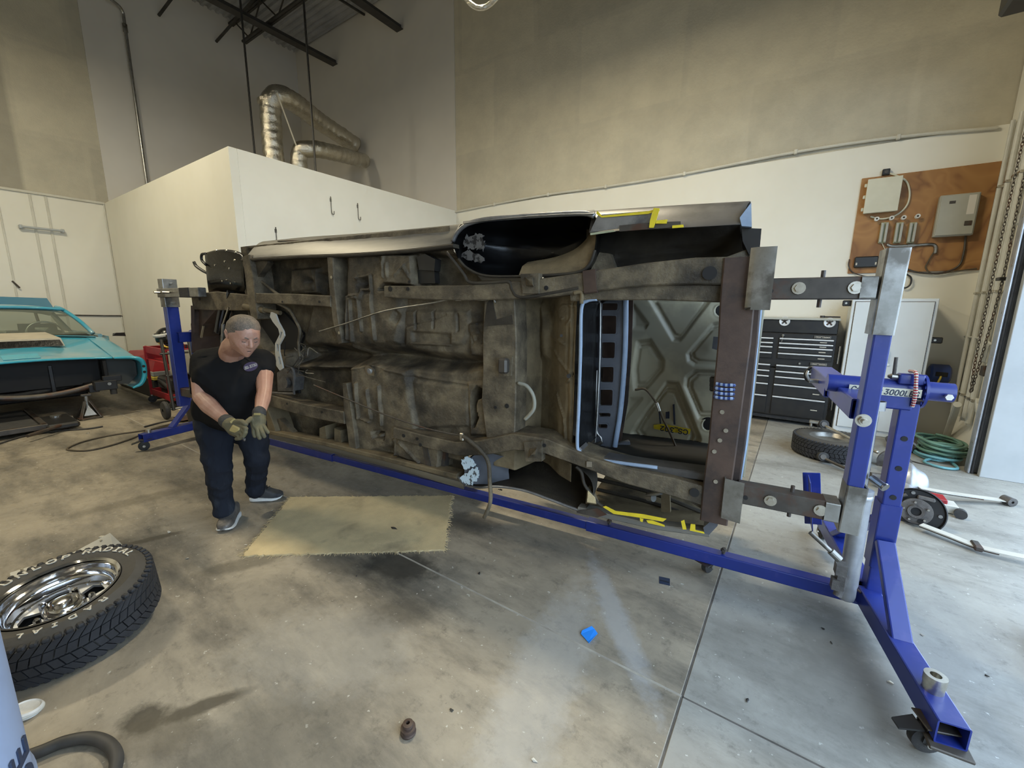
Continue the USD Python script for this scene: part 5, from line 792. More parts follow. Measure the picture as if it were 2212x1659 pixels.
hk = thing('hook_tool', 'small dark hooked tool pinched in the man\'s nearer glove', 'tool', pd(527, 950, 2.38)); part(hk, 'shaft', tube([pd(521, 938, 2.385), pd(525, 946, 2.38), pd(528, 952, 2.38), pd(529, 947, 2.385)], .005, 6), 'dark_steel')
# ---------------------------------------------------------------- turquoise car at the left
MATS['windscreen'] = usdkit.material(stage, '/World/Looks/windscreen', {'t': ('transparent_bsdf', dict(color=(.62, .70, .66))), 'g': ('principled_bsdf', dict(base_color=(.20, .215, .18), roughness=.22)), 'm': ('mix_closure', dict(fac=.42))}, [('t.BSDF', 'm.closure1'), ('g.BSDF', 'm.closure2')], surface='m.closure'); mat('dash_dark', (.05, .052, .048), rough=.6); mat('seat_green', (.16, .17, .15), rough=.7); mat('beige_dust', (.42, .38, .30), (.34, .31, .25), scale=4, rough=.6)
tc = thing('car', 'turquoise fastback car with its grille and bumper removed, raised on stands', 'car', (-9.4, .85, 0))
YC = .85
def tp(n, m, mt, lab=None, smooth=False, par=None): return part(par or tc, n, m, mt, lab, smooth)
def hoodz(X, Y): u = (X + 7.6) / -1.25; return .805 + .21 * np.clip(u, -.2, 1.3) - .05 * ((Y - YC) / .9) ** 2 + .03 * np.exp(-((Y - YC) / .30) ** 4) * sstep(u, .1, .5)
hx = np.linspace(-7.60, -8.80, 26); hy = np.linspace(YC - .70, YC + .70, 40)
tp('hood', sheet(grid(hx, hy, lambda X, Y: np.stack([X + .03 * ((Y - YC) / .7) ** 2 * 0, Y, hoodz(X, Y)], -1)), -.018), 'turquoise', 'dusty turquoise bonnet', 30)
tp('hood_lip', tube([(-7.595, y, hoodz(np.array(-7.6), np.array(y)) - .012) for y in np.linspace(YC - .72, YC + .72, 9)], .014, 8, 3), 'turq_clean', 'clean bright leading edge', True)
tp('masking_patch', sheet(grid(np.linspace(-7.66, -7.86, 4), np.linspace(.62, .92, 5), lambda X, Y: np.stack([X, Y, hoodz(X, Y) + .006], -1)), -.003), 'turq_clean', 'clean wiped patch of paint')
sc = tp('hood_scoop', hull([(x, YC + s * w, hoodz(np.array(x), np.array(YC)) + z) for s in (-1, 1) for x, w, z in ((-8.12, .36, .0), (-8.16, .34, .095), (-8.70, .28, .02), (-8.70, .28, .06), (-8.3, .37, .0))]), 'beige_dust', 'dusty bonnet scoop'); tp('scoop_mouth', hull([(x, YC + s * w, hoodz(np.array(x), np.array(YC)) + z) for s in (-1, 1) for x, w, z in ((-8.112, .345, .008), (-8.118, .345, .02), (-8.145, .325, .078), (-8.2, .3, .05))]), 'black_gloss', 'black scoop mouth', par=sc)
for s in (-1, 1):
    fy = lambda w: YC + s * w
    sect = catmull([(.70, .768), (.86, .760), (.945, .735), (.985, .68), (.99, .58), (.975, .47), (.93, .385), (.84, .340)], 3)
    def skin(x, up, wd=1.0): return np.array([(x, YC + s * (.70 + (a - .70) * wd), z + up * (z > .5) * (z - .5) / .26) for a, z in sect])
    ff = loft([skin(-7.50, 0), skin(-7.8, .05), skin(-8.2, .12), skin(-8.85, .215)], closed=False)
    tp('fender', sheet(ff, .010 * s), 'turquoise', smooth=40)
    tp('fender_nose', tube(skin(-7.50, 0), [.014, .022, .030, .032, .032, .030, .026, .014], 10, 0), 'turq_clean', 'bright turquoise wing end', True)
    tp('lamp_bowl', hull([(x, YC + s * a, z) for x in (-7.78, -7.74) for a, z in ((.60, .40), (.60, .75), (.90, .74), (.965, .66), (.96, .48), (.86, .37))]), 'dash_dark', 'dark lamp mounting panel')
    for z in (.55, .47): tp('lamp_hole', disc((-7.472, YC + s * .982, z + .08), (1, 0, 0), .018, .004, 14), 'black_deep')
    tp('side_panel', sheet(grid(np.linspace(-8.75, -11.4, 10), np.linspace(.38, .99, 6), lambda X, Z: np.stack([X, YC + s * (.95 - .08 * (Z - .55) ** 2), Z], -1)), .01), 'turquoise', smooth=True)
    tp('inner_fender', bbox((-8.7, YC + s * .60, .40), (-7.62, YC + s * .64, .74)), 'black_deep'); tp('frame_horn', bbox((-8.6, YC + s * .42, .33), (-7.56, YC + s * .52, .43)), 'black_metal')
    b = tp('bumper_bracket', cat_(bbox((-7.60, YC + s * .46, .36), (-7.45, YC + s * .68, .48)), bbox((-7.52, YC + s * .55, .46), (-7.48, YC + s * .74, .54))), 'black_metal', 'black bumper bracket'); tp('bolt', disc((-7.449, YC + s * .60, .44), (1, 0, 0), .02, .01, 8), 'zinc', par=b); tp('rubber_stop', rod((-7.50, YC + s * .64, .36), (-7.50, YC + s * .64, .29), .035, 14), 'black_rubber', par=b, smooth=30)
tp('radiator_support', cat_(bbox((-7.90, YC - .64, .40), (-7.86, YC + .64, .78), .01)), 'black_deep', 'dark radiator support')
tp('valance_brace', bbox((-7.88, .98, .30), (-7.84, 1.02, .70)), 'black_metal'); tp('lower_hose', tube([(-7.9, .3, .42), (-7.85, .6, .36), (-7.9, .9, .37), (-8.0, 1.2, .40)], .03, 8), 'black_rubber', smooth=True)
tp('crossmember', loft([[(-7.60 + .04 * math.cos(a), y, .30 + .12 * ((y - YC) / .6) ** 2 + .05 + .036 * math.sin(a)) for a in np.arange(10) * math.pi / 5] for y in np.linspace(YC - .55, YC + .55, 13)], cap=True), 'dark_steel', 'bare curved front crossmember', True)
tp('sub_frame', cat_(bbox((-9.0, YC - .5, .22), (-8.1, YC + .5, .36), .02), rod((-8.5, YC - .75, .33), (-8.5, YC + .75, .33), .05)), 'black_deep'); tp('floor_pan', bbox((-11.6, YC - .85, .34), (-8.85, YC + .85, .38)), 'black_deep'); tp('firewall', bbox((-8.86, YC - .8, .38), (-8.82, YC + .8, .98)), 'black_deep')
tp('cowl', sheet(grid(np.linspace(-8.78, -8.98, 4), np.linspace(YC - .80, YC + .80, 10), lambda X, Y: np.stack([X, Y, 1.03 - .04 * ((Y - YC) / .8) ** 2], -1)), -.01), 'turquoise', smooth=True)
A0, A1 = np.array([-8.92, .80, 1.03]), np.array([-9.42, .60, 1.37])
for s in (-1, 1): tp('windscreen_pillar', tube([(A0[0], YC + s * A0[1], A0[2]), (-9.18, YC + s * .715, 1.22), (A1[0], YC + s * A1[1], A1[2] + .01), (-9.6, YC + s * .56, 1.415)], .028, 8, 4), 'turquoise', smooth=True); tp('door_glass_rail', tube([(-8.95, YC + s * .88, .99), (-10.2, YC + s * .88, .99)], .03, 6), 'turquoise'); tp('rear_pillar', hull([(-10.35, YC + s * .60, 1.40), (-10.55, YC + s * .60, 1.38), (-11.0, YC + s * .82, 1.0), (-10.5, YC + s * .85, .98), (-10.5, YC + s * .56, 1.38), (-10.9, YC + s * .78, 1.0)]), 'turquoise')
tp('roof', sheet(grid(np.linspace(-9.40, -10.6, 12), np.linspace(-.62, .62, 14), lambda X, Y: np.stack([X + .04 * (1 - (Y / .62) ** 2) , YC + Y, 1.455 - .05 * (Y / .62) ** 2 - .028 * np.abs(Y / .62) ** 6 - .07 * ((X + 9.9) / .6) ** 2], -1)), -.02), 'turquoise', smooth=40)
tp('header', tube([(-9.37 + .03 * (1 - (y / .6) ** 2), YC + y, 1.415 - .03 * (y / .6) ** 2) for y in np.linspace(-.6, .6, 7)], .022, 8), 'turquoise', smooth=True)
tp('windscreen', grid(np.linspace(0, 1, 8), np.linspace(-1, 1, 14), lambda U, V: np.stack([A0[0] + (A1[0] - A0[0]) * U + .07 * (1 - V * V), YC + V * (.79 - .2 * U), A0[2] + (A1[2] + .02 - A0[2]) * U], -1)), 'windscreen', 'tinted windscreen', True)
tp('dashboard', cat_(bbox((-9.25, YC - .78, .88), (-9.02, YC + .78, 1.04), .04)), 'dash_dark'); tp('steering_wheel', frame(tube([(.19 * math.cos(a), .19 * math.sin(a), 0) for a in np.arange(16) * math.pi / 8], .013, 8, 3, True), (-9.30, YC + .36, 1.03), (0, 1, 0), np.cross((.9, 0, .44), (0, 1, 0)), (.9, 0, .44)), 'steel_bright', 'thin steering wheel', True)
for s in (-1, 1): tp('seat', hull([(-9.9 + a, YC + s * .36 + b, c) for a in (0, .12) for b in (-.2, .2) for c in (.6, 1.16)]), 'seat_green', 'grey-green front seat')
tp('rear_shelf', bbox((-10.9, YC - .7, .96), (-10.4, YC + .7, 1.02)), 'seat_green'); tp('crumpled_paper', hull(rng.uniform(-1, 1, (14, 3)) * [.06, .12, .03] + [-9.12, .70, 1.08]), 'letter_white'); tp('crumpled_paper', hull(rng.uniform(-1, 1, (12, 3)) * [.03, .08, .03] + [-9.15, 1.16, 1.10]), 'letter_white')
tp('boot_lid', hull([(-11.0, YC - .74, 1.40), (-11.0, YC + .74, 1.38), (-11.03, YC - .72, 1.595), (-11.03, YC + .68, 1.56), (-11.08, YC - .72, 1.59), (-11.08, YC + .68, 1.555), (-11.05, YC - .74, 1.40), (-11.05, YC + .74, 1.38)]), 'turq_dark', 'dark blue raised boot lid'); tp('boot_hinge', cat_(*[rod((-10.7, YC + s * .5, 1.0), (-11.03, YC + s * .5, 1.42), .02) for s in (-1, 1)]), 'black_metal'); tp('wing_mirror', hull([(-8.9, 1.86, .98), (-8.9, 2.02, .97), (-8.85, 1.9, 1.03), (-8.85, 2.0, 1.03), (-8.95, 1.88, 1.02), (-8.97, 2.0, 1.0)]), 'dash_dark', 'small dark wing mirror')
def jackstand(x, y, h, lab):
    q = thing('jack_stand', lab, 'jack stand', (x, y, 0))
    for a in range(4):
        sx, sy = [(1, 1), (1, -1), (-1, -1), (-1, 1)][a]; part(q, 'leg', beam((x + sx * .10, y + sy * .10, .012), (x + sx * .022, y + sy * .022, h * .72), .035, .012), 'dark_steel')
    for a, b in (((-.1, -.1), (.1, -.1)), ((-.1, .1), (.1, .1)), ((-.1, -.1), (-.1, .1)), ((.1, -.1), (.1, .1))): part(q, 'base_rail', beam((x + a[0], y + a[1], .02), (x + b[0], y + b[1], .02), .03, .012), 'dark_steel')
    part(q, 'web', hull([(x + .075, y - .06, .05), (x + .075, y + .06, .05), (x + .035, y, h * .55), (x + .07, y - .06, .05), (x + .07, y + .06, .05), (x + .03, y, h * .55)]), 'steel'); part(q, 'ratchet_bar', rod((x, y, h * .4), (x, y, h - .02), .022, 12), 'steel'); part(q, 'saddle', bbox((x - .025, y - .05, h - .03), (x + .025, y + .05, h), .006), 'dark_steel')
jackstand(-7.56, 1.23, .325, 'steel jack stand under the near front corner of the turquoise car')
q = thing('creeper', 'low black mechanic\'s creeper lying under the turquoise car', 'creeper', (-7.7, .45, 0)); part(q, 'board', bbox((-8.3, .05, .06), (-7.05, .75, .10), .02), 'black_rubber'); part(q, 'frame_rail', bbox((-8.3, .75, .05), (-7.05, .80, .11)), 'dark_steel'); part(q, 'frame_rail', bbox((-7.09, .05, .05), (-7.04, .8, .11)), 'dark_steel')
for x in (-8.2, -7.15):
    for y in (.12, .7): part(q, 'wheel', disc((x, y - .01, .03), (0, 1, 0), .03, .02, 14), 'black_rubber')
q = thing('floor_jack', 'long dark floor jack lying beside the jack stand', 'jack', (-7.2, 1.0, 0)); part(q, 'chassis', bbox((-7.6, .78, .03), (-6.98, 1.05, .10), .02), 'black_metal'); part(q, 'handle', rod((-7.05, .95, .08), (-6.75, .60, .07), .018, 10), 'dark_steel', smooth=30)
for y in (.77, 1.06): part(q, 'wheel', disc((-7.5, y - .01, .04), (0, 1, 0), .04, .02, 16), 'dark_steel')
part(q, 'saddle', disc((-7.45, .92, .10), (0, 0, 1), .05, .02, 16), 'steel')
def floor_cable(name, label, pix, r, mt, cat='cable', z=None):
    P = np.array([at(x, y, z=r) for x, y in pix]); return solo(name, tube(P, r, 8, 8), mt, label, cat, smooth=True)
floor_cable('air_hose', 'black hose with a brass end on the floor in front of the turquoise car', [(-30, 968), (30, 948), (80, 936), (130, 930), (190, 926), (222, 921)], .010, 'hose_dark', 'hose')
floor_cable('extension_cord', 'brown cord looped on the floor left of the blue rotisserie leg', [(440, 908), (380, 918), (310, 930), (240, 940), (180, 954), (148, 967), (150, 972), (190, 973), (240, 962), (290, 945), (320, 930), (360, 918), (440, 899)], .009, 'cord_brown', 'cord')
floor_cable('extension_cord', 'short dark cord running behind the man towards the hand truck', [(312, 922), (350, 912), (400, 902), (450, 893)], .010, 'hose_dark', 'cord')
# ---------------------------------------------------------------- service cart and things by the office wall
ct = thing('service_cart', 'red steel service cart with two trays beside the office wall', 'cart', (-7.7, 2.2, 0))
X0, X1, Y0, Y1 = -8.05, -7.25, 2.02, 2.50
for x in (X0, X1):
    for y in (Y0, Y1): part(ct, 'post', beam((x, y, .12), (x, y, .86), .035, .035), 'red_paint'); w_ = part(ct, 'caster', rod((x, y, .12), (x, y, .08), .015, 8), 'steel'); part(w_, 'wheel', disc((x - .015, y, .05), (1, 0, 0), .05, .03, 18), 'black_rubber', smooth=30)
part(ct, 'top_tray', cat_(bbox((X0, Y0, .66), (X1, Y1, .67), .002), bbox((X0, Y0, .66), (X0 + .01, Y1, .86)), bbox((X1 - .01, Y0, .66), (X1, Y1, .86)), bbox((X0, Y0 - .005, .76), (X1, Y0 + .008, .87)), bbox((X0, Y1 - .01, .66), (X1, Y1, .86))), 'red_paint', 'deep upper tray'); part(ct, 'back_panel', bbox((X0 + .02, Y1 - .02, .34), (X1 - .02, Y1 - .01, .68)), 'red_paint'); part(ct, 'bottom_tray', cat_(bbox((X0, Y0, .13), (X1, Y1, .14), .002), bbox((X0, Y0 - .005, .12), (X1, Y0 + .008, .22)), bbox((X0, Y0, .12), (X0 + .01, Y1, .22)), bbox((X1 - .01, Y0, .12), (X1, Y1, .22))), 'red_paint', 'lower tray'); part(ct, 'end_sheet', bbox((X1 + .018, Y0 + .03, .50), (X1 + .022, Y1 - .03, .84)), 'beige_dust')
h = thing('welding_helmet', 'black and white welding helmet lying on the red service cart', 'helmet', (-7.75, 2.22, .9)); sph = trimesh.creation.icosphere(3, 1.0); sv_ = sph.vertices * [.16, .14, .16]; sv_[:, 2] = np.maximum(sv_[:, 2], -.06); part(h, 'shell', T(trimesh.Trimesh(sv_, sph.faces, process=False), (-7.75, 2.22, .985)), 'black_gloss', smooth=True)
part(h, 'band', T(lathe([(.150, -.02), (.166, -.01), (.166, .02), (.150, .03)], 28), (-7.75, 2.22, 1.045), rx=12), 'shoe_white', 'white band', True); part(h, 'lens_frame', bbox((-7.60, 2.16, .975), (-7.58, 2.28, 1.045)), 'black_rubber')
q = thing('tool_heap', 'tangle of dark cables and gloves heaped in the red cart', 'cable')
for k in range(7): a = rng.uniform(-1, 1, (5, 3)) * [.28, .16, .05] + [-7.7, 2.26, .86]; part(q, 'cable', tube(a, .012, 6, 6), ['black_metal', 'dark_steel', 'yellow_paint'][k % 3], smooth=True)
q = thing('grinder', 'dark box-shaped tool lying on the lower tray of the red cart', 'tool', (-7.7, 2.25, .14)); part(q, 'body', bbox((-7.95, 2.08, .22), (-7.40, 2.44, .42), .03), 'black_rubber'); part(q, 'shaft', rod((-7.9, 2.1, .35), (-7.35, 2.05, .30), .03, 12), 'black_metal'); part(q, 'foot', bbox((-7.9, 2.1, .14), (-7.45, 2.4, .225)), 'dark_steel')
q = thing('tool_case', 'low red and black case with a yellow band behind the turquoise car', 'case', (-9.2, 2.35, 0)); part(q, 'base', bbox((-10.2, 2.12, 0), (-8.25, 2.62, .30), .02), 'black_metal'); part(q, 'band', bbox((-10.2, 2.11, .30), (-8.24, 2.63, .36), .01), 'yellow_paint', 'yellow band'); part(q, 'grey_band', bbox((-10.2, 2.115, .36), (-8.245, 2.625, .44), .01), 'panel_grey'); part(q, 'lid', hull([(x, y, z) for x, y, z in ((-10.2, 2.12, .44), (-8.25, 2.12, .44), (-10.2, 2.62, .44), (-8.25, 2.62, .44), (-9.8, 2.25, .66), (-8.4, 2.25, .74), (-9.8, 2.55, .66), (-8.4, 2.55, .74))]), 'red_paint', 'red sloped lid')
q = thing('hand_truck', 'black hand truck leaning behind the left rotisserie post', 'hand truck', (-6.55, 2.0, 0))
for y in (1.86, 2.16): part(q, 'rail', rod((-6.62, y, .12), (-6.95, y + .06, 1.02), .018, 10), 'black_metal', smooth=30)
for k in range(3): part(q, 'crossbar', rod((-6.68 - .1 * k, 1.87, .28 + .28 * k), (-6.68 - .1 * k, 2.18, .28 + .28 * k), .014, 8), 'black_metal')
part(q, 'toe_plate', bbox((-6.62, 1.84, .02), (-6.35, 2.18, .035)), 'dark_steel'); part(q, 'axle', rod((-6.72, 1.80, .12), (-6.72, 2.22, .12), .012), 'steel')
for y in (1.80, 2.20): part(q, 'wheel', frame(lathe([(.02, -.03), (.07, -.03), (.11, -.025), (.12, 0), (.11, .025), (.07, .03), (.02, .03)], 24), (-6.72, y, .12), (1, 0, 0), (0, 0, 1), (0, -1, 0)), 'black_rubber', smooth=30)
q = thing('wooden_batten', 'green and pale batten leaning against the hand truck', 'board', (-6.5, 2.3, 0)); part(q, 'batten', beam((-6.36, 2.30, .02), (-6.78, 2.34, .80), .07, .03), 'olive_pale'); part(q, 'green_sleeve', beam((-6.60, 2.32, .46), (-6.80, 2.345, .84), .08, .04), 'green_paint', 'green sleeve')
q = thing('welder', 'pale blue welding set behind the stooping man', 'welder', (-6.3, 2.25, 0)); part(q, 'case', bbox((-6.28, 2.28, .50), (-5.92, 2.62, .78), .02), 'hose_teal'); part(q, 'top_plate', bbox((-6.27, 2.29, .78), (-5.93, 2.61, .84), .02), 'panel_grey'); part(q, 'trolley', cat_(bbox((-6.34, 2.26, .10), (-5.86, 2.64, .14)), bbox((-6.34, 2.26, .47), (-5.86, 2.64, .50))), 'dark_steel')
for x in (-6.32, -5.88):
    for y in (2.28, 2.62): part(q, 'leg', rod((x, y, .03), (x, y, .50), .014, 8), 'dark_steel'); part(q, 'wheel', disc((x - .012, y, .045), (1, 0, 0), .045, .024, 16), 'black_rubber')
for k in range(3): part(q, 'lead', tube([(-6.2 + .08 * k, 2.4, .82), (-6.25, 2.3, .98 + .04 * k), (-6.05 + .05 * k, 2.25, 1.0), (-5.9, 2.3, .80)], .014, 8), 'black_rubber', smooth=True)
q = thing('cardboard_scrap', 'crumpled pale sheet on the floor behind the man', 'scrap'); P = at(412, 884, z=0); part(q, 'sheet', hull([P + [a, b, c] for a, b, c in ((-.3, -.12, 0), (.3, -.1, 0), (.25, .15, 0), (-.2, .16, 0), (.05, 0, .05), (-.1, .05, .06))]), 'letter_white')
q = thing('metal_bucket', 'dark bucket with a yellow rim behind the man\'s elbow', 'bucket', (-6.1, 1.75, 0)); part(q, 'pail', T(lathe([(0, 0), (.12, 0), (.15, .30), (.14, .30), (.11, .01), (0, .01)], 24), (-5.95, 1.93, 0)), 'dark_steel', smooth=30); part(q, 'rim', T(lathe([(.145, .29), (.157, .29), (.157, .315), (.145, .315), (.145, .29)], 24), (-5.95, 1.93, 0)), 'olive_pale', smooth=30)
# ---------------------------------------------------------------- tool chest, cabinet and wall board
MATS['plywood'] = usdkit.material(stage, '/World/Looks/plywood', {'g': ('geometry', {}), 'mp': ('mapping', dict(scale=(1.2, 1, .8))), 'n': ('noise_texture', dict(scale=1.8, detail=2.5, distortion=.9)), 'm': ('math', dict(math_type='multiply', value2=7.0)), 'f': ('math', dict(math_type='pingpong', value2=1.0)), 'r': ('rgb_ramp', dict(ramp=[(0, (.21, .095, .032)), (.25, (.30, .145, .048)), (.6, (.36, .185, .062)), (1, (.31, .15, .05))])), 'p': ('principled_bsdf', dict(roughness=.6))},
    [('g.position', 'mp.vector'), ('mp.vector', 'n.vector'), ('n.fac', 'm.value1'), ('m.value', 'f.value1'), ('f.value', 'r.fac'), ('r.color', 'p.base_color')], surface='p.BSDF')
ch = thing('tool_chest', 'tall black two-piece tool chest with rows of bright drawer pulls', 'tool chest', (-.15, 6.7, 0))
FY, CX0, CX1, CS = 6.48, -.72, .405, -.235
part(ch, 'base_cabinet', bbox((CX0, FY + .012, .10), (CX1, YB - .02, .74), .008), 'black_metal'); part(ch, 'top_chest', bbox((CX0 + .01, FY + .03, .745), (CX1 - .01, YB - .02, 1.20), .008), 'black_metal'); part(ch, 'hutch', bbox((CX0 + .01, FY + .08, 1.20), (CX1 - .01, YB - .02, 1.37), .008), 'black_metal', 'plain black upper hutch'); part(ch, 'hutch_tray', cat_(bbox((CX0, FY + .06, 1.37), (CX1, YB - .02, 1.40), .006)), 'panel_grey', 'grey top tray'); part(ch, 'plinth', bbox((CX0 + .02, FY + .03, .05), (CX1 - .02, YB - .04, .10)), 'black_rubber')
for x in (CX0 + .06, CX1 - .06):
    c = part(ch, 'caster', bbox((x - .03, FY + .05, .03), (x + .03, FY + .13, .06)), 'dark_steel'); part(c, 'wheel', disc((x - .015, FY + .09, .03), (1, 0, 0), .03, .03, 16), 'black_rubber')
part(ch, 'side_handle', rod((CX1 + .035, FY + .06, .25), (CX1 + .035, FY + .06, .66), .012, 10), 'chrome', 'chrome side handle'); part(ch, 'side_handle', rod((CX1 + .03, FY + .08, .84), (CX1 + .03, FY + .08, 1.06), .012, 10), 'chrome')
zl = lambda y, x=1684: at(x, y, y=FY)[2]
def drawers(ys, cols, yf):
    zs = [zl(y) for y in ys]
    for x0, x1 in cols:
        for i, z in enumerate(zs[:-1]):
            d = part(ch, 'drawer', bbox((x0, yf - .012, zs[i + 1] + .008), (x1, yf + .006, z + .004), .004), 'black_gloss' if False else 'black_metal'); part(d, 'pull', bbox((x0 + .004, yf - .030, z - .016), (x1 - .004, yf - .010, z + .002), .003), 'pull_white', 'bright full-width pull')
            if z - zs[i + 1] > .035: part(d, 'label', bbox(((x1 - .14) if x1 > 0 else (x0 + x1) / 2 - .03, yf - .0135, (z + zs[i + 1]) / 2 - .012), ((x1 - .07) if x1 > 0 else (x0 + x1) / 2 + .05, yf - .012, (z + zs[i + 1]) / 2 + .0), .0004), 'letter_white', 'small white drawer label')
cols = ((CX0 + .03, CS - .03), (CS + .03, CX1 - .035))
drawers([730, 740, 749, 762, 776], cols, FY + .02); drawers([788, 801, 813, 830, 856, 897], cols, FY + .004)
for k, (u, v) in enumerate(((1777, 729), (1768, 787))):
    P = at(u, v, y=FY); b = part(ch, 'badge', bbox((P[0] - .085, FY - .008 + .016 * (1 - k), P[2] - .018), (P[0] + .085, FY + .012 + .016 * (1 - k), P[2] + .018), .003), 'steel', 'framed maker\'s plate'); part(b, 'plate', bbox((P[0] - .078, FY - .010 + .016 * (1 - k), P[2] - .013), (P[0] + .078, FY - .006 + .016 * (1 - k), P[2] + .013), .001), 'black_metal'); tm = text('CRAFTSMAN', .017, .001, True); tm.apply_translation([-tm.bounds[1][0] / 2, -.008, 0]); part(b, 'lettering', frame(tm, (P[0], FY - .0102 + .016 * (1 - k), P[2]), (1, 0, 0), (0, 0, 1), (0, -1, 0)), 'letter_white')
for u, v in ((1695, 694), (1792, 697)):
    P = at(u, v, y=FY + .08); e = part(ch, 'emblem', frame(lathe([(0, 0), (.058, 0), (.062, .008), (.055, .016), (.048, .012), (0, .012)], 28), (P[0], FY + .08, P[2]), (1, 0, 0), (0, 0, 1), (0, -1, 0)), 'pull_white', 'round chrome emblem', 40); part(e, 'motif', cat_(*[beam((P[0], FY + .066, P[2]), (P[0] + .04 * math.cos(a), FY + .066, P[2] + .04 * math.sin(a)), .018, .004, (0, 1, 0)) for a in (.6, 1.6, 2.6, 4.0, 5.4)]), 'dark_steel')
part(ch, 'lock', disc((-.17, FY + .02, zl(724)), (0, -1, 0), .012, .02, 12), 'zinc'); part(ch, 'lock', disc((.05, FY, zl(782)), (0, -1, 0), .012, .02, 12), 'zinc'); q = thing('hanging_keys', 'small bunch of keys hanging from the upper chest lock', 'keys'); part(q, 'key', hull([(-.175, FY - .002, zl(724)), (-.160, FY - .002, zl(724)), (-.18, FY - .006, zl(738)), (-.168, FY - .006, zl(738))]), 'zinc'); part(q, 'ring', frame(tube([(.012 * math.cos(a), .012 * math.sin(a), 0) for a in np.arange(10) * math.pi / 5], .002, 5, 2, True), (-.168, FY - .004, zl(724)), (1, 0, 0), (0, 0, 1), (0, -1, 0)), 'steel')
q = thing('wrench', 'dark ratchet lying on top of the tool chest', 'wrench', (.3, 6.62, 1.4)); part(q, 'handle', rod((.22, 6.60, 1.416), (.40, 6.62, 1.416), .010, 8), 'dark_steel'); part(q, 'head', disc((.22, 6.60, 1.404), (0, 0, 1), .025, .026, 14), 'dark_steel')
cb = thing('metal_cabinet', 'tall white metal cabinet between the tool chest and the hose coil', 'cabinet', (.86, 6.7, 0))
part(cb, 'body', bbox((.485, 6.51, .0), (1.235, YB - .01, 1.64), .006), 'cabinet_white'); part(cb, 'door', bbox((.52, 6.49, .07), (1.20, 6.51, 1.60), .004), 'cabinet_white'); part(cb, 'door_gap', cat_(bbox((.514, 6.503, .064), (.519, 6.512, 1.606), .001), bbox((1.201, 6.503, .064), (1.206, 6.512, 1.606), .001), bbox((.514, 6.503, 1.601), (1.206, 6.512, 1.606), .001)), 'dark_steel')
hd = part(cb, 'handle', bbox((.86, 6.455, .92), (.885, 6.49, 1.06), .006), 'chrome', 'chrome door handle'); part(cb, 'lock', disc((.90, 6.49, .88), (0, -1, 0), .014, .012, 14), 'zinc')
for (u, v) in ((1832, 655), (2024, 735)):
    P = at(u, v, y=6.6); part(cb, 'side_bracket', bbox((P[0] - .055, 6.58, P[2] - .035), (P[0] + .045, 6.60, P[2] + .035), .012), 'black_metal', 'black side bracket'); part(cb, 'bracket_bolt', disc((P[0] - .02, 6.58, P[2]), (0, -1, 0), .012, .006, 8), 'zinc')
bo_ = thing('plywood_board', 'square plywood backing board on the wall above the white cabinet', 'board', (1.0, YB, 1.95)); part(bo_, 'panel', bbox((.425, YB - .021, 1.96), (1.585, YB - .003, 3.09), .002), 'plywood')
W = lambda u, v, d=.03: at(u, v, y=YB - d)
a, b = W(1864, 463), W(1950, 383); q = thing('network_cabinet', 'flat cream box on the upper left of the plywood board', 'box'); part(q, 'case', bbox((a[0], YB - .10, a[2]), (b[0] - .01, YB - .02, b[2]), .006), 'plastic_cream'); part(q, 'lid', bbox((a[0] - .006, YB - .112, a[2] - .006), (b[0] - .004, YB - .10, b[2] + .006), .004), 'plastic_cream')
for z in (.12, .5, .85): part(q, 'hinge', bbox((a[0] - .03, YB - .09, a[2] + (b[2] - a[2]) * z - .02), (a[0], YB - .075, a[2] + (b[2] - a[2]) * z + .02)), 'plastic_cream')
a, b = W(2012, 514), W(2116, 417); q = thing('breaker_panel', 'large grey electrical panel on the right of the plywood board', 'panel'); part(q, 'case', bbox((a[0], YB - .10, a[2]), (b[0], YB - .02, b[2]), .006), 'panel_grey'); part(q, 'door', bbox((a[0] + .01, YB - .112, a[2] + .01), (b[0] - .01, YB - .10, b[2] - .01), .004), 'panel_grey'); part(q, 'latch', bbox((b[0] - .09, YB - .118, a[2] + .10), (b[0] - .03, YB - .112, a[2] + .15)), 'dark_steel'); part(q, 'label', bbox((a[0] + .08, YB - .1135, b[2] - .10), (a[0] + .13, YB - .112, b[2] - .07), .0005), 'dark_steel'); part(q, 'label', bbox((b[0] - .09, YB - .1135, a[2] + .22), (b[0] - .03, YB - .112, a[2] + .42), .0005), 'wall_grey')
for i, u in enumerate((1896, 1928, 1957)):
    a, b = W(u, 526), W(u + 24, 480); q = thing('punch_block', ['left', 'middle', 'right'][i] + '-hand grey terminal block of three under the cream box', 'terminal block', group=None); part(q, 'frame', bbox((a[0], YB - .05, a[2]), (b[0], YB - .02, b[2]), .004), 'olive_pale')
    for s in (.2, .8): part(q, 'terminal_row', bbox((a[0] + (b[0] - a[0]) * s - .012, YB - .075, a[2] + .01), (a[0] + (b[0] - a[0]) * s + .012, YB - .05, b[2] - .01), .003), 'panel_grey')
for i, (u, v) in enumerate(((1893, 474), (1925, 472), (1951, 471), (1981, 468))):
    P = W(u, v); q = thing('cable_spool', ['first', 'second', 'third', 'fourth'][i] + ' white cable spool from the left in the row above the terminal blocks', 'cable spool'); part(q, 'ring', frame(lathe([(.012, 0), (.022, 0), (.022, .006), (.012, .010), (.012, .05), (.024, .055), (.024, .06), (.010, .06), (.010, 0)], 20), (P[0], YB - .02, P[2]), (1, 0, 0), (0, 0, 1), (0, -1, 0)), 'shoe_white', smooth=30)
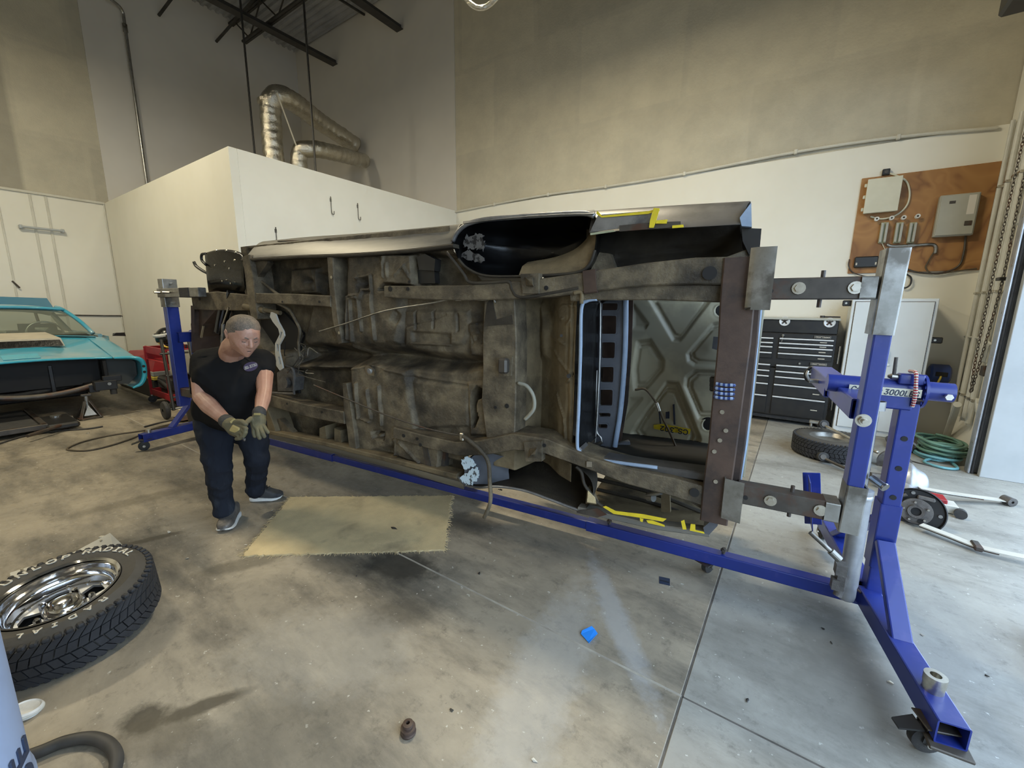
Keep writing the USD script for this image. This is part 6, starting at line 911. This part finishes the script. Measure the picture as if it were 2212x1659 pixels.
q = thing('grey_conduit', 'grey conduit run along the plywood below the terminal blocks', 'conduit'); part(q, 'pipe', tube([W(1915, 528), W(1930, 532), W(1975, 530), W(2012, 528), W(2021, 534), W(2020, 548)], .018, 10), 'steel', smooth=True); part(q, 'coupling', rod(W(1960, 531), W(1975, 530), .024, 12), 'steel')
for i, (pts, lab, mt) in enumerate((([(1920, 374), (1938, 380), (1958, 392), (1965, 418), (1958, 445), (1935, 465), (1905, 473), (1880, 468)], 'thick cream cable arcing around the cream box', 'plastic_cream'), ([(2086, 510), (2082, 545), (2070, 575), (2030, 590), (1980, 588), (1945, 575)], 'dark cable drooping below the grey panel', 'dark_steel'), ([(2020, 540), (2005, 565), (2000, 580), (2020, 592), (2070, 585), (2110, 580)], 'brown cable looping along the lower edge of the plywood', 'cord_brown'), ([(1835, 560), (1833, 575), (1845, 590), (1880, 598), (1910, 595)], 'thin cable under the black modem', 'dark_steel'), ([(1958, 592), (1968, 600), (1966, 615), (1955, 622), (1948, 618)], 'black earphone-like cable hanging below the plywood', 'black_metal'), ([(1905, 525), (1915, 545), (1925, 556)], 'pale wire below the left terminal block', 'plastic_cream'))):
    solo('wall_cable', tube([W(u, v, .035) for u, v in pts], [.010, .010, .007, .006, .009, .005][i], 8), mt, lab, 'cable', smooth=True)
a, b = W(1843, 579), W(1899, 553); q = thing('modem', 'black modem box at the lower left of the plywood board', 'modem'); part(q, 'case', bbox((a[0], YB - .06, a[2]), (b[0], YB - .02, b[2]), .012), 'black_metal')
for s in (.1, .9): part(q, 'status_mark', bbox((a[0] + (b[0] - a[0]) * s - .008, YB - .062, a[2] + .03), (a[0] + (b[0] - a[0]) * s + .008, YB - .06, a[2] + .06), .0005), 'letter_white')
q = thing('wall_box', 'small black box on the wall just above the cream box', 'box'); P = W(1914, 372); part(q, 'case', cbox(.07, .05, .07, .006, (P[0], YB - .026, P[2])), 'black_metal'); part(q, 'cable_entry', disc((P[0], YB - .051, P[2]), (0, -1, 0), .018, .006, 12), 'dark_steel')
q = thing('hose_reel', 'blue retractable hose reel on the wall right of the white cabinet', 'reel'); P = at(2028, 808, y=6.8); part(q, 'case', frame(lathe([(0, -.09), (.09, -.09), (.115, -.07), (.115, .07), (.09, .09), (0, .09)], 24), P, (0, 0, 1), (0, 1, 0), (-1, 0, 0)), 'hose_reel', smooth=35); part(q, 'bracket', bbox((P[0] - .06, P[1] + .09, P[2] - .10), (P[0] + .06, YB, P[2] + .10)), 'hose_reel'); part(q, 'mouth', cbox(.10, .02, .05, .004, (P[0], P[1] - .11, P[2] + .01)), 'black_deep', 'dark hose mouth'); part(q, 'hose', tube([P + [0, -.10, .0], P + [-.01, -.13, -.04], P + [-.03, -.12, -.12], P + [-.06, -.1, -.2]], .010, 8), 'yellow_paint', 'yellow hose end', True)
cc = thing('hose_coil', 'loose coil of green and teal hose on the floor by the roll-up door', 'hose', (1.33, 5.8, 0)); r_ = np.random.default_rng(12)
for k in range(4):
    pts = []
    for a in np.arange(0, 2 * math.pi * 3.3, .5): R_ = .19 + .04 * math.sin(a * .7 + k) + r_.normal(0, .012); pts.append((1.33 + .035 * math.sin(k) + R_ * .80 * math.cos(a), 5.93 + R_ * 1.25 * math.sin(a) * .9, .022 + .045 * k + .012 * a / 6.28 * 1 + .012 * math.sin(a * 1.3)))
    part(cc, 'loop', tube(pts, .014, 8, 4), 'hose_green' if k else 'hose_teal', smooth=True)
part(cc, 'loop', tube([(1.30, 5.80, .03), (1.18, 5.62, .016), (1.28, 5.50, .016), (1.40, 5.55, .016), (1.40, 5.75, .02)], .013, 8), 'hose_teal', 'teal loop nearest the viewer', True)
cc = thing('hose_coil', 'flat coil of blue-grey hose partly behind the blue post', 'hose', (1.1, 6.1, 0))
for k in range(3): part(cc, 'loop', tube([(1.09 + (.11 + .012 * k) * math.cos(a), 6.15 + (.20 + .02 * k) * math.sin(a), .014 + .022 * k + .003 * math.sin(3 * a)) for a in np.arange(0, 12.4, .5)], .011, 8, 4), 'cloth_blue' if k % 2 else 'hose_dark', smooth=True)
# ---------------------------------------------------------------- parts lying behind the right stand
def tyre(name, label, c, R, w, ax, mats=('rubber_tyre', 'tyre_wall'), blocks=56, rim=None, cat='tyre', up=(0, 0, 1), rin=.55):
    x, y, z = basis(ax, up); c = np.asarray(c, float); t = thing(name, label, cat, (c[0], c[1], 0)); F = lambda m: frame(m, c, x, y, z); h = w / 2; ri = R * rin
    part(t, 'carcass', F(lathe([(ri, -h * .78), (ri + .01, -h * .9), ((R + ri) / 2, -h * 1.04), (R - .035, -h * .93), (R - .014, -h * .78), (R - .012, 0), (R - .014, h * .78), (R - .035, h * .93), ((R + ri) / 2, h * 1.04), (ri + .01, h * .9), (ri, h * .78), (ri - .012, h * .6), (ri - .012, -h * .6), (ri, -h * .78)], 72)), mats[1], smooth=35)
    tb = []
    for k in range(blocks):
        a = k * 2 * math.pi / blocks
        for j, (z0, z1, da) in enumerate(((-.80, -.44, .10), (-.40, -.03, .04), (.03, .40, -.04), (.44, .80, -.10))):
            hw = math.pi / blocks * .86; P = []
            for rr in (R - .018, R):
                for zz, dd in ((z0, da), (z1, 0)): P += [((rr) * math.cos(a + s * hw + dd * (1 if j < 2 else 1)), rr * math.sin(a + s * hw + dd), zz * h) for s in (-1, 1)]
            tb.append((P, rr))
    box_f = np.array([[0, 1, 3], [0, 3, 2], [4, 6, 7], [4, 7, 5], [0, 4, 5], [0, 5, 1], [2, 3, 7], [2, 7, 6], [0, 2, 6], [0, 6, 4], [1, 5, 7], [1, 7, 3]])
    part(t, 'tread', F(trimesh.Trimesh(np.vstack([p for p, _ in tb]), np.vstack([box_f + 8 * i for i in range(len(tb))]), process=False)), mats[0], 'tread blocks', kind='stuff')
    sh = [T(cbox(.026, R * .070, h * .16, .005), ((R - .016) * math.cos(a), (R - .016) * math.sin(a), s * h * .84), rz=math.degrees(a)) for s in (-1, 1) for a in np.arange(blocks) * 2 * math.pi / blocks]
    part(t, 'shoulder_lug', F(cat_(*sh)), mats[0], 'shoulder blocks', kind='stuff'); return t, F
t, F = tyre('tyre', 'worn tyre on a steel wheel lying flat on the floor before the tool chest', (.40, 5.36, .105), .335, .20, (0, 0, 1)); part(t, 'wheel', F(lathe([(0, .0), (.06, .03), (.10, .0), (.14, .02), (.165, .06), (.185, .085), (.19, .085), (.19, -.085), (.18, -.085), (.17, .05), (0, -.01)], 40)), 'steel', smooth=35)
q = thing('anti_roll_bar', 'bent anti-roll bar with round rubber bushes leaning on the flat tyre', 'bar'); P1, P2 = np.array([.33, 5.08, .27]), np.array([.30, 4.93, .06])
P1 = at(1777, 917, y=5.5); P2 = at(1775, 987, y=5.0)
part(q, 'bar', tube([P1, P1 + [.22, -.25, -.05], P1 + [.40, -.55, -.07]], .014, 10), 'zinc', smooth=True); part(q, 'bar', tube([P2, P2 + [.12, -.1, -.02], P2 + [.30, -.30, -.02]], .014, 10), 'dark_steel', smooth=True)
for P in (P1, P2): b = part(q, 'bush', disc(P + [0, .02, 0], (.3, -1, .25), .045, .05, 22), 'black_rubber', smooth=30); part(b, 'washer', disc(P + [.010, -.033, .012], (.3, -1, .25), .026, .006, 16), 'dark_steel')
part(q, 'end_link', cat_(cbox(.10, .06, .03, .006, P1 + [-.07, .03, .01]), rod(P1 + [-.10, .03, .02], P1 + [-.10, .03, -.04], .012)), 'zinc')
ax_ = thing('rear_axle', 'stripped rear axle with grey differential housing and an open brake plate', 'axle', (.8, 4.4, 0))
dp = at(1978, 1103, y=3.92); dn = np.array([-.15, -.95, .22]); dn /= np.linalg.norm(dn); x_, y_, z_ = basis(dn)
bp = part(ax_, 'backing_plate', frame(lathe([(0, -.012), (.150, -.012), (.160, .018), (.154, .020), (.145, -.002), (0, -.002)], 48), dp, x_, y_, z_), 'black_metal', 'round black brake backing plate', 40); fb = lambda m: frame(m, dp, x_, y_, z_)
part(bp, 'hub_flange', fb(lathe([(.028, .06), (.045, .062), (.048, .05), (.088, .048), (.09, .03), (.05, .02), (.028, .02)], 40)), 'cast_iron', 'rusty hub flange', 35); part(bp, 'hub_hole', fb(disc((.03, -.06, .05), (0, 0, 1), .016, .003, 16)), 'black_deep'); part(bp, 'hub_bore', fb(disc((0, 0, .045), (0, 0, 1), .028, .003, 20)), 'black_deep')
for k in range(5): a = k * 2 * math.pi / 5 + .5; part(bp, 'wheel_stud', fb(rod((.066 * math.cos(a), .066 * math.sin(a), .045), (.066 * math.cos(a), .066 * math.sin(a), .085), .007, 8)), 'zinc')
for k in range(7): a = k * .9; part(bp, 'plate_bolt', fb(disc((.125 * math.cos(a), .125 * math.sin(a), -.002), (0, 0, 1), .012, .010, 8)), 'steel')
part(bp, 'shoe_anchor', fb(cat_(cbox(.09, .03, .03, .006, (.04, .10, .01)), rod((-.10, .07, .01), (-.06, .10, .015), .012))), 'cast_iron')
d0 = at(1950, 1042, y=4.62); hs_ = trimesh.creation.icosphere(3, 1.0); hv = hs_.vertices * [.15, .17, .17]; part(ax_, 'differential', T(trimesh.Trimesh(hv + hs_.vertices * .01 * np.sin(9 * hs_.vertices[:, :1]), hs_.faces, process=False), d0), 'bare_alu', 'grey ribbed differential housing', True)
part(ax_, 'axle_tube', rod(d0, dp - dn * .02, .045, 20), 'bare_alu', smooth=30); part(ax_, 'axle_tube', rod(d0, d0 + (d0 - dp) * .9, .045, 20), 'cast_iron', smooth=30)
e_ = d0 + (d0 - dp) * .95; part(ax_, 'brake_drum', frame(lathe([(0, .03), (.10, .03), (.125, .02), (.13, -.05), (.12, -.05), (0, -.04)], 36), e_, *basis(d0 - dp)), 'cast_iron', 'rusty far brake drum', 35); part(ax_, 'pinion', rod(d0, d0 + [-.22, -.05, .02], .05, 18, .035), 'cast_iron', smooth=30); part(ax_, 'spring_pad', bbox(d0 + [.05, -.35, -.06], d0 + [.20, -.22, .03]), 'red_paint', 'small red spring pad'); part(ax_, 'spring_pad', bbox(d0 + [.10, -.36, -.065], d0 + [.26, -.24, .0]), 'pvc'); part(ax_, 'shackle', disc(d0 + [.27, -.37, -.04], (-.2, -1, .1), .035, .05, 18), 'black_rubber', smooth=30)
def leaf(label, pix, z0, zb, wd, eye):
    q = thing('leaf_spring', label, 'leaf spring'); P = np.array([at(u, v, z=z) for (u, v), z in zip(pix, zb)]); C_ = catmull(P, 8); n_ = np.gradient(C_, axis=0); n_ = np.stack([-n_[:, 1], n_[:, 0], 0 * n_[:, 0]], 1); n_ /= np.linalg.norm(n_, axis=1)[:, None]
    for k in range(2):
        m = int(len(C_) * (1 - .25 * k)); R_ = [[p + n * wd / 2 - [0, 0, .008 * k], p - n * wd / 2 - [0, 0, .008 * k], p - n * wd / 2 - [0, 0, .008 * k + .007], p + n * wd / 2 - [0, 0, .008 * k + .007]] for p, n in zip(C_[:m], n_[:m])]; part(q, 'leaf', loft(R_, cap=True), 'sheet_grey' if k == 0 else 'dark_steel', 'pale dusty top leaf' if k == 0 else None)
    e = C_[-1] if eye else C_[len(C_) // 2]
    if eye: part(q, 'eye', frame(lathe([(.010, -.035), (.034, -.035), (.034, .035), (.010, .035), (.010, -.035)], 18), e + [0.02, 0, .0], *basis(n_[-1])), 'cast_iron', 'rusty eye bush', 30)
    else: part(q, 'spring_clip', bbox(e - [.02, .05, .02], e + [.02, .05, .012]), 'dark_steel')
leaf('leaf spring ending in a rusty eye, nearer the roll-up door', [(1985, 1052), (2040, 1062), (2110, 1072), (2170, 1080)], .03, [.10, .085, .055, .036], .06, True); leaf('leaf spring crossing the right edge in front of the brake plate', [(1990, 1132), (2050, 1155), (2110, 1178), (2165, 1192), (2240, 1207)], .03, [.05, .045, .04, .045, .05], .06, False)
solo('thin_cord', tube([at(u, v, z=.008) for u, v in ((1960, 993), (1985, 1000), (2012, 1006), (2040, 1012))], .006, 6), 'hose_dark', 'thin dark cord on the floor in front of the green hose', 'cord')
t, F = tyre('trolley_wheel', 'small brown tyre just showing at the right edge of the view', (1.135, 2.735, .115), .115, .08, (1, .6, 0), ('cord_brown', 'cord_brown'), 26, cat='wheel'); part(t, 'hub', F(lathe([(0, -.02), (.05, -.02), (.065, -.03), (.065, .03), (.05, .02), (0, .02)], 24)), 'steel', smooth=30)
# ---------------------------------------------------------------- things lying on the floor in front
TAX = (.07, -.09, 1)
t, F = tyre('tyre', 'large white-lettered tyre on a chrome wheel lying at the lower left', (-2.60, .235, .135), .325, .215, TAX, blocks=60, rin=.62)
part(t, 'rim', F(lathe([(.196, .098), (.206, .106), (.208, .100), (.200, .090), (.190, .086), (.186, .066), (.178, .060), (.174, .040), (.167, .034), (.163, .006), (.15, .0), (.15, -.05), (.16, -.07), (.19, -.09), (.20, -.095)], 72)), 'chrome', 'polished chrome rim', 40)
so = [Polygon([(.075, -.026), (.128, -.034), (.138, 0), (.128, .034), (.075, .026)]).buffer(.006) for _ in range(1)]
from shapely import affinity
plate = Point(0, 0).buffer(.160, quad_segs=20).difference(unary_union([affinity.rotate(so[0], k * 72, origin=(0, 0)) for k in range(5)])); part(t, 'wheel_centre', F(T(slab(plate, .012), (0, 0, -.010))), 'bare_alu', 'slotted alloy wheel centre'); part(t, 'wheel_back', F(disc((0, 0, -.05), (0, 0, 1), .16, .004, 36)), 'black_deep')
part(t, 'centre_cap', F(lathe([(.072, .001), (.070, .022), (.055, .038), (.050, .038), (.048, .026), (.036, .026), (.030, .050), (.0, .056)], 40)), 'chrome', 'chrome centre cap', 40)
for k in range(5): a = k * 2 * math.pi / 5 + .63; part(t, 'lug_nut', F(lathe([(0, .0), (.013, .0), (.012, .028), (.006, .034), (0, .034)], 6).apply_translation([.092 * math.cos(a), .092 * math.sin(a), 0])), 'chrome', smooth=20)
for k in range(14): a = k * 2 * math.pi / 14; part(t, 'rim_rivet', F(disc((.15 * math.cos(a), .15 * math.sin(a), .001), (0, 0, 1), .006, .006, 8)), 'chrome')
def arc_text(s, a0, step, r=.262, h=.030):
    for k, ch_ in enumerate(s):
        a = math.radians(a0 - k * step); m = text(ch_, h, .004, True); m.apply_translation([-(m.bounds[0][0] + m.bounds[1][0]) / 2, -h / 2, 0]); m.apply_scale([1.35, 1, 1])
        part(t, 'letter', F(T(m, (r * math.cos(a), r * math.sin(a), .1085), rz=math.degrees(a) - 90)), 'letter_white', 'raised white tyre letter ' + ch_)
def ang_of(u, v): P = at(u, v, z=.23); M = np.linalg.inv(np.vstack([np.stack([*basis(TAX), np.array([-2.60, .235, .135])], 1), [0, 0, 0, 1]])); q = M @ np.r_[P, 1]; return math.degrees(math.atan2(q[1], q[0]))
a0, a1 = ang_of(10, 1282), ang_of(148, 1217); arc_text('DUNLOP', a0, ((a0 - a1) % 360) / 5); a0, a1 = ang_of(195, 1206), ang_of(278, 1212); arc_text('RADIAL', a0, ((a0 - a1) % 360) / 5)
a0 = ang_of(200, 1300); arc_text('RADIAL', a0 + 4, 11, h=.022)
sp = [at(u, v, z=.012) for u, v in ((22, 1240), (60, 1228), (110, 1216), (170, 1190), (240, 1166), (262, 1183), (300, 1222))]; q = thing('sheet_metal', 'pale bent sheet of metal under the big lettered tyre', 'sheet', sp[3] * [1, 1, 0])
zz = [.02, .02, .012, .02, .06, .045, .02]; top = [np.array([p[0], p[1], z]) for p, z in zip(sp, zz)] + [np.array([-2.70, .45, .006]), np.array([-3.0, .12, .006])]; part(q, 'sheet', cat_(*[hull([a, b, c, a - [0, 0, .004], b - [0, 0, .004], c - [0, 0, .004]]) for a, b, c in [(top[0], top[1], top[8]), (top[1], top[2], top[8]), (top[2], top[3], top[8]), (top[3], top[7], top[8]), (top[3], top[4], top[7]), (top[4], top[5], top[7]), (top[5], top[6], top[7])]]), 'sheet_grey', kind='stuff')
for u, v in ((48, 1234), (219, 1172)): P = at(u, v, z=.035); part(q, 'bolt', cat_(disc(P - [0, 0, .01], (0, 0, 1), .013, .010, 6), rod(P, P + [0, 0, .016], .006, 8)), 'zinc')
P = at(228, 1159, z=.004); q = thing('loose_strip', 'small pale strip on the floor beyond the sheet metal corner', 'scrap'); part(q, 'strip', T(cbox(.07, .02, .006, .001), P, rz=40), 'letter_white')
# carpet square with frayed edges
mp = [at(u, v, z=0)[:2] for u, v in ((525, 1203), (628, 1076), (975, 1073), (960, 1190))]; mp = np.array(mp); q = thing('carpet_mat', 'worn beige carpet square with frayed edges on the floor', 'mat', (*mp.mean(0), 0)); r_ = np.random.default_rng(4); edge = []
for a, b in zip(mp, np.roll(mp, -1, 0)):
    for s in np.arange(0, 1, .012): edge.append(a + (b - a) * s + r_.normal(0, .004, 2))
part(q, 'pile', slab(edge, .010), 'carpet_mat'); fr_ = []
for i in range(0, len(edge), 1):
    p = np.r_[edge[i], .006]; d_ = np.r_[edge[i] - mp.mean(0), 0]; d_ /= np.linalg.norm(d_)
    for k in range(2): o = d_ * r_.uniform(.008, .022) + np.r_[r_.normal(0, .010, 2), 0]; fr_.append(tube([p, p + o * .5 + [0, 0, .003], p + o + [0, 0, -.003]], .0011, 4, 0))
part(q, 'fringe', cat_(*fr_), 'carpet_mat', 'frayed threads', kind='stuff')
P = at(850, 1141, z=.012); q = thing('dry_leaf', 'small dark curled scrap on the carpet square', 'scrap'); part(q, 'leaf', hull(np.array([(-.03, 0, 0), (.035, .005, 0), (0, .015, 0), (0, -.012, 0), (.0, 0, .010)]) + P), 'dirt_dark')
# small items
P = at(1273, 1372, z=0); q = thing('tape_piece', 'crumpled piece of bright blue masking tape on the floor', 'tape', P)
A_ = [at(u, v, z=z) for u, v, z in ((1255, 1369, .006), (1257, 1362, .010), (1278, 1352, .018), (1284, 1358, .014), (1291, 1368, .010), (1272, 1389, .006), (1270, 1386, .004))]
part(q, 'tape', cat_(*[hull([a, b, c, a - [0, 0, .002], b - [0, 0, .002], c - [0, 0, .002]]) for a, b, c in [(A_[0], A_[1], A_[2]), (A_[0], A_[2], A_[3]), (A_[0], A_[3], A_[6]), (A_[3], A_[4], A_[6]), (A_[4], A_[5], A_[6])]]), 'tape_blue', kind='stuff')
q = thing('black_tape', 'small square of black tape on the floor in front of the rail', 'tape'); c_ = [at(u, v, z=.001)[:2] for u, v in ((1424, 1245), (1447, 1250), (1447, 1265), (1424, 1260))]; part(q, 'square', slab(c_, .0015), 'ink'); part(q, 'crease', beam(at(1426, 1253, z=.003), at(1446, 1258, z=.003), .006, .002), 'black_deep')
P = at(882, 1583, z=0); q = thing('rubber_bush', 'brown ribbed rubber bush standing on the floor', 'bush', P); part(q, 'bush', T(lathe([(.008, .0), (.026, 0), (.028, .006), (.026, .012), (.020, .015), (.026, .018), (.026, .026), (.016, .029), (.019, .033), (.018, .042), (.007, .044), (.006, .01)], 28), P), 'rust_brown', smooth=30)
q = thing('rubber_hose', 'thick black hose curling on the floor at the lower left', 'hose'); part(q, 'hose', tube([at(u, v, z=.020) for u, v in ((40, 1640), (90, 1622), (140, 1602), (195, 1594), (235, 1608), (252, 1640), (240, 1690))], .019, 12), 'hose_dark', smooth=True)
P = at(55, 1545, z=0); q = thing('plastic_cap', 'round dirty white plastic cap on the floor beside the blue drum', 'cap', P); part(q, 'cap', T(lathe([(0, 0), (.040, 0), (.046, .004), (.046, .020), (.040, .026), (.036, .022), (.0, .020)], 32), P + [-.01, 0, 0], rx=-12), 'shoe_white', smooth=30); part(q, 'rim', T(lathe([(.0455, .010), (.049, .010), (.049, .015), (.0455, .015), (.0455, .010)], 32), P + [-.01, 0, 0], rx=-12), 'pvc', smooth=30)
Pd = at(70, 1659, x=-1.50); dirn = ray(70, 1659)[:2]; dirn /= np.linalg.norm(dirn); lat = np.array([-dirn[1], dirn[0]]); Rd = .26; cd = Pd[:2] + lat * Rd * .99
q = thing('drum', 'pale blue plastic drum at the lower left corner with dark printing', 'drum', (*cd, 0)); part(q, 'barrel', T(lathe([(0, 0), (Rd - .02, 0), (Rd, .02), (Rd, .30), (Rd + .006, .31), (Rd + .006, .33), (Rd, .34), (Rd, .84), (Rd - .02, .86), (0, .86)], 64), (*cd, 0)), 'cloth_blue', smooth=35)
aa = math.atan2(*( -lat * .93 - dirn * .36)[::-1])
for k, ch_ in enumerate('CE'):
    m = text(ch_, .075, .004, True); a = aa + .0 ; nrm_ = np.array([math.cos(a), math.sin(a), 0]); P = np.array([*cd, 0]) + nrm_ * (Rd + .001) + [0, 0, Pd[2] + .045 + .075 * k]; m.apply_translation(-m.bounds.mean(0)); part(q, 'print_letter', frame(m, P, (0, 0, 1), np.cross(nrm_, (0, 0, 1)), nrm_), 'ink', 'dark printed letter')
# scattered chips
chips = [(365, 1150, 'letter_white', .022, 'cream paint chip in front of the man\'s feet'), (405, 1207, 'letter_white', .014, 'small pale chip right of the lettered tyre'), (586, 1104, 'letter_white', .012, 'white chip between the man\'s farther shoe and the carpet'), (1922, 1475, 'letter_white', .014, 'white curled scrap beside the right rotisserie leg'), (1993, 1373, 'letter_white', .010, 'white sliver on the pale slab right of the brace'), (1102, 1290, 'letter_white', .008, 'white speck left of the chalky joint'), (632, 1150, 'carpet_mat', .012, 'tan chip at the left edge of the carpet'), (530, 1178, 'letter_white', .010, 'pale chip just before the carpet corner'), (1156, 1645, 'letter_white', .012, 'white scrap at the bottom edge of the view'), (1780, 1360, 'black_rubber', .014, 'black crumb on the pale slab left of the leg'), (1795, 1390, 'black_rubber', .010, 'second black crumb on the pale slab left of the leg'), (1615, 1515, 'black_rubber', .010, 'black crumb near the slab joint crossing'), (770, 1245, 'black_rubber', .010, 'black crumb just in front of the carpet'), (1035, 1240, 'black_rubber', .012, 'dark crumb right of the carpet corner'), (975, 1535, 'dirt_dark', .012, 'dark crumb above the rubber bush'), (2130, 1460, 'dirt_dark', .012, 'dark crumb at the lower right of the pale slab'), (352, 928, 'letter_white', .03, 'white scrap on the cord near the blue leg'), (510, 948, 'letter_white', .025, 'pale scrap on the floor between the man\'s legs'), (190, 936, 'letter_white', .02, 'white scrap near the black hose end')]
for u, v, mt, sz, lab in chips:
    P = at(u, v, z=0); r_ = np.random.default_rng(int(u * 7 + v)); pts = r_.uniform(-1, 1, (9, 3)) * [sz, sz * .6, .002] + [0, 0, .003]; pts[:3, 2] += sz * .25
    solo('floor_chip', T(hull(pts), P, rz=float(r_.uniform(0, 180))), mt, lab, 'scrap')


# ---------------------------------------------------------------- repeats named as groups
for stem, g in dict(strip_light='strip lights hung above the shop floor', duct_rod='threaded rods above the office', foil_duct='foil ducts above the office', wall_hook='wire hooks on the office wall', wall_raceway='raceways on the left wall', punch_block='terminal blocks on the plywood', cable_spool='cable spools on the plywood', leaf_spring='leaf springs of the rear axle', hose_coil='hose coils by the roll-up door', floor_chip='chips and scraps scattered on the floor', wall_cable='cables on and around the plywood').items():
    for p in stage.GetPrimAtPath('/World').GetChildren():
        if p.GetName() == stem or (p.GetName().startswith(stem + '_') and p.GetName()[len(stem) + 1:].isdigit()):
            if not (stem == 'wall_cable' and 'corner' in p.GetCustomDataByKey('label')): p.SetCustomDataByKey('group', g)
